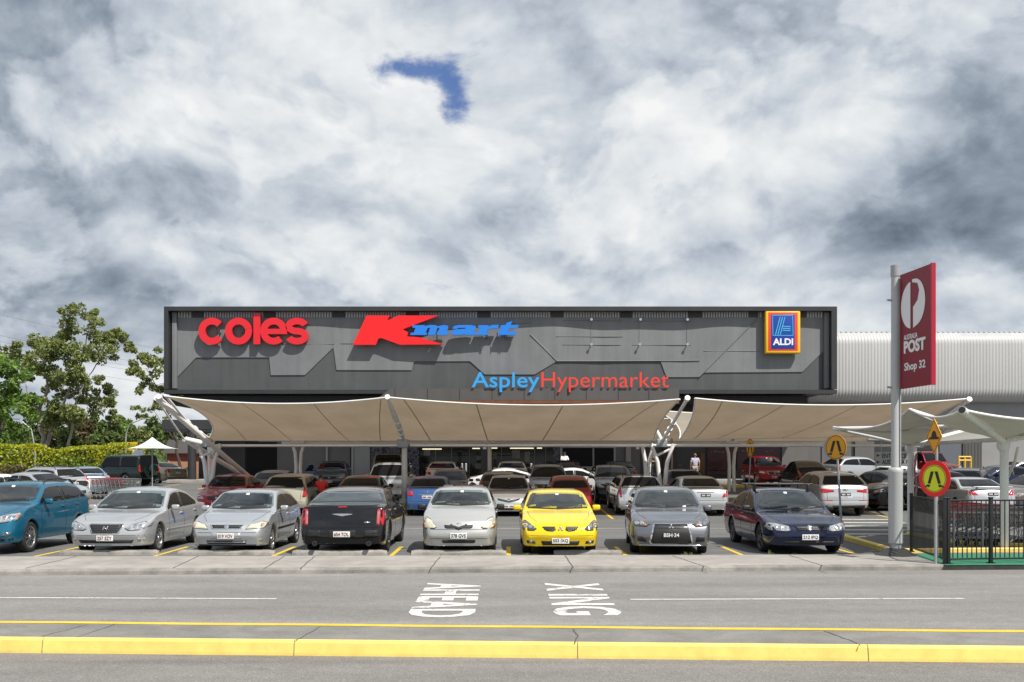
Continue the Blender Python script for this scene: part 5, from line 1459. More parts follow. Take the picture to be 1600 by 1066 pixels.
        for sx in (-.37, .37):
            b = MB(); T = Matrix.Rotation(R(-14), 4, 'X')
            b.box((sx, y0 + 1.36, sh.zc + .0), (.48, .15, .62), ch=.06, M=T); b.box((sx, y0 + 1.46, sh.zc + .37), (.26, .10, .18), ch=.045, M=T); b.box((sx, y0 + 1.1, sh.zc - .32), (.48, .5, .16), ch=.05); b.build('seat', M['cabin'], s.t)
        b = MB(); b.box((0, y0 + 2.25, sh.zc - .02), (sh.W * .72, .16, .6), ch=.06, M=Matrix.Rotation(R(-16), 4, 'X')); b.build('rear_seat', M['cabin'], s.t)
        b = MB(); c_ = Vector((-.37, y0 + .72, sh.zc + .02)); q = Matrix.Rotation(R(28), 4, 'X')
        b.path([c_ + (q @ Vector((.185 * math.cos(a * math.pi / 10), 0, .185 * math.sin(a * math.pi / 10)))) for a in range(21)], .016, 6)
        for a in (10, 170, 270): b.tube(c_, c_ + (q @ Vector((.18 * math.cos(R(a)), 0, .18 * math.sin(R(a))))), .02, .014, 6)
        b.build('steering_wheel', M['cabin_dark'], s.t)
        b = MB(); b.box((0, sh.yrf - sh.L / 2 - .10, sh.H - .17), (.24, .03, .065), ch=.015); b.build('rear_view_mirror', M['cabin_dark'], s.t)
    def plate(s, axis, z, txt=None, m='plate', ink='plate_ink', w=.37, h=.125, x=0.0, surround=None):
        o = s.box_on('number_plate', axis, x, z, (w, .016, h), M[m], .012, ch=.004)
        if o is None: return
        me = o.data; ys = [v.co.y for v in me.vertices]; yf = min(ys) if axis == 'F' else max(ys); b = MB(); sg = -1 if axis == 'F' else 1
        xs_ = 1 if axis == 'F' else -1
        if txt: fit_text(b, txt, lambda a, c, d: (x + xs_ * a, yf + sg * (.002 + d), c), -w * .44, w * .44, z - h * .33, z + h * .33, .02, .003)
        else:   # unreadable at this distance: six dark marks
            for i in range(7):
                if i == 3: continue
                xx = x + (i - 3) * w * .125; b.box((xx, yf + sg * .003, z), (w * .085, .004, h * .5))
        b.build('characters', M[ink], o)
    def bumper_line(s, axis, z, u0=.0, u1=.96, h=.012, m=None):
        W2 = s.s.W / 2
        s.patch('bumper_seam', [[(-u1 * W2, z), (u1 * W2, z), (u1 * W2, z + h), (-u1 * W2, z + h)]], axis, m or M['steel_dark'], .003)
    def bonnet_lines(s, m=None):
        sh = s.s; W2 = sh.W / 2
        for sg in (-1, 1):
            pts = [(sg * W2 * .60, .30), (sg * W2 * .78, .62), (sg * W2 * .84, sh.yc - .05)]
            L_, R_ = stroke_poly(pts, .008); s.patch('bonnet_seam', [L_ + R_[::-1]], 'T', m or M['steel_dark'], .002, skirt=.004)
    # ready-made fronts and rears
    def front(s, lamp, grille, intake=None, fogs=None, lens='clear_lens', grille_m='dark_plastic', slats=0, slat_m='alloy_dark', surround=None, emblem=None, plate=None, plate_kw={}, lamp_inner=True, indicator=None, lip=None, fog_m='clear_lens'):
        W2 = s.s.W / 2
        lc = (sum(p[0] for p in lamp) / len(lamp), sum(p[1] for p in lamp) / len(lamp))
        s.pair('headlight_seal', s.U([(lc[0] + (a - lc[0]) * 1.07, lc[1] + (z - lc[1]) * 1.14) for a, z in lamp]), 'F', M['steel_dark'], off=.004)
        for o, sg in zip(s.pair('headlight', s.U(lamp), 'F', M[lens], off=.009), (-1, 1)):
            if o and lamp_inner and s.detail > 1 and lens != 'old_lens':
                cx = sum(p[0] for p in lamp) / len(lamp) * W2; cz = sum(p[1] for p in lamp) / len(lamp)
                for dx, r_ in ((-.055, .047), (.055, .042)):
                    xx = sg * (cx + dx); pl = [(xx + r_ * math.cos(2 * math.pi * i / 12), cz + r_ * .95 * math.sin(2 * math.pi * i / 12)) for i in range(12)]
                    q = s.patch('lamp_bulb', [pl], 'F', M['chrome'], .012, parent=o)
        if indicator: s.pair('indicator', s.U(indicator), 'F', M['amber_lens'], off=.014)
        if grille:
            full = lambda p: s.U(p)
            if surround: s.patch('grille_surround', [full(surround)], 'F', M['chrome'], .007)
            gr = s.patch('grille', [full(grille)], 'F', M[grille_m], .011)
            if slats:
                zs = [p[1] for p in grille]; z0, z1 = min(zs), max(zs)
                for i in range(slats):
                    z = z0 + (z1 - z0) * (i + .5) / slats
                    xs_ = []
                    for (a, c), (a2, c2) in zip(grille, grille[1:] + grille[:1]):
                        if (c - z) * (c2 - z) < 0: xs_.append(a + (a2 - a) * (z - c) / (c2 - c))
                    if len(xs_) >= 2:
                        xa, xb = min(xs_) * W2 + .012, max(xs_) * W2 - .012; s.patch('grille_slat', [[(xa, z - .006), (xb, z - .006), (xb, z + .006), (xa, z + .006)]], 'F', M[slat_m], .017, parent=gr)
        if intake: s.patch('lower_intake', [s.U(intake)], 'F', M['dark_plastic'], .004)
        if lip: s.patch('bumper_lip', [s.U(lip)], 'F', M['dark_plastic'], .006)
        if fogs: s.pair('fog_lamp', s.U(fogs), 'F', M[fog_m], off=.006)
        if emblem: s.emblem('F', *emblem)
        if plate is not None: s.plate('F', **plate)
    def emblem(s, axis, kind, z, size=.10, m='chrome', x=0):
        polys = []
        circ = lambda cx, cz, rx, rz, n=14, a0=0, a1=360: [(cx + rx * math.cos(R(a0 + (a1 - a0) * i / n)), cz + rz * math.sin(R(a0 + (a1 - a0) * i / n))) for i in range(n)]
        k = size
        if kind == 'diamonds':
            for a in (90, 210, 330):
                cx, cz = k * .36 * math.cos(R(a)), k * .36 * math.sin(R(a)); ux, uz = math.cos(R(a)), math.sin(R(a))
                polys.append([(x + cx + ux * k * .34, z + cz + uz * k * .34), (x + cx - uz * k * .2, z + cz + ux * k * .2), (x + cx - ux * k * .34, z + cz - uz * k * .34), (x + cx + uz * k * .2, z + cz - ux * k * .2)])
        elif kind == 'slant_h':
            polys += [[(x - k * .62, z - k * .42), (x - k * .44, z - k * .42), (x - k * .2, z + k * .42), (x - k * .38, z + k * .42)], [(x + k * .2, z - k * .42), (x + k * .38, z - k * .42), (x + k * .62, z + k * .42), (x + k * .44, z + k * .42)], [(x - k * .30, z - k * .12), (x + k * .30, z - k * .02), (x + k * .33, z + k * .14), (x - k * .27, z + k * .02)]]
        elif kind == 'ellipses':
            for cx, rx, rz, w_ in ((0, .62, .42, .08), (0, .24, .40, .07)):
                o_ = circ(x, z, k * rx, k * rz, 20); i_ = circ(x, z, k * (rx - w_), k * (rz - w_), 20)
                for j in range(20): polys.append([o_[j], o_[(j + 1) % 20], i_[(j + 1) % 20], i_[j]])
            polys.append([(x - k * .5, z + k * .16), (x + k * .5, z + k * .16), (x + k * .5, z + k * .24), (x - k * .5, z + k * .24)])
        elif kind == 'round': polys.append(circ(x, z, k * .5, k * .5, 16))
        elif kind == 'wings': polys += [[(x - k * 1.6, z + k * .08), (x, z - k * .22), (x + k * 1.6, z + k * .08), (x + k * .9, z + k * .16), (x - k * .9, z + k * .16)]]
        elif kind == 'bar': polys.append([(x - k, z - .012), (x + k, z - .012), (x + k, z + .012), (x - k, z + .012)])
        elif kind == 'rings':
            for q in (-1.35, -.45, .45, 1.35):
                o_ = circ(x + q * k * .45, z, k * .3, k * .3, 14); i_ = circ(x + q * k * .45, z, k * .22, k * .22, 14)
                for j in range(14): polys.append([o_[j], o_[(j + 1) % 14], i_[(j + 1) % 14], i_[j]])
        s.patch('emblem', polys, axis, M[m], .020, skirt=.02)
    def rear_end(s, lamp, plate_z, plate_txt=None, lens='red_lens', plate_m='plate', ink='plate_ink', bar=None, recess=None, bumper=None, clear=None, emblem=None, lower=None, spoiler=None, seam=True):
        for o, sg in zip(s.pair('tail_light', s.U(lamp), 'R', M[lens], off=.008), (-1, 1)):
            if clear and o: s.patch('reversing_lamp', [[(sg * a, c) for a, c in s.U(clear)]], 'R', M['clear_lens'], .013, parent=o)
        if recess: s.patch('plate_recess', [s.U(recess)], 'R', M['dark_plastic'] if s.detail > 2 else s.paint, .003)
        if bar: s.patch('boot_garnish', [s.U(bar)], 'R', M['chrome'], .012)
        if lower: s.patch('rear_valance', [s.U(lower)], 'R', M['dark_plastic'], .004)
        if bumper: s.bumper_line('R', bumper)
        if seam and s.detail > 1:
            sh = s.s; zt = sh.zt - .02
            for sg in (-1, 1): s.patch('boot_seam', [[(sg * sh.W * .36, .60), (sg * sh.W * .36 + .010, .60), (sg * sh.W * .37 + .010, zt), (sg * sh.W * .37, zt)]], 'R', M['steel_dark'], .003)
        s.plate('R', plate_z, plate_txt, plate_m, ink)
        if emblem: s.emblem('R', *emblem)
    def rails(s, m='dark_plastic', h=.055):
        sh = s.s
        for sx in (-1, 1):
            x = sx * (sh.sec(sh.yrf + .5, sh.H - .10) - .05); b = MB()
            pts = [(x, sh.yrf + .10, sh.top(sh.yrf + .1) - .02), (x, sh.yrf + .25, sh.top(sh.yrf + .25) + h), (x, (sh.yrf + sh.yrr) / 2, sh.H + h - .005), (x, sh.yrr - .1, sh.top(sh.yrr - .1) + h), (x, sh.yrr + .05, sh.top(sh.yrr) - .03)]
            b.path([Vector(p) + s.off for p in pts], .018, 6); b.build('roof_rail', M[m], s.t)
    def side_trim(s, z, h=.05, m='dark_plastic', y0=None, y1=None):
        sh = s.s
        for ax in 'Ss': s.patch('side_moulding', [[(sh.ax1 + sh.ra + .08, z), (sh.ax2 - sh.ra - .06, z), (sh.ax2 - sh.ra - .06, z + h), (sh.ax1 + sh.ra + .08, z + h)]], ax, M[m] if isinstance(m, str) else m, .008)
    def antenna(s, y=None):
        sh = s.s; y = y or sh.yrf + .15; b = MB(); b.tube((0, y - sh.L / 2, sh.top(y) - .01), (0, y - sh.L / 2 + .12, sh.top(y) + .16), .006, .004, 5); b.build('aerial', M['dark_plastic'], s.t)

def place(px, bumper_y, L, z=None, yaw=0.0, end='F'):
    """world point of a car's centre from the picture column of its near end and the distance of that end"""
    x = (px - CX) / FPX * bumper_y
    a = R(yaw)
    d = Vector((-math.sin(a), math.cos(a), 0)) * (L / 2) if end == 'F' else Vector((math.sin(a), -math.cos(a), 0)) * (L / 2)
    c = Vector((x, bumper_y, 0)) + d
    c.z = gz(c.x, c.y) if z is None else z
    return c
# ------------------------------------------------------------------ front row, facing the street
PT = {}
def pt(k, col, metal=.35, rough=.32): PT[k] = paint(k + ' car paint', col, metal, rough)
pt('teal', (.009, .135, .235), .45); pt('silver', (.50, .51, .52), .55, .30); pt('silver_cool', (.46, .48, .50), .55, .30); pt('silver_warm', (.50, .50, .48), .5, .3)
pt('black', (.006, .006, .007), .0, .2); pt('yellow', (.82, .58, .010), .05, .22); pt('grey', (.175, .185, .205), .6, .3); pt('navy', (.012, .018, .055), .4, .25)
pt('cream', (.46, .43, .33), .4); pt('red', (.33, .012, .022), .3); pt('blue', (.045, .12, .31), .45); pt('white', (.74, .74, .73), .0, .35); pt('dark_grey', (.05, .052, .056), .45)
pt('brown_grey', (.17, .15, .125), .5); pt('pale_blue', (.27, .38, .46), .5); pt('gold', (.40, .34, .22), .5); pt('dark_green', (.008, .018, .014), .2, .25); pt('wine', (.20, .008, .014), .3); pt('midnight', (.010, .014, .030), .3, .25); pt('slate_blue', (.11, .16, .22), .5)
FY = 22.1

# teal compact SUV, cut by the left picture edge
c = Car('suv', 'teal blue compact SUV cut off by the left picture edge', 'car', place(-41, 22.1, 4.30, 0, 0), 0, PT['teal'], wheel=('ten', 'alloy'), L=4.30, W=1.77, H=1.62)
c.glasshouse(True); c.rails(); c.bonnet_lines()
c.front([(.50, .80), (.62, .72), (.92, .76), (.985, .86), (.93, .93), (.72, .90), (.55, .86)], [(-.44, .42), (.44, .42), (.40, .80), (-.40, .80)], intake=[(-.55, .29), (.55, .29), (.50, .38), (-.50, .38)], fogs=[(.66, .42), (.84, .44), (.86, .52), (.70, .52)], surround=[(-.48, .40), (.48, .40), (.44, .83), (-.44, .83)], emblem=('diamonds', .76, .09), indicator=[(.90, .80), (.965, .84), (.955, .90), (.90, .90)], fog_m='smoke_lens')
c.pair('fog_bezel', c.U([(.62, .30), (.88, .33), (.88, .39), (.64, .37)]), 'F', M['dark_plastic'], off=.004)
c.rear_end([(.70, .86), (.98, .88), (.96, 1.06), (.74, 1.04)], .80, bumper=.55)
c.side_trim(.30, .03, PT['teal'])

# silver sedan with a wide barred grille
c = Car('sedan', 'silver sedan with wide barred grille and plate 257 SZY', 'car', place(164, FY, 4.74, 0, 0), 0, PT['silver'], wheel=('seven', 'alloy'), L=4.74, W=1.82, H=1.47)
c.glasshouse(True); c.bonnet_lines()
c.front([(.47, .60), (.56, .555), (.80, .565), (.965, .63), (.985, .71), (.86, .735), (.62, .685)], [(-.30, .50), (.30, .50), (.40, .66), (.38, .68), (-.38, .68), (-.40, .66)], intake=[(-.62, .27), (.62, .27), (.68, .345), (-.68, .345)], fogs=[(.76, .30), (.90, .33), (.90, .385), (.76, .375)], slats=4, surround=[(-.33, .48), (.33, .48), (.43, .66), (.41, .70), (-.41, .70), (-.43, .66)], emblem=('slant_h', .60, .10), plate=dict(z=.385, txt='257 SZY'))
c.rear_end([(.60, .80), (.97, .82), (.96, .96), (.66, .96)], .75, bumper=.52)
c.side_trim(.47, .04, PT['silver']); c.bumper_line('F', .445, h=.006)
c.box_on('fuel_note', 'S', 2.62, .80, (.01, .07, .09), M['sign_blue'], .006)

# silver hatchback / sedan with dark twin grille
c = Car('hatch', 'silver hatchback with slim dark grille and plate 019 VOV', 'car', place(353, FY, 4.25, 0, 0), 0, PT['silver_cool'], wheel=('five', 'alloy'), L=4.25)
c.glasshouse(True); c.bonnet_lines()
c.front([(.50, .585), (.90, .60), (.975, .66), (.965, .715), (.84, .735), (.58, .67)], [(-.34, .60), (.34, .60), (.40, .665), (-.40, .665)], intake=[(-.50, .255), (.50, .255), (.52, .335), (-.52, .335)], fogs=[(.82, .30), (.90, .31), (.90, .37), (.82, .36)], lens='old_lens', surround=[(-.38, .585), (.38, .585), (.44, .675), (-.44, .675)], emblem=('round', .635, .10), indicator=[(.85, .635), (.95, .655), (.95, .70), (.85, .70)], plate=dict(z=.435, txt='019 VOV'), slats=0)
c.patch('plate_bed', [c.U([(-.40, .365), (.40, .365), (.38, .51), (-.38, .51)])], 'F', PT['silver'], .003)
c.patch('intake_bar', [c.U([(-.51, .29), (.51, .29), (.51, .30), (-.51, .30)])], 'F', PT['silver_cool'], .010)
c.bumper_line('F', .50, h=.010); c.side_trim(.50, .05)
c.patch('bumper_lip', [c.U([(-.9, .21), (.9, .21), (.9, .245), (-.9, .245)])], 'F', M['dark_plastic'], .004)
c.rear_end([(.78, .62), (.98, .64), (.95, .98), (.84, .98)], .72, bumper=.52)

# black sedan, parked nose in, its boot to the street
c = Car('brick', 'black sedan parked tail to the street, plate 654 TOL', 'car', place(534, 22.1, 5.04, 0, 180, 'R'), 180, PT['black'], wheel=('ten', 'alloy_dark'))
c.handle = M['chrome']; c.glasshouse(screen=M['screen']); c.bonnet_lines()
c.rear_end([(.80, .66), (.955, .665), (.99, .80), (.97, .98), (.90, 1.03), (.82, 1.02)], .475, '654 TOL', lens='red_lens', bumper=.62, emblem=('wings', .90, .15))
for sg in (-1, 1): c.patch('lamp_bar', [[(sg * a * .95, z) for a, z in ((.80, .69), (.86, .69), (.875, .99), (.815, .99))]], 'R', M['red_lens_pale'], .013)
c.patch('plate_recess', [c.U([(-.30, .39), (.30, .39), (.32, .56), (-.32, .56)])], 'R', M['dark_plastic'], .005)
c.patch('boot_edge', [c.U([(-.80, 1.095), (.80, 1.095), (.80, 1.108), (-.80, 1.108)])], 'R', M['steel_dark'], .004)
c.patch('brake_light', [c.U([(-.10, 1.065), (.10, 1.065), (.10, 1.085), (-.10, 1.085)])], 'R', M['red_lens'], .006)
c.patch('model_badge', [c.U([(-.66, .725), (-.52, .725), (-.52, .748), (-.66, .748)])], 'R', M['chrome'], .008)
c.patch('valance_strip', [c.U([(-.62, .235), (.62, .235), (.62, .25), (-.62, .25)])], 'R', M['chrome'], .008)
for sg in (-1, 1):
    b = MB(); b.tube((sg * .60, 2.40, .27), (sg * .60, 2.535, .27), .055, .058, 16); o = b.build('exhaust_pipe', M['alloy_dark'], c.t); b = MB(); b.tube((sg * .60, 2.534, .27), (sg * .60, 2.538, .27), .046); b.build('pipe_mouth', M['steel_dark'], o)
    c.patch('bumper_reflector', [[(sg * a * .95, z) for a, z in ((.50, .40), (.85, .42), (.84, .56), (.50, .55))]], 'R', M['dark_plastic'], .004)

# small silver hatchback
c = Car('small', 'small silver hatchback with winged black grille, plate 378 GVS', 'car', place(716.5, FY, 3.62, 0, 0), 0, PT['silver_warm'], wheel=('cover', 'alloy'), W=1.68)
c.mirror = M['dark_plastic']; c.glasshouse(True); c.antenna()
c.front([(.60, .63), (.66, .60), (.92, .605), (.975, .66), (.955, .76), (.88, .83), (.76, .79)], [(-.30, .60), (-.10, .60), (0, .565), (.10, .60), (.30, .60), (.36, .615), (.38, .675), (.12, .665), (0, .63), (-.12, .665), (-.38, .675), (-.36, .615)], intake=[(-.40, .275), (.40, .275), (.44, .30), (.44, .35), (-.44, .35), (-.44, .30)], lens='old_lens', indicator=[(.88, .62), (.955, .64), (.955, .71), (.90, .72)], plate=dict(z=.44, txt='378 GVS', ink='plate_ink_black'), lamp_inner=True)
c.bumper_line('F', .575, h=.008); c.bumper_line('F', .37, h=.008)
c.patch('emblem', [c.U([(-.05, .70), (.05, .70), (.05, .72), (-.05, .72)])], 'F', M['chrome'], .006)
c.pair('grille_horn', c.U([(.16, .675), (.22, .675), (.22, .695), (.18, .695)]), 'F', M['dark_plastic'], off=.006)
c.rear_end([(.82, .70), (.97, .72), (.93, 1.02), (.84, 1.02)], .75)

# yellow sedan
c = Car('sedan', 'bright yellow sedan with twin grilles, plate 553 IXQ', 'car', place(876, 22.0, 4.5, 0, 0), 0, PT['yellow'], wheel=('five', 'alloy_dark'), L=4.5, W=1.715, H=1.43, wb=2.60, fo=.90, hf=.74, df=.55, wf=.80)
c.glasshouse(True); c.bonnet_lines()
c.front([(.62, .60), (.70, .56), (.93, .565), (.975, .62), (.96, .735), (.90, .76), (.78, .70)], None, intake=[(-.46, .235), (.46, .235), (.50, .33), (-.50, .33)], lens='smoke_lens', emblem=('diamonds', .60, .10, 'alloy'), plate=dict(z=.335, txt='553 IXQ', ink='plate_ink_black', w=.38))
for sg in (-1, 1):
    g_ = c.patch('grille', [[(sg * a * c.s.W / 2, z) for a, z in ((.12, .57), (.20, .535), (.36, .55), (.48, .635), (.44, .645), (.14, .645))]], 'F', M['dark_plastic'], .006)
    for i in range(5): c.patch('grille_slat', [[(sg * (.15 + .05 * i), .56 + .002 * i), (sg * (.16 + .05 * i), .56 + .002 * i), (sg * (.17 + .05 * i), .635), (sg * (.16 + .05 * i), .635)]], 'F', M['alloy_dark'], .010, parent=g_)
    c.patch('fog_recess', [[(sg * a * c.s.W / 2, z) for a, z in ((.64, .265), (.86, .275), (.87, .345), (.66, .325))]], 'F', M['dark_plastic'], .005)
    c.patch('fog_lamp', [[(sg * (.655 + .035 * math.cos(R(a))), .305 + .03 * math.sin(R(a))) for a in range(0, 360, 30)]], 'F', M['clear_lens'], .012)
c.bumper_line('F', .445, h=.006); c.side_trim(.27, .05, PT['yellow'])
c.rear_end([(.66, .80), (.97, .82), (.96, .98), (.70, .98)], .75, bumper=.52)

# grey sedan with a large dark mouth
c = Car('sedan', 'grey sedan with big chrome edged dark mouth grille', 'car', place(1049, 22.0, 4.57, 0, -5.0), -5.0, PT['grey'], wheel=('ten', 'alloy'), L=4.57, W=1.78, H=1.49, wb=2.635, fo=.95, hf=.80, df=.55, wf=.80, zc=1.0, steer=-4)
c.glasshouse(True); c.bonnet_lines()
c.front([(.52, .70), (.62, .645), (.90, .66), (.985, .73), (.96, .80), (.86, .79), (.66, .73)], [(-.46, .27), (.46, .27), (.50, .31), (.40, .70), (-.40, .70), (-.50, .31)], surround=[(-.50, .25), (.50, .25), (.545, .30), (.44, .72), (-.44, .72), (-.545, .30)], lens='smoke_lens', emblem=('diamonds', .645, .10), indicator=[(.60, .665), (.70, .665), (.72, .71), (.64, .71)], plate=dict(z=.465, txt='BSH·34', m='plate_black', ink='plate_white', w=.38))
c.patch('bumper_beam', [c.U([(-.41, .60), (.41, .60), (.40, .665), (-.40, .665)])], 'F', M['alloy_dark'], .013)
c.pair('fog_recess', c.U([(.60, .30), (.90, .33), (.92, .44), (.62, .42)]), 'F', M['dark_plastic'], off=.005)
c.patch('chin_strip', [c.U([(-.80, .222), (.80, .222), (.78, .238), (-.78, .238)])], 'F', M['chrome'], .010)
c.rear_end([(.70, .80), (.97, .84), (.96, .98), (.74, 1.0)], .75)
c.patch('permit_sticker', [[(.36, 1.02), (.44, 1.025), (.44, 1.07), (.36, 1.065)]], 'F', M['white_face'], .008)

# dark blue sedan with roof bars
c = Car('bigsedan', 'dark blue sedan with roof bars at the right end of the row', 'car', place(1266, 22.2, 4.88, 0, 0), 0, PT['navy'], wheel=('seven', 'alloy_dark'))
c.mirror = M['dark_plastic']; c.glasshouse(True); c.bonnet_lines()
c.front([(.46, .55), (.54, .53), (.92, .55), (.985, .62), (.95, .70), (.80, .70), (.50, .64)], [(-.30, .545), (.30, .545), (.36, .64), (-.36, .64)], intake=[(-.60, .25), (.60, .25), (.62, .30), (-.62, .30)], slats=3, slat_m='dark_plastic', emblem=('round', .60, .11), plate=dict(z=.40, txt='212 IFQ', ink='plate_ink_black'))
c.bumper_line('F', .50, h=.006); c.side_trim(.42, .03, PT['navy'])
c.rear_end([(.66, .80), (.97, .82), (.96, .98), (.70, .98)], .75)
for y in (2.35, 3.15):
    b = MB(); sh = c.s; zt = sh.top(y); x = sh.sec(y, zt - .12)
    b.tube((-x - .05, y - sh.L / 2, zt + .11), (x + .05, y - sh.L / 2, zt + .11), .022, .022, 8); b.build('roof_bar', M['dark_plastic'], c.t)
    for sx in (-1, 1): b = MB(); b.box((sx * (x - .06), y - sh.L / 2, zt + .02), (.07, .10, .19), ch=.02); b.build('bar_foot', M['dark_plastic'], c.t)
# ------------------------------------------------------------------ the covered rows and the cars beyond
G2, G3, G4 = 'cars in the covered row', 'cars behind the covered row', 'cars near the shops'
def gen_front(c, lens='clear_lens', plate=True, g=True, chrome=False, emb='ellipses', pz=None):
    h = c.s.hf
    c.front([(.54, h - .15), (.64, h - .185), (.90, h - .16), (.975, h - .09), (.94, h - .02), (.78, h - .03)], [(-.36, h - .20), (.36, h - .20), (.44, h - .08), (-.44, h - .08)] if g else None,
            intake=[(-.58, c.s.fb + .05), (.58, c.s.fb + .05), (.62, c.s.fb + .14), (-.62, c.s.fb + .14)], lens=lens, slats=2, surround=[(-.39, h - .215), (.39, h - .215), (.47, h - .065), (-.47, h - .065)] if chrome else None,
            emblem=(emb, h - .14, .09) if emb else None, plate=dict(z=pz or h - .36) if plate else None, lamp_inner=c.detail > 1)
def gen_rear(c, kind='sedan', lens='red_lens', plate_m='plate', ink='plate_ink', bar=False, emb=None):
    sh = c.s; zt = sh.zt
    if kind == 'sedan':
        c.rear_end([(.60, zt - .25), (.97, zt - .24), (.95, zt - .08), (.66, zt - .08)], zt - .30, None, lens, plate_m, ink, bar=[(-.40, zt - .21), (.40, zt - .21), (.40, zt - .185), (-.40, zt - .185)] if bar else None, bumper=zt - .46, emblem=emb)
    elif kind == 'hatch':
        c.rear_end([(.76, sh.zd - .25), (.98, sh.zd - .22), (.95, sh.zd + .12), (.84, sh.zd + .12)], sh.zd - .30, None, lens, plate_m, ink, bumper=sh.zd - .44, emblem=emb)
    else:
        c.rear_end([(.80, sh.zd - .30), (.98, sh.zd - .30), (.93, sh.zd + .22), (.86, sh.zd + .22)], sh.zd - .26, None, lens, plate_m, ink, bumper=sh.zd - .48, emblem=emb)
def F(kind, label, px, y, pm, yaw=0.0, grp=G2, cat='car', dx=0, front_kw={}, det=1, wheel=('five', 'alloy'), rail=False, glass=None, **ov):
    L_ = ov.get('L', SH[kind]['L']); c = Car(kind, label, cat, place(px, y, L_, None, yaw), yaw, PT[pm], detail=det, wheel=wheel, grp=grp, **ov)
    c.glasshouse(screen=glass or M['tint']); gen_front(c, **front_kw)
    if rail: c.rails()
    return c
def B_(kind, label, px, y, pm, yaw=180.0, grp=G2, cat='car', rear='sedan', rear_kw={}, det=1, wheel=('five', 'alloy'), rail=False, glass=None, custom=None, **ov):
    L_ = ov.get('L', SH[kind]['L']); c = Car(kind, label, cat, place(px, y, L_, None, yaw, 'R'), yaw, PT[pm], detail=det, wheel=wheel, grp=grp, **ov)
    c.glasshouse(screen=glass or M['tint'])
    if custom: c.rear_end(**custom)
    else: gen_rear(c, rear, **rear_kw)
    if rail: c.rails()
    return c
def side_car(kind, label, px_mid, y, pm, yaw, grp, ends='FR', rear='sedan', cat='car', det=1, z=None, glass=None, rail=False, wheel=('five', 'alloy'), **ov):
    x = (px_mid - CX) / FPX * y
    c = Car(kind, label, cat, Vector((x, y, gz(x, y) if z is None else z)), yaw, PT[pm], detail=det, wheel=wheel, grp=grp, **ov)
    c.glasshouse(screen=glass or M['tint'])
    if 'F' in ends: gen_front(c)
    if 'R' in ends: gen_rear(c, rear)
    if rail: c.rails()
    return c
# row two, its near ends about 38 m from the street camera
F('sedan', 'red sedan facing the street behind the silver hatchback', 338, 38.8, 'red', L=4.5, H=1.46, W=1.76)
c = B_('wagon', 'cream wagon seen from behind, tailgate window dark', 443, 37.9, 'cream', det=2, rear='suv', wheel=('seven', 'alloy'))
c.patch('wiper', [[(-.45, 1.06), (.02, 1.075), (.02, 1.092), (-.45, 1.075)]], 'R', M['dark_plastic'], .014)
B_('sedan', 'black sedan with bluish boot behind the black sedan', 557, 38.2, 'midnight')
c = B_('sedan', 'blue sedan seen from behind beside the yellow based mast', 667, 37.8, 'blue', det=2, rear_kw=dict(bar=True, emb=('ellipses', .92, .09)), L=4.3, W=1.70, H=1.46)
c = F('sedan', 'silver white sedan with V shaped grille behind the small silver hatchback', 795, 37.6, 'silver', det=2, L=4.54, W=1.77, H=1.47, front_kw=dict(g=False, emb=None, pz=.40))
c.patch('grille', [c.U([(-.48, .69), (-.10, .635), (0, .60), (.10, .635), (.48, .69), (.47, .63), (.12, .56), (0, .545), (-.12, .56), (-.47, .63)])], 'F', M['dark_plastic'], .008); c.emblem('F', 'ellipses', .63, .11)
c = B_('hatch', 'red hatchback seen from behind, next to the yellow sedan', 892, 38.0, 'red', det=2, rear='hatch', L=3.9, W=1.70, H=1.49)
c = B_('wagon', 'silver brown wagon with roof rails seen from behind', 1003, 37.9, 'silver', det=2, rear='suv', rail=True, L=4.85, W=1.85, H=1.50)
c = B_('bigsedan', 'silver sedan with wide triangular tail lamps seen from behind', 1103, 37.8, 'silver', det=2, custom=dict(lamp=[(.66, .72), (.97, .74), (.95, .90), (.86, .98)], plate_z=.80, plate_m='plate_black', ink='plate_white', bar=[(-.35, .90), (.35, .90), (.35, .92), (-.35, .92)], bumper=.60))
c = B_('suv', 'silver SUV seen from behind with wide low tail lamps', 1322, 37.7, 'silver', det=2, wheel=('five', 'alloy_dark'), glass=M['screen'], L=4.63, W=1.90, H=1.65, custom=dict(lamp=[(.46, .94), (.92, .88), (.98, 1.02), (.90, 1.06), (.46, 1.00)], plate_z=.84, plate_m='plate_black', ink='plate_white', bumper=.62, emblem=('rings', 1.02, .10), lower=[(-.9, .34), (.9, .34), (.86, .44), (-.86, .44)]))
c.pair('bumper_reflector', c.U([(.52, .60), (.92, .60), (.92, .63), (.52, .63)]), 'R', M['red_lens'], off=.006)
side_car('suv', 'black SUV standing sideways behind the pylon pole', 1430, 41.2, 'black', -78, G2, wheel=('ten', 'alloy'), L=4.7)
c = B_('bigsedan', 'grey silver sedan with boot spoiler behind the black fence', 1553, 36.6, 'silver', det=2, custom=dict(lamp=[(.58, .80), (.97, .80), (.95, .94), (.80, 1.0)], plate_z=.84, plate_m='plate_black', ink='plate_white', bumper=.62))
b = MB(); b.box((0, 2.30, 1.11), (1.45, .20, .035), ch=.012); b.box((-.55, 2.28, 1.06), (.06, .12, .10), ch=.01); b.box((.55, 2.28, 1.06), (.06, .12, .10), ch=.01); b.build('boot_spoiler', PT['silver'], c.t)
side_car('sedan', 'grey sedan cut off by the right picture edge', 1622, 41.5, 'brown_grey', -65, G2)
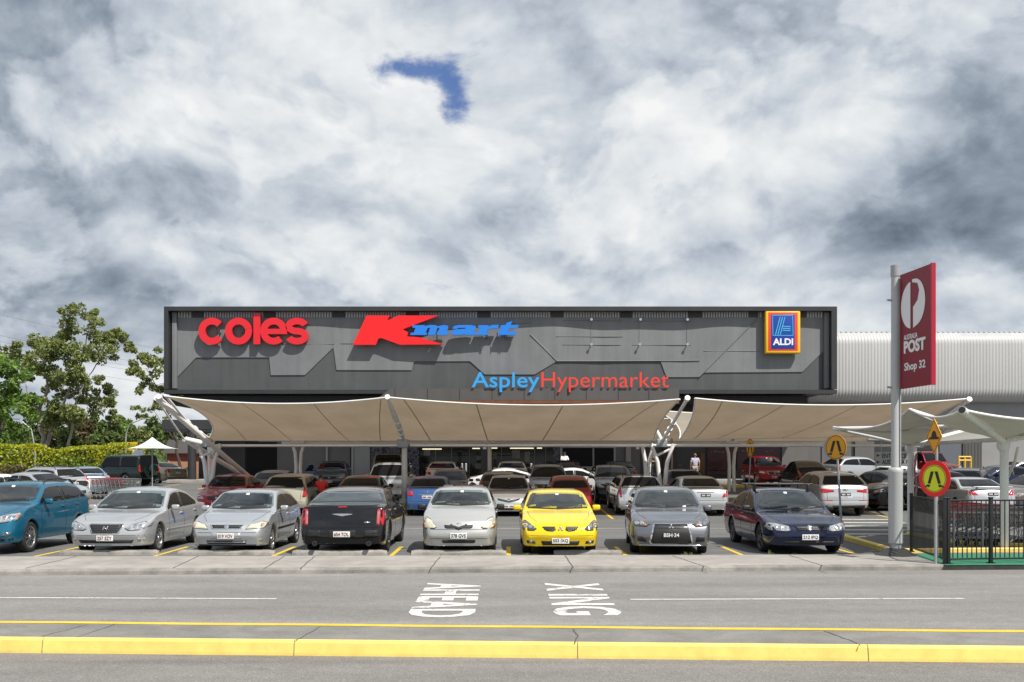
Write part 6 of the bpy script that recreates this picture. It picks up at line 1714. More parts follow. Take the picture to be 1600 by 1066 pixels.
# row three
B_('hatch', 'pale blue hatchback behind the cream wagon', 418, 44.4, 'slate_blue', grp=G3, rear='hatch')
F('pickup', 'silver dual cab pickup left of the yellow based mast', 601, 43.2, 'silver', grp=G3, cat='pickup truck')
F('sedan', 'black sedan right behind the blue sedan', 699, 43.4, 'black', grp=G3)
B_('hatch', 'dark grey hatchback behind the silver white sedan', 778, 43.0, 'dark_grey', grp=G3, rear='hatch')
F('suv', 'dark grey SUV with roof rails behind the red hatchback', 859, 43.2, 'dark_grey', grp=G3, rail=True, H=1.70)
F('suv', 'dark blue SUV left of the silver brown wagon', 963, 43.4, 'midnight', grp=G3, H=1.66)
B_('wagon', 'dark blue wagon behind the silver sedan with triangular lamps', 1072, 43.4, 'midnight', grp=G3, rear='suv', H=1.52)
side_car('wagon', 'dark wagon with long roof behind the grey spoiler sedan', 1512, 45.5, 'dark_grey', 150, G3, rear='suv', rail=True)
# aisle
c = side_car('sports', 'white coupe driving across to the left between the rows', 778, 49.3, 'white', -90, 'cars moving along the aisle', L=4.45)
c = side_car('sports', 'white coupe nosing right, half hidden by the red hatchback', 904, 49.8, 'white', 90, 'cars moving along the aisle', L=4.3)
# row four near the shops
c = F('sedan', 'slate blue sedan with its passenger door open by the doorway', 514, 54.6, 'slate_blue', 4, grp=G4)
b = MB(); b.prism([(0, .35), (.95, .38), (.98, .80), (.55, 1.32), (.25, 1.36), (0, .92)], lambda a, z, d: (-.88 - a * .80, -.55 + a * .45 + (0 if d == 0 else .06), z), 1.0); o = b.build('open_door', PT['slate_blue'], c.t, fix=True)
b = MB(); b.prism([(.12, .93), (.88, .90), (.52, 1.25), (.28, 1.28)], lambda a, z, d: (-.88 - a * .80, -.56 + a * .45 + (0 if d == 0 else .085), z), 1.0); b.build('door_window', M['tint'], o, fix=True)
B_('fourwd', 'brown roofed four wheel drive by the lace patterned screens', 606, 55.2, 'brown_grey', grp=G4, cat='four wheel drive', rear='suv')
B_('sedan', 'white sedan seen from behind below the glazed entrance', 689, 54.6, 'white', grp=G4)
B_('sedan', 'white sedan roof behind the white coupe', 800, 55.0, 'white', grp=G4)
F('sedan', 'dark maroon car in front of the man in white', 890, 55.6, 'midnight', 0, grp=G4)
c = B_('sedan', 'slate blue sedan before the framed black window', 973, 54.8, 'slate_blue', grp=G4)
c = F('suv', 'red SUV facing the street near the dark red windows', 1211, 56.5, 'red', 0, grp=G4, det=2, L=4.65, H=1.70, front_kw=dict(chrome=True, emb='diamonds'), wheel=('seven', 'alloy'))
B_('hatch', 'black hatchback with bright rear glass beside the red SUV', 1275, 51.2, 'black', grp=G4, rear='hatch', glass=M['screen'], W=1.8, H=1.62, L=4.4)
# right hand side beyond the crossing
c = side_car('fourwd', 'white four wheel drive with blue striped side behind the silver SUV', 1326, 80, 'white', -90, G4, cat='four wheel drive', L=4.9, z=.9)
c.patch('blue_stripe', [[(.4 + i * .3, .98), (.66 + i * .3, .98), (.66 + i * .3, 1.12), (.4 + i * .3, 1.12)] for i in range(14)], 'S', M['sign_blue'], .006, du=.3)
side_car('suv', 'silver SUV parked before the blue striped white four wheel drive', 1340, 60.0, 'silver', 110, G4, rear='suv')
side_car('sedan', 'white sedan pointing left behind the silver SUV', 1392, 50.2, 'white', -72, G4)
side_car('hatch', 'black hatchback between silver SUV and pylon', 1372, 44.3, 'black', 200, G3, rear='hatch', H=1.5)
side_car('fourwd', 'red four wheel drive with roof rack behind the diamond sign', 1446, 62.0, 'wine', 20, G4, cat='four wheel drive', rail=True)
side_car('sedan', 'navy sedan standing sideways at the far right', 1560, 51.0, 'navy', -85, G4)
side_car('sedan', 'silver sedan beyond the navy sedan at the far right', 1592, 58.0, 'silver_warm', -90, G4)
# left hand side
GL = 'cars at the left of the lot'
def left(kind, label, px, y, pm, yaw, rear='suv', **k): return side_car(kind, label, px, y, pm, yaw, GL, rear=rear, z=gz((px - CX) / FPX * y, y), **k)
left('hatch', 'white and red hatchback at the far left edge', 3, 43.5, 'white', 160, 'hatch')
left('sedan', 'grey sedan behind the teal SUV, nose to the right', 60, 43.6, 'silver_cool', 70)
c = left('wagon', 'silver wagon with dark tailgate behind the teal SUV', 71, 49.0, 'silver', 240, 'suv', det=2, rail=True)
c.patch('dark_tailgate', [c.U([(-.80, .62), (.80, .62), (.80, .95), (-.80, .95)])], 'R', M['dark_plastic'], .005)
c = left('sedan', 'pale blue sedan with rear spoiler by the trolleys', 130, 52.0, 'pale_blue', 215, 'sedan', det=2)
b = MB(); b.box((0, 2.2, 1.14), (1.35, .18, .035), ch=.012); b.box((-.5, 2.18, 1.08), (.06, .1, .12), ch=.01); b.box((.5, 2.18, 1.08), (.06, .1, .12), ch=.01); b.build('boot_spoiler', PT['pale_blue'], c.t)
c = left('fourwd', 'dark green four wheel drive with spare wheel on its back', 191, 61.5, 'dark_green', 248, 'suv', det=2, cat='four wheel drive')
t_, r_, d_ = wheel_parts(.37, 'five'); w = empty('spare_wheel', (-.10, 2.38, 1.0), R(90)); w.parent = c.t
b = MB(); b.lathe([(0, .10), (.30, .10), (.355, .06), (.36, -.10)], axis='X', n=24); o = b.build('wheel_cover', PT['dark_green'], w)
left('sedan', 'gold sedan beyond the dark green four wheel drive', 244, 66.5, 'gold', 235, 'sedan')
# ------------------------------------------------------------------ trees, hedge and street beyond the left of the lot
def leafmat(name, c1, c2, c3, sc=1.1, trans=.35):
    m = bpy.data.materials.new(name); m.use_nodes = True; N = NT(m.node_tree)
    geo = N.n('ShaderNodeNewGeometry'); tc = N.n('ShaderNodeTexCoord')
    ns = N.noise(tc.outputs['Object'], sc, 3, .6)
    f = N.math('ADD', N.math('MULTIPLY', geo.outputs['Random Per Island'], .55), N.math('MULTIPLY', ns, .6))
    col = N.ramp(f, [(.25, c1), (.55, c2), (.85, c3)])
    d = N.n('ShaderNodeBsdfPrincipled'); N.link(col, d.inputs['Base Color']); d.inputs['Roughness'].default_value = .55
    t = N.n('ShaderNodeBsdfTranslucent'); N.link(col, t.inputs[0])
    mx = N.n('ShaderNodeMixShader'); mx.inputs[0].default_value = trans; N.link(d.outputs[0], mx.inputs[1]); N.link(t.outputs[0], mx.inputs[2])
    o = N.n('ShaderNodeOutputMaterial'); N.link(mx.outputs[0], o.inputs[0]); return m
M['gum_leaf'] = leafmat('gum leaves', (.085, .12, .028), (.19, .23, .065), (.34, .36, .125))
M['dark_leaf'] = leafmat('dark leaves', (.045, .07, .018), (.10, .15, .036), (.19, .25, .065))
M['bright_leaf'] = leafmat('bright green leaves', (.06, .12, .018), (.13, .23, .035), (.24, .36, .06))
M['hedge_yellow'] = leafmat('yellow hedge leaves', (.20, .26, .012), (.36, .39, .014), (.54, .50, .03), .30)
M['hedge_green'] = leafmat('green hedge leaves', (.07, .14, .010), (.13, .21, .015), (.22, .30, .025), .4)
M['brown_leaf'] = leafmat('brownish shrub leaves', (.04, .035, .015), (.11, .09, .035), (.19, .15, .06))
M['bark_pale'] = mat('pale gum bark', (.34, .30, .25), .8, var=.35, vscale=2.5)
M['bark_dark'] = mat('dark bark', (.06, .045, .035), .9, var=.3)
rng = random.Random(11)
def rdir():
    while True:
        v = Vector((rng.uniform(-1, 1), rng.uniform(-1, 1), rng.uniform(-1, 1)))
        if .05 < v.length < 1: return v.normalized()
def leaf_clump(vs, fs, c, r, n, size, flat=.75, droop=.3):
    for _ in range(n):
        d = rdir(); rad = r * rng.uniform(.25, 1.0) ** .5
        p = c + Vector((d.x * rad, d.y * rad, d.z * rad * flat))
        a = rdir(); a.z -= droop; a.normalize(); b = a.cross(rdir()).normalized(); s = size * rng.uniform(.6, 1.5)
        i = len(vs); vs += [p - a * s, p + b * s * .42 + a * s * .1, p + a * s, p - b * s * .42]
        fs.append((i, i + 1, i + 2, i + 3))
def tree(label, base, limbs, clumps, leaf, bark, name='gum_tree', dens=1.0, size=.22, group=None, jitter=.5, cat='tree'):
    """limbs: lists of (point, radius); clumps: (centre, radius, leaves)"""
    t = thing(name, label, cat, base, 0, group); base = Vector(base)
    b = MB()
    for L_ in limbs:
        pts = []
        for (p, r), (q, r2) in zip(L_, L_[1:]):
            for i in range(4):
                k = i / 4; w = Vector(p).lerp(Vector(q), k) - base
                pts.append((w + rdir() * r * .5, r + (r2 - r) * k))
        pts.append((Vector(L_[-1][0]) - base, L_[-1][1]))
        b.path([p for p, _ in pts], [r * .45 for _, r in pts], 7)
    b.build('trunk', bark, t)
    vs, fs = [], []
    for c, r, n in clumps:
        c = Vector(c) - base; r *= 1.12
        k = max(4, int(n / 34))
        for _ in range(k):                    # each mass is itself a handful of smaller sprays
            d = rdir(); q = c + Vector((d.x, d.y, d.z * .8)) * r * rng.uniform(.15, .95)
            leaf_clump(vs, fs, q, r * rng.uniform(.26, .46), int(n / k * dens), size)
    b = MB(); b.add(vs, fs); o = b.build('crown', leaf, t); return t
def pl(px, py, Y, dy=0.0): v = P(px, py, Y); v.y += dy; return v
# the large gum
Yt = 84.0
def limb(*q): return [(pl(x, y, Yt, dy), r) for x, y, r, dy in q]
cl = lambda L_, Y: [(pl(x, y, Y, rng.uniform(-2.2, 2.2)), r, n) for x, y, r, n in L_]
big = [(130, 505, 1.5, 300), (105, 525, 1.6, 300), (150, 520, 1.4, 260), (175, 530, 1.3, 200), (195, 530, 1.1, 160), (205, 540, .8, 90), (90, 545, 1.5, 260), (60, 545, 1.4, 240), (38, 545, 1.1, 150), (30, 560, 1.0, 130), (120, 555, 1.7, 330), (148, 560, 1.5, 280), (75, 575, 1.6, 300), (45, 580, 1.2, 180), (110, 590, 1.7, 330), (140, 590, 1.5, 260), (70, 605, 1.4, 220), (120, 620, 1.6, 300), (150, 615, 1.2, 170), (160, 632, 1.1, 150), (95, 635, 1.4, 240), (135, 645, 1.4, 240), (145, 490, .8, 80), (125, 490, .9, 90), (182, 552, .9, 90), (55, 625, 1.0, 110), (165, 600, .8, 70), (110, 660, 1.5, 240), (80, 655, 1.2, 150), (165, 655, 1.0, 110)]
tree('large open crowned gum tree at the left, its trunk pale and forked', pl(70, 722, Yt),
     [limb((68, 722, .55, 0), (66, 680, .42, 0), (64, 640, .34, 0), (70, 600, .26, .5), (62, 560, .12, .5)), limb((68, 700, .40, 0), (82, 660, .30, .5), (95, 620, .22, 1), (118, 570, .16, 1), (132, 510, .06, 1)),
      limb((66, 650, .22, 0), (52, 615, .14, -1), (40, 575, .05, -1)), limb((95, 620, .16, 1), (130, 600, .12, 0), (158, 560, .09, 0), (195, 535, .03, 0)), limb((110, 722, .3, -1), (118, 680, .24, -1), (122, 640, .18, -1), (140, 600, .08, -1)), limb((118, 570, .09, 1), (85, 545, .05, 1))],
     cl(big, Yt), M['gum_leaf'], M['bark_pale'], dens=3.4, size=.15)
Yt = 80.0
tree('slender gum tree peeping out behind the left end of the sign box', pl(283, 745, Yt),
     [limb((283, 745, .30, 0), (276, 690, .24, 0), (262, 650, .18, 0), (248, 610, .10, 0), (228, 575, .04, 0)), limb((262, 650, .12, 0), (285, 610, .08, 0), (290, 580, .03, 0)), limb((276, 690, .12, 0), (252, 660, .06, 0), (240, 640, .03, 0))],
     cl([(240, 558, 1.0, 170), (222, 562, .8, 110), (258, 565, 1.2, 210), (205, 573, .6, 60), (230, 580, 1.1, 190), (255, 590, 1.2, 210), (215, 590, .8, 90), (240, 603, 1.1, 170), (225, 606, .7, 70), (262, 612, 1.0, 140), (243, 625, .9, 100), (255, 640, .7, 70), (235, 640, .6, 45), (280, 590, 1.3, 220), (228, 652, .4, 25), (250, 655, .5, 35)], Yt), M['gum_leaf'], M['bark_dark'], dens=2.8, size=.14)
Yt = 74.0
tree('leafy bright green tree at the left picture edge', pl(6, 720, Yt), [limb((4, 720, .3, 0), (4, 660, .2, 0), (8, 600, .1, 0))],
     cl([(0, 575, 1.5, 300), (15, 590, 1.3, 260), (-20, 580, 1.5, 260), (5, 610, 1.6, 330), (28, 620, 1.1, 190), (-15, 625, 1.6, 300), (12, 640, 1.5, 280), (32, 645, .9, 130), (-10, 660, 1.5, 260), (18, 668, 1.3, 220), (5, 690, 1.4, 240)], Yt), M['bright_leaf'], M['bark_dark'], name='tree', dens=1.5, size=.19)
tree('small gum crown above the bright tree at the left edge', pl(-6, 700, 95), [[(pl(-6, 720, 95), .3), (pl(-4, 600, 95), .15), (pl(2, 545, 95), .05)]],
     cl([(0, 540, 1.2, 200), (-12, 550, 1.4, 220), (6, 555, .8, 110), (-5, 572, 1.3, 200), (12, 545, .5, 50)], 95), M['gum_leaf'], M['bark_dark'], dens=1.2, size=.22)
# darker trees beyond the hedge, one by one
labs = ['dark tree mass under the big gum, left of its trunk', 'brown shadowed tree right behind the pale trunk', 'dark green tree to the right of the big gum', 'low dark tree behind the pink house gable', 'mid green tree between house and street lamp', 'distant tree right of the street lamp', 'far rounded tree under the slender gum', 'olive tree behind the white umbrella']
spec = [(40, 668, 2.6, 100, 'dark_leaf'), (110, 672, 2.6, 98, 'brown_leaf'), (165, 668, 2.2, 105, 'dark_leaf'), (130, 690, 1.8, 92, 'dark_leaf'), (178, 680, 2.0, 110, 'bright_leaf'), (222, 680, 2.6, 130, 'dark_leaf'), (262, 684, 2.4, 135, 'dark_leaf'), (200, 692, 1.9, 120, 'gum_leaf')]
for (px, py, r, Y, lf), lab in zip(spec, labs):
    L_ = []
    for i in range(8): L_.append((pl(px + rng.uniform(-1, 1) * r * 1.1 * FPX / Y, py + rng.uniform(-.8, 1.0) * r * .8 * FPX / Y, Y, rng.uniform(-2, 2)), r * rng.uniform(.45, .7), int(260)))
    tree(lab, pl(px, 722, Y), [[(pl(px, 722, Y), .22), (pl(px + 2, py, Y), .12)]], L_, M[lf], M['bark_dark'], name='tree', group='trees beyond the hedge', dens=1.6, size=.26)
structure_hill = MB()
structure_hill.grid(lambda u, v: (-170 + 140 * u, 210 + 60 * v, -.5 + (9.5 + 2.5 * math.sin(u * 9) + 1.5 * math.sin(u * 23 + 1)) * math.sin(math.pi * min(1, v * .5 + .0))), 60, 8)
structure(structure_hill.build('hill', M['dark_leaf']))
vs, fs = [], []
for i in range(260):
    u = rng.random(); x = -170 + 140 * u; leaf_clump(vs, fs, Vector((x, 214 + rng.uniform(0, 30), rng.uniform(2, 9.5))), 2.6, 40, .55)
b = MB(); b.add(vs, fs); tag(b.build('far_woodland', M['dark_leaf']), 'far dark wooded rise behind the left of the lot', 'woodland', kind='stuff')
# the clipped yellow hedge
def hedge(label, pts, h, w, leaf_top, leaf_side, name='hedge', size=.10, dens=130):
    t = thing(name, label, 'hedge', (0, 0, 0)); core = MB(); vs, fs, v2, f2 = [], [], [], []
    pts = [Vector(p) for p in pts]
    for a, c in zip(pts, pts[1:]):
        d = (c - a); L_ = d.length; d.normalize(); n = Vector((-d.y, d.x, 0))
        core.box((a + c) / 2 + Vector((0, 0, (h - .45) / 2)), (L_ - .9, w - .6, h - .45), math.atan2(d.y, d.x))
        for _ in range(int(L_ * dens * (h + w))):
            u = rng.random(); r = rng.random() * (h * 1.0 + w); q = a + d * (u * (L_ + .8) - .4)
            bump = .20 * math.sin(u * L_ * .9 + a.x) + .10 * math.sin(u * L_ * 2.7 + 1)
            if r < w: p = q + n * (r - w / 2) + Vector((0, 0, h + bump + rng.uniform(-.12, .06))); tgt = (vs, fs)
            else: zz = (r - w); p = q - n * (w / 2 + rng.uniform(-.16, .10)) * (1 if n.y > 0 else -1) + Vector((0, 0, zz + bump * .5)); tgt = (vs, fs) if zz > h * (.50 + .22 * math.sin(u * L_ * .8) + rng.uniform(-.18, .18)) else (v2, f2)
            aa = rdir(); bb = aa.cross(rdir()).normalized(); s = size * rng.uniform(.6, 1.4); i = len(tgt[0])
            tgt[0].extend([p - aa * s, p + bb * s * .6, p + aa * s, p - bb * s * .6]); tgt[1].append((i, i + 1, i + 2, i + 3))
    core.build('inner_twigs', M['dark_leaf'], t)
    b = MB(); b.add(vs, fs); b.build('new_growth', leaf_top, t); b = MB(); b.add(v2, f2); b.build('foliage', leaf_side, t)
def hp(px, Y, z): v = P(px, HY, Y); v.z = z; return v
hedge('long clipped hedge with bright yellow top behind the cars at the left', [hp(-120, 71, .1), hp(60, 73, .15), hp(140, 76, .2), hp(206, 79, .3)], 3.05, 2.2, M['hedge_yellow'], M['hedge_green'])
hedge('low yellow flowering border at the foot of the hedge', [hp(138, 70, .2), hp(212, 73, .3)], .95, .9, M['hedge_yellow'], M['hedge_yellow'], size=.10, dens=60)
def bush(label, c, rx, rz, leaf, n=1500, size=.12):
    t = thing('bush', label, 'bush', c); vs, fs = [], []
    for i in range(14):
        d = rdir(); leaf_clump(vs, fs, Vector((d.x * rx * .6, d.y * rx * .5, rz * .5 + d.z * rz * .35)), rx * .42, n // 14, size)
    b = MB(); b.add(vs, fs); b.build('foliage', leaf, t); b = MB(); b.path([(0, 0, -.1), (.05, 0, rz * .5)], .06); b.build('stem', M['bark_dark'], t)
bush('brownish rounded shrub at the left edge in front of the hedge', hp(22, 64, .1), 1.6, 1.7, M['brown_leaf'], 2600, .11)
bush('bright green shrub at the hedge foot behind the silver wagon', hp(100, 68, .2), 1.1, 1.0, M['bright_leaf'], 1200)
bush('small green shrub left of the awning column', hp(284, 72, .6), 1.0, 1.5, M['bright_leaf'], 1200)
# umbrella, signs, houses, fence, lamps
t = thing('market_umbrella', 'white peaked market umbrella beyond the dark green four wheel drive', 'umbrella', hp(238, 58, .62)); c = P(238, 0, 58)
zt_, ze_ = P(0, 683, 58).z - .62, P(0, 701, 58).z - .62
b = MB(); n = 8; rim = []; 
for i in range(n): a = 2 * math.pi * (i + .5) / n; rim.append(Vector((1.50 * math.cos(a), 1.50 * math.sin(a), ze_)))
def cone(u, v):
    k = u * n; i = int(k) % n; f = k - int(k); p = rim[i].lerp(rim[(i + 1) % n], f); sag = 1 - .07 * 4 * f * (1 - f)
    r = Vector((0, 0, zt_)).lerp(p, v); r.z -= .16 * 4 * v * (1 - v); r.x *= sag ** v; r.y *= sag ** v; return r
b.grid(cone, 32, 8); b.build('canopy', mat('white canvas', (.76, .75, .72), .8), t)
b = MB(); b.tube((0, 0, -.1), (0, 0, zt_ - .02), .035); b.build('pole', M['galv'], t)
b = MB(); b.lathe([(.35, -.02), (.35, .08), (.06, .10)], n=14); b.build('base', M['galv'], t)
t = thing('notice_board', 'small white notice board beside the umbrella', 'notice', hp(216, 68, .5)); a, cc = P(207, 714, 68), P(224, 703, 68)
b = MB(); b.box((0, 0, (a.z + cc.z) / 2 - .5), (cc.x - a.x, .05, cc.z - a.z), ch=.01); b.build('board', M['white_face'], t)
b = MB(); b.box((-.25, .02, .6), (.05, .05, 1.7)); b.build('leg', M['galv'], t); b = MB(); b.box((.25, .02, .6), (.05, .05, 1.7)); b.build('leg', M['galv'], t)
t = thing('yellow_board', 'plain yellow board behind the white umbrella', 'sign', hp(206, 90, .5)); a, cc = P(197, 704, 90), P(214, 691, 90)
b = MB(); b.box((0, 0, (a.z + cc.z) / 2 - .5), (cc.x - a.x, .08, cc.z - a.z)); b.build('board', M['yellow_sign'], t); b = MB(); b.tube((0, .06, -.1), (0, .06, a.z - .5), .05); b.build('pole', M['galv'], t)
M['brick_red'] = mat('red brick', (.30, .075, .055), .8, var=.15, vscale=2); M['pink_wall'] = mat('pink render wall', (.42, .13, .12), .8, var=.08)
M['tile'] = mat('terracotta roof tile', (.24, .085, .05), .7, var=.2, vscale=3); M['timber'] = mat('brown timber paling', (.36, .18, .10), .7, var=.25, vscale=3, stretch=(4, 1, .3))
t = thing('house', 'pink and brick house seen between trees above the hedge', 'house', hp(133, 108, 0))
a = P(124, 0, 108); k = 108 / FPX
b = MB(); b.box((0, 3, 2.1), (19 * k, 6, 4.2)); b.build('wall', M['pink_wall'], t)
b = MB(); b.box((0, -.06, P(0, 694, 108).z), (18.6 * k, .1, .9)); b.build('brick_band', M['brick_red'], t)
b = MB(); z0 = 4.2; b.prism([(-11 * k, 4.15), (11 * k, 4.15), (5 * k, 5.4), (-8 * k, 5.4)], lambda p, q, d: (p, -.3 + (6.6 if d else 0), q), 1.0); b.build('roof', M['tile'], t)
t = thing('house', 'low brick house with grey roof beyond the timber fence', 'house', hp(288, 100, .5)); k = 100 / FPX
b = MB(); b.box((0, 3, 1.3), (60 * k, 5, 2.6)); b.build('wall', M['brick_red'], t)
b = MB(); b.prism([(-34 * k, 2.55), (34 * k, 2.55), (24 * k, 3.9), (-24 * k, 3.9)], lambda p, q, d: (p, -.2 + (6 if d else 0), q), 1.0); b.build('roof', M['front_mid'], t)
t = thing('timber_fence', 'brown paling fence left of the awning column', 'fence', hp(290, 82, .62)); k = 82 / FPX
b = MB()
for i in range(30): b.box((-27 * k + i * 54 * k / 29, 0, .78), (.085, .03, 1.56 + .03 * rng.random()), ch=.004)
for zz in (.35, 1.2): b.box((0, .03, zz), (54 * k, .05, .09))
b.build('palings', M['timber'], t)
for i in range(4): b = MB(); b.box(((-27 + 18 * i) * k, .06, .82), (.12, .1, 1.64), ch=.01); b.build('post', M['timber'], t)
# pale kerb wall under the fence
structure(strip('far_path', lambda x: 70.0, lambda x: 81.5, .63, .64, M['path'], -29, -17, 4))
def lamp(label, px, Y, top_py, arm_px, arm_py, base_z=0.0):
    t = thing('street_lamp', label, 'street lamp', (0, 0, 0), 0, 'street lamps'); p = P(px, top_py, Y); a = P(arm_px, arm_py, Y)
    b = MB(); b.path([(p.x, Y, base_z), (p.x, Y, p.z * .75), (p.x + (a.x - p.x) * .05, Y, p.z - .3), (p.x + (a.x - p.x) * .25, Y, p.z + (a.z - p.z) * .55), (a.x, Y, a.z)], [.11, .08, .06, .05, .04], 8); b.build('pole', M['galv'], t)
    b = MB(); d = 1 if a.x > p.x else -1; b.box((a.x + d * .3, Y, a.z + .03), (.75, .25, .12), ch=.04); b.build('lamp_head', M['galv'], t)
lamp('street lamp on a curved pole left of the big gum', -6, 84, 650, 40, 625); lamp('street lamp before the dark trees, arm reaching right', 196, 88, 672, 222, 655)
lamp('short bent lamp pole in front of the big gum', 55, 79, 690, 30, 655)
# overhead wires from pole to pole
t = thing('power_pole', 'timber power pole beyond the left picture edge carrying the wires', 'pole', (-52, 70, 0)); b = MB(); b.tube((0, 0, 0), (0, 0, 20), .18, .12, 10); b.build('pole', M['bark_dark'], t)
b = MB(); b.box((0, 0, 18.6), (2.6, .12, .14)); b.build('crossarm', M['bark_dark'], t)
for i, (ya, yb) in enumerate(((398, 556), (440, 578), (452, 585), (460, 591), (482, 604))):
    A, B = P(-60, ya, 70), P(430, yb + 20, 120); A.x = -52 + (i - 2) * .1; pts = []
    for k in range(25): u = k / 24; q = A.lerp(B, u); q.z -= 1.2 * 4 * u * (1 - u) * .6; pts.append(q)
    b = MB(); b.path(pts, .012, 4); tag(b.build('power_line', M['front_mid']), 'overhead wire sloping down behind the big gum, ' + ['topmost of five', 'second from the top', 'middle one of five', 'second from the bottom', 'lowest of five'][i], 'wire', 'overhead wires')
# ------------------------------------------------------------------ people
M['skin'] = mat('skin', (.42, .24, .16), .5); M['hair_dark'] = mat('dark hair', (.02, .014, .010), .6); M['hair_fair'] = mat('light brown hair', (.20, .12, .06), .6)
M['shirt_red'] = mat('red shirt', (.62, .028, .025), .8, var=.1); M['shirt_white'] = mat('white shirt', (.72, .72, .72), .8); M['shirt_pale'] = mat('pale lilac shirt', (.47, .46, .58), .8, var=.1); M['cloth_black'] = mat('black cloth', (.015, .015, .016), .8)
M['cloth_beige'] = mat('beige trousers', (.40, .33, .24), .8)
def skin_mesh(name, pts, edges, radii, m, parent, levels=1, root=0):
    me = bpy.data.meshes.new(name); me.from_pydata(pts, edges, [])
    o = bpy.data.objects.new(name, me); C.objects.link(o)
    sk = o.modifiers.new('skin', 'SKIN'); sk.use_smooth_shade = True
    for i, r in enumerate(radii):
        d = me.skin_vertices[0].data[i]; d.radius = r if isinstance(r, tuple) else (r, r); d.use_root = (i == root)
    ss = o.modifiers.new('sub', 'SUBSURF'); ss.levels = levels; ss.render_levels = levels
    dg = bpy.context.evaluated_depsgraph_get(); ev = o.evaluated_get(dg)
    res = bpy.data.meshes.new_from_object(ev); bpy.data.objects.remove(o); bpy.data.meshes.remove(me)
    res.polygons.foreach_set('use_smooth', [True] * len(res.polygons)); res.materials.clear(); res.materials.append(m); res.name = name
    q = bpy.data.objects.new(name, res); C.objects.link(q); q.parent = parent; return q
def person(label, loc, yaw, shirt, trousers, hair, lean=0.0, arms='down', cap=False, H=1.74):
    """faces -y before turning; lean bends the trunk forward at the hips"""
    t = thing('person', label, 'person', loc, R(yaw)); k = H / 1.74
    V = lambda x, y, z: Vector((x * k, y * k, z * k))
    hip = V(0, 0, .93)
    def tr(p):
        if lean and p.z > hip.z: q = p - hip; a = R(lean); return hip + Vector((q.x, q.y * math.cos(a) - q.z * math.sin(a), q.y * math.sin(a) + q.z * math.cos(a)))
        return p
    J = dict(pelvis=V(0, 0, .95), waist=V(0, .01, 1.08), chest=V(0, .015, 1.28), neck=V(0, .01, 1.47), jaw=V(0, -.015, 1.55), head=V(0, 0, 1.62), crown=V(0, .005, 1.70))
    rad = dict(pelvis=(.15, .11), waist=(.135, .10), chest=(.16, .115), neck=.055, jaw=.062, head=.082, crown=.055)
    E_ = [('pelvis', 'waist'), ('waist', 'chest'), ('chest', 'neck'), ('neck', 'jaw'), ('jaw', 'head'), ('head', 'crown')]
    for s, n in ((-1, 'r'), (1, 'l')):
        J['sh' + n] = V(s * .185, .015, 1.40); rad['sh' + n] = .062
        if arms == 'fold': J['el' + n] = V(s * .26, -.03, 1.13); J['wr' + n] = V(-s * .04, -.19, 1.16 + s * .03)
        elif arms == 'reach': J['el' + n] = V(s * .23, -.10, 1.14); J['wr' + n] = V(s * .17, -.34, 1.10)
        else: J['el' + n] = V(s * .245, .02, 1.12); J['wr' + n] = V(s * .25, -.04, .87)
        rad['el' + n] = .042; rad['wr' + n] = .027
        d = (J['wr' + n] - J['el' + n]).normalized()
        J['pa' + n] = J['wr' + n] + d * .075; rad['pa' + n] = (.030, .016)
        E_ += [('chest', 'sh' + n), ('sh' + n, 'el' + n), ('el' + n, 'wr' + n), ('wr' + n, 'pa' + n)]
        side = d.cross(Vector((0, 1, 0.01))).normalized()
        for i, (off, ln) in enumerate(((-.026, .062), (-.009, .072), (.009, .068), (.026, .054))):
            a = J['pa' + n] + side * off + d * .012; J['f%d%s' % (i, n)] = a; J['g%d%s' % (i, n)] = a + d * ln * .55 + Vector((0, -.006, 0)); J['h%d%s' % (i, n)] = a + d * ln * .95 + Vector((0, -.020, 0))
            rad['f%d%s' % (i, n)] = .0095; rad['g%d%s' % (i, n)] = .0088; rad['h%d%s' % (i, n)] = .0075
            E_ += [('pa' + n, 'f%d%s' % (i, n)), ('f%d%s' % (i, n), 'g%d%s' % (i, n)), ('g%d%s' % (i, n), 'h%d%s' % (i, n))]
        J['t0' + n] = J['wr' + n] + d * .03 + Vector((0, -.034, 0)); J['t1' + n] = J['t0' + n] + d * .035 + Vector((0, -.02, 0)); rad['t0' + n] = .0105; rad['t1' + n] = .009
        E_ += [('wr' + n, 't0' + n), ('t0' + n, 't1' + n)]
        J['hp' + n] = V(s * .095, 0, .90); J['kn' + n] = V(s * .105, -.02, .50); J['an' + n] = V(s * .11, .02, .09); J['to' + n] = V(s * .13, -.15, .035)
        rad['hp' + n] = .092; rad['kn' + n] = .058; rad['an' + n] = .040; rad['to' + n] = .035
        E_ += [('pelvis', 'hp' + n), ('hp' + n, 'kn' + n), ('kn' + n, 'an' + n), ('an' + n, 'to' + n)]
    names = list(J); ix = {n: i for i, n in enumerate(names)}
    pts = [tr(J[n]) for n in names]
    skin_mesh('body', pts, [(ix[a], ix[b]) for a, b in E_], [tuple(v * .8 for v in rad[n]) if isinstance(rad[n], tuple) and n in ('pelvis', 'waist', 'chest') else (rad[n] * .8 if n[:2] in ('sh', 'hp', 'kn') else rad[n]) for n in names], M['skin'], t, 2, ix['pelvis'])
    def wear(name, sel, ed, grow, m):
        ii = {n: i for i, n in enumerate(sel)}
        rr = [tuple(v + grow for v in rad[n]) if isinstance(rad[n], tuple) else rad[n] + grow for n in sel]
        return skin_mesh(name, [tr(J[n]) for n in sel], [(ii[a], ii[b]) for a, b in ed], rr, m, t, 2)
    for s in 'rl': J['sl' + s] = J['sh' + s].lerp(J['el' + s], .85); rad['sl' + s] = .048
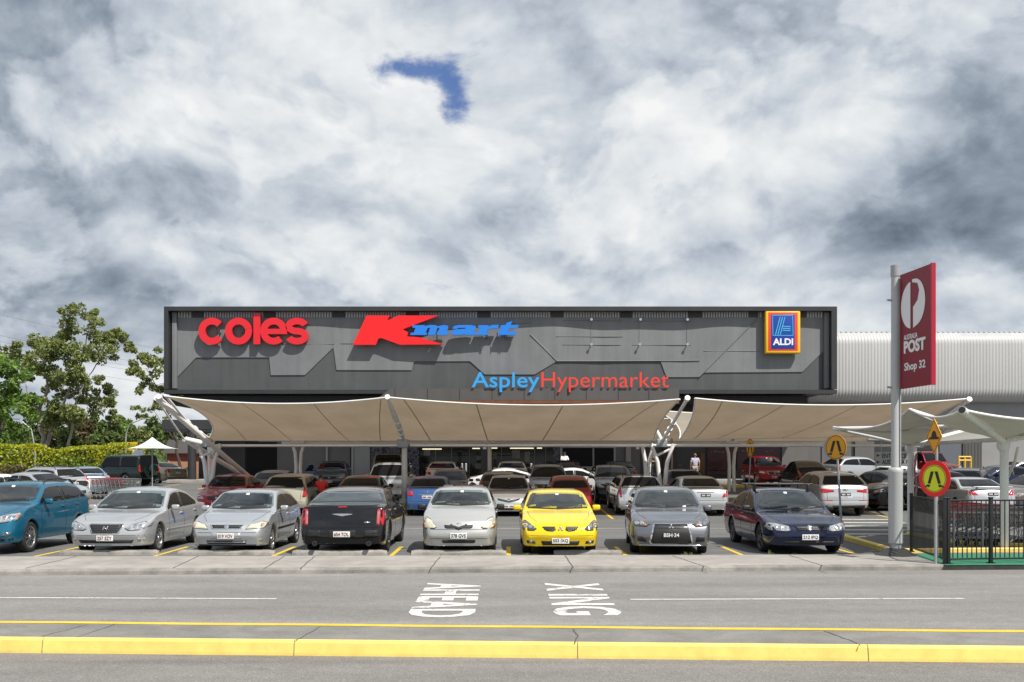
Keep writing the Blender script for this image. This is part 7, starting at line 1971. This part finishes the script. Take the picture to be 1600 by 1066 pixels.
    wear('shirt', ['chest', 'waist', 'pelvis', 'shr', 'shl', 'slr', 'sll'], [('chest', 'waist'), ('waist', 'pelvis'), ('chest', 'shr'), ('chest', 'shl'), ('shr', 'slr'), ('shl', 'sll')], .024, shirt)
    wear('trousers', ['pelvis', 'hpr', 'hpl', 'knr', 'knl', 'anr', 'anl'], [('pelvis', 'hpr'), ('pelvis', 'hpl'), ('hpr', 'knr'), ('hpl', 'knl'), ('knr', 'anr'), ('knl', 'anl')], .022, trousers)
    hc = tr(J['head']); cr = tr(J['crown'])
    b = MB()
    def hr(u, v):
        a = 2 * math.pi * u; e = math.pi / 2 * v; r = .097 * k
        low_ = -.45 if math.sin(a) > -.2 else .12
        z = math.sin(math.pi / 2 - (math.pi / 2 - math.asin(max(-.9, low_))) * (1 - v)); rr = math.sqrt(max(0, 1 - z * z))
        return hc + Vector((rr * r * .88 * math.cos(a), rr * r * 1.06 * math.sin(a) + .006, z * r * 1.02 + .012))
    b.grid(hr, 20, 8); b.build('hair', hair, t)
    b = MB(); nz = hc + Vector((0, -.088 * k, -.015 * k)); b.tube(nz + Vector((0, .02, .03)), nz + Vector((0, -.012, -.012)), .008, .014, 6); b.build('nose', M['skin'], t)
    for s in (-1, 1):
        b = MB(); e = hc + Vector((s * .032 * k, -.078 * k, .012 * k)); b.lathe([(0, .008), (.008, .006), (.011, 0), (.008, -.006), (0, -.008)], tuple(e), n=8); b.build('eye', M['hair_dark'], t)
        b = MB(); b.box(hc + Vector((s * .083 * k, .004, -.01)), (.02, .04, .06), ch=.008); b.build('ear', M['skin'], t)
        b = MB(); to = J['to' + ('r' if s < 0 else 'l')]; b.box(to + Vector((0, .055, .012)), (.095, .27, .085), ch=.03); b.build('shoe', M['cloth_black'], t)
    b = MB(); b.box(hc + Vector((0, -.080 * k, -.052 * k)), (.045, .012, .010), ch=.003); b.build('mouth', M['hair_fair'], t)
    if cap:
        b = MB(); b.lathe([(.102, .02), (.098, .06), (.07, .10), (0, .115)], tuple(hc), n=16); b.box(hc + Vector((0, -.13, .03)), (.13, .10, .012), ch=.004); b.build('cap', M['cloth_black'], t)
    return t
def stand(px, Y, dz=0.0): v = P(px, HY, Y); v.z = gz(v.x, Y) + dz; return v
person('person in a red shirt bending beside the cream wagon, back to the camera', stand(503, 39.0, -.02), 180, M['shirt_red'], M['cloth_black'], M['hair_dark'], lean=-24, arms='reach', H=1.62)
person('person in a white shirt and dark cap before the framed black window', stand(882, 62.5, .14), 10, M['shirt_white'], M['cloth_black'], M['hair_dark'], cap=True, arms='reach', H=1.74)
person('person in black with folded arms between the white masts', stand(1016, 62.0, .14), 35, M['cloth_black'], M['cloth_black'], M['hair_dark'], arms='fold', H=1.72)
person('person in a pale lilac shirt walking away towards the red shop windows', stand(1086, 60.5, .0), 178, M['shirt_pale'], M['cloth_beige'], M['hair_fair'], H=1.82)
# ------------------------------------------------------------------ shopping trolleys, rails, weeds
M['wire'] = mat('trolley wire', (.34, .35, .36), .35, .6); M['handle_red'] = mat('red trolley plastic', (.62, .02, .03), .4); M['handle_blue'] = mat('blue trolley plastic', (.03, .06, .30), .4); M['pink_seat'] = mat('faded red seat flap', (.62, .16, .18), .5)
def trolley(label, loc, yaw, plastic, flap, group):
    t = thing('shopping_trolley', label, 'trolley', loc, R(yaw), group)
    b = MB()
    # tapered wire basket, open at the top; front is +x
    def cor(u, v, w): # u along, v across, w up
        x0, x1 = -.42 + .10 * (1 - w), .44 - .06 * (1 - w); y = (.27 - .05 * (1 - w)) * (1 - .14 * u); zb = .46 + .10 * u
        return Vector((x0 + (x1 - x0) * u, (v * 2 - 1) * y, zb + (.97 - .02 * u - zb) * w))
    wr = .0055
    for i in range(13):
        u = i / 12
        for v in (0, 1): b.tube(cor(u, v, 0), cor(u, v, 1), wr, wr, 4, False)
        b.tube(cor(u, 0, 0), cor(u, 1, 0), wr, wr, 4, False)
    for i in range(8):
        v = i / 7; b.tube(cor(1, v, 0), cor(1, v, 1), wr, wr, 4, False); b.tube(cor(0, v, 0), cor(1, v, 0), wr, wr, 4, False)
    for w in (.0, .25, .5, .75, 1.0):
        r = .009 if w in (0, 1) else wr
        for v in (0, 1): b.tube(cor(0, v, w), cor(1, v, w), r, r, 4, False)
        b.tube(cor(1, 0, w), cor(1, 1, w), r, r, 4, False)
    b.build('basket', M['wire'], t)
    b = MB()
    for s in (-1, 1): b.path([(-.52, s * .25, .99), (-.44, s * .24, .60), (-.36, s * .23, .30), (-.42, s * .22, .14)], .013, 6); b.path([(-.40, s * .22, .22), (.40, s * .15, .16)], .013, 6); b.path([(-.36, s * .22, .34), (.30, s * .17, .56)], .010, 6)
    b.tube((.40, -.15, .16), (.40, .15, .16), .013); b.build('frame', M['wire'], t)
    b = MB(); b.tube((-.52, -.27, .99), (-.52, .27, .99), .022, .022, 10); b.build('handle', plastic, t)
    b = MB(); b.box((-.36, 0, .80), (.02, .40, .24), M=Matrix.Rotation(R(-12), 4, 'Y'), ch=.008); b.build('seat_flap', flap, t)
    for x, y in ((-.40, -.21), (-.40, .21), (.37, -.14), (.37, .14)):
        b = MB(); b.lathe([(0, -.016), (.05, -.016), (.06, -.008), (.06, .008), (.05, .016), (0, .016)], (x, y, .06), 'Y', 12); b.box((x + .01, y, .125), (.05, .045, .05), ch=.008); b.build('wheel', M['rubber'], t)
    return t
def trolley_row(n, start, step, yaw, plastic, flap, group, labels, lift=0):
    first = None; start = Vector(start)
    for i in range(n):
        p = start + Vector(step) * i; p.z = gz(p.x, p.y) + lift
        if first is None: first = trolley(labels(i), p, yaw, plastic, flap, group); o = first
        else: o = copy_tree(first); o.location = p; o['label'] = labels(i)
ordn = ['first', 'second', 'third', 'fourth', 'fifth', 'sixth', 'seventh', 'eighth', 'ninth', 'tenth', 'eleventh', 'twelfth', 'thirteenth']
yl_ = 47.0; s0 = stand(158, yl_)
trolley_row(8, s0, (.20, .0, 0), 6, M['handle_red'], M['handle_red'], 'nested trolleys left of the canopies', lambda i: 'red handled trolley, ' + ordn[i] + ' from the left in the row behind the silver sedan')
t = thing('trolley_rail', 'bent steel rail at the left end of the nested trolleys', 'rail', s0 + Vector((-.35, -.5, 0)))
b = MB(); b.path([(0, 0, -.05), (0, 0, .78), (-.05, 0, .86), (-.14, 0, .90), (-.55, 0, .90), (-.62, 0, .84), (-.62, 0, -.05)], .028, 8); b.build('hoop', M['white_steel'], t)
trolley_row(7, (11.55, 24.9, 0), (.26, .03, 0), 4, M['handle_red'], M['pink_seat'], 'trolleys in the fenced bay', lambda i: 'trolley with faded red flap, ' + ordn[i] + ' from the left in the fenced bay')
trolley_row(6, (13.55, 25.2, 0), (.26, .03, 0), 4, M['handle_blue'], M['handle_blue'], 'trolleys in the fenced bay', lambda i: 'blue handled trolley, ' + ordn[i] + ' of the blue ones in the fenced bay')
trolley_row(5, (11.9, 26.3, 0), (.26, .03, 0), 4, M['handle_red'], M['pink_seat'], 'rear trolleys in the fenced bay', lambda i: 'red handled trolley, ' + ordn[i] + ' from the left in the rear row of the fenced bay')
t = thing('bay_rail', 'low steel guard rail crossing behind the black fence', 'rail', (0, 0, 0))
b = MB(); A_, B2 = Vector((10.75, 24.1, .86)), Vector((15.8, 24.25, .78)); b.tube(A_, B2, .03, .03, 8); b.build('rail', M['galv'], t)
for u in (.02, .16, .55, .97): p = A_.lerp(B2, u); b = MB(); b.tube((p.x, p.y, 0), (p.x, p.y, p.z), .03, .03, 8); b.build('post', M['galv'], t)
t = thing('yellow_barrier', 'small yellow barrier frame before the blue grey wall panel', 'barrier', (0, 0, 0))
Yy = 62.0; a, c = P(1498, 722, Yy), P(1517, 714, Yy); b = MB()
for x in (a.x, (a.x + c.x) / 2, c.x): b.tube((x, Yy, gz(20, Yy)), (x, Yy, c.z), .05)
for z in (c.z, a.z + .1): b.tube((a.x, Yy, z), (c.x, Yy, z), .05)
b.build('frame', M['yellow_sign'], t)
# steel bollards before the shops
for px, lab in ((641, 'steel bollard left of the glazed entrance'), (722, 'steel bollard before the left shop window'), (728, 'steel bollard right beside the thin white mast'), (830, 'steel bollard before the right shop window'), (584, 'steel bollard before the lace patterned screens')):
    q = stand(px, 61.6, .12); b = MB(); b.tube(q, q + Vector((0, 0, 1.0)), .07, .07, 12); b.lathe([(.07, 1.0), (.05, 1.04), (0, 1.05)], tuple(q), n=12); tag(b.build('bollard', M['galv']), lab, 'bollard', 'steel bollards before the shops')
# weeds along the back of the footpath and litter in the gutter
def weeds(label, px, n, h, w, py=868.5):
    c = gp(px, py, .02); vs, fs = [], []
    for _ in range(n):
        x = rng.uniform(-w, w); p = Vector((x, rng.uniform(-.05, .10), 0)); d = Vector((rng.uniform(-.5, .5), rng.uniform(-.5, .3), 1)) * h * rng.uniform(.4, 1.2) * (1 - .6 * abs(x) / w); s = Vector((rng.uniform(-1, 1), rng.uniform(-1, 1), 0)).normalized() * .007
        i = len(vs); vs += [p - s, p + s, p + d * .6 + s * .8, p + d, p + d * .6 - s * .8]; fs.append((i, i + 1, i + 2, i + 3, i + 4))
    b = MB(); b.add(vs, fs); o = b.build('weeds', M['gum_leaf'], None, loc=c); tag(o, label, 'weeds')
weeds('green weeds at the footpath edge left of the yellow car', 826, 120, .06, .30); weeds('small weed tuft before the grey sedan', 1075, 34, .13, .15); weeds('sparse weeds left of the dark blue sedan nose', 1203, 14, .15, .08)
weeds('thin weeds before the small silver hatchback', 712, 40, .06, .5); weeds('sparse weeds right of the grey sedan', 1244, 26, .06, .3)
vs, fs = [], []
for _ in range(150):
    x = rng.uniform(-16, 16); near = rng.random() < .6
    p = Vector((x, (k_top(x) - abs(rng.gauss(0, .16)) - .02) if near else (m_far(x) + abs(rng.gauss(0, .2)) + .04), ZR + .008)); a = rng.uniform(0, 6.28); s = rng.uniform(.010, .03)
    u = Vector((math.cos(a), math.sin(a), rng.uniform(-.1, .3))) * s; v = Vector((-math.sin(a), math.cos(a), rng.uniform(-.1, .3))) * s * .45; i = len(vs); vs += [p - u, p + v, p + u, p - v]; fs.append((i, i + 1, i + 2, i + 3))
b = MB(); b.add(vs, fs); tag(b.build('leaf_litter', mat('dry leaves', (.34, .24, .10), .8)), 'dry leaves scattered along the gutters', 'litter', kind='stuff')
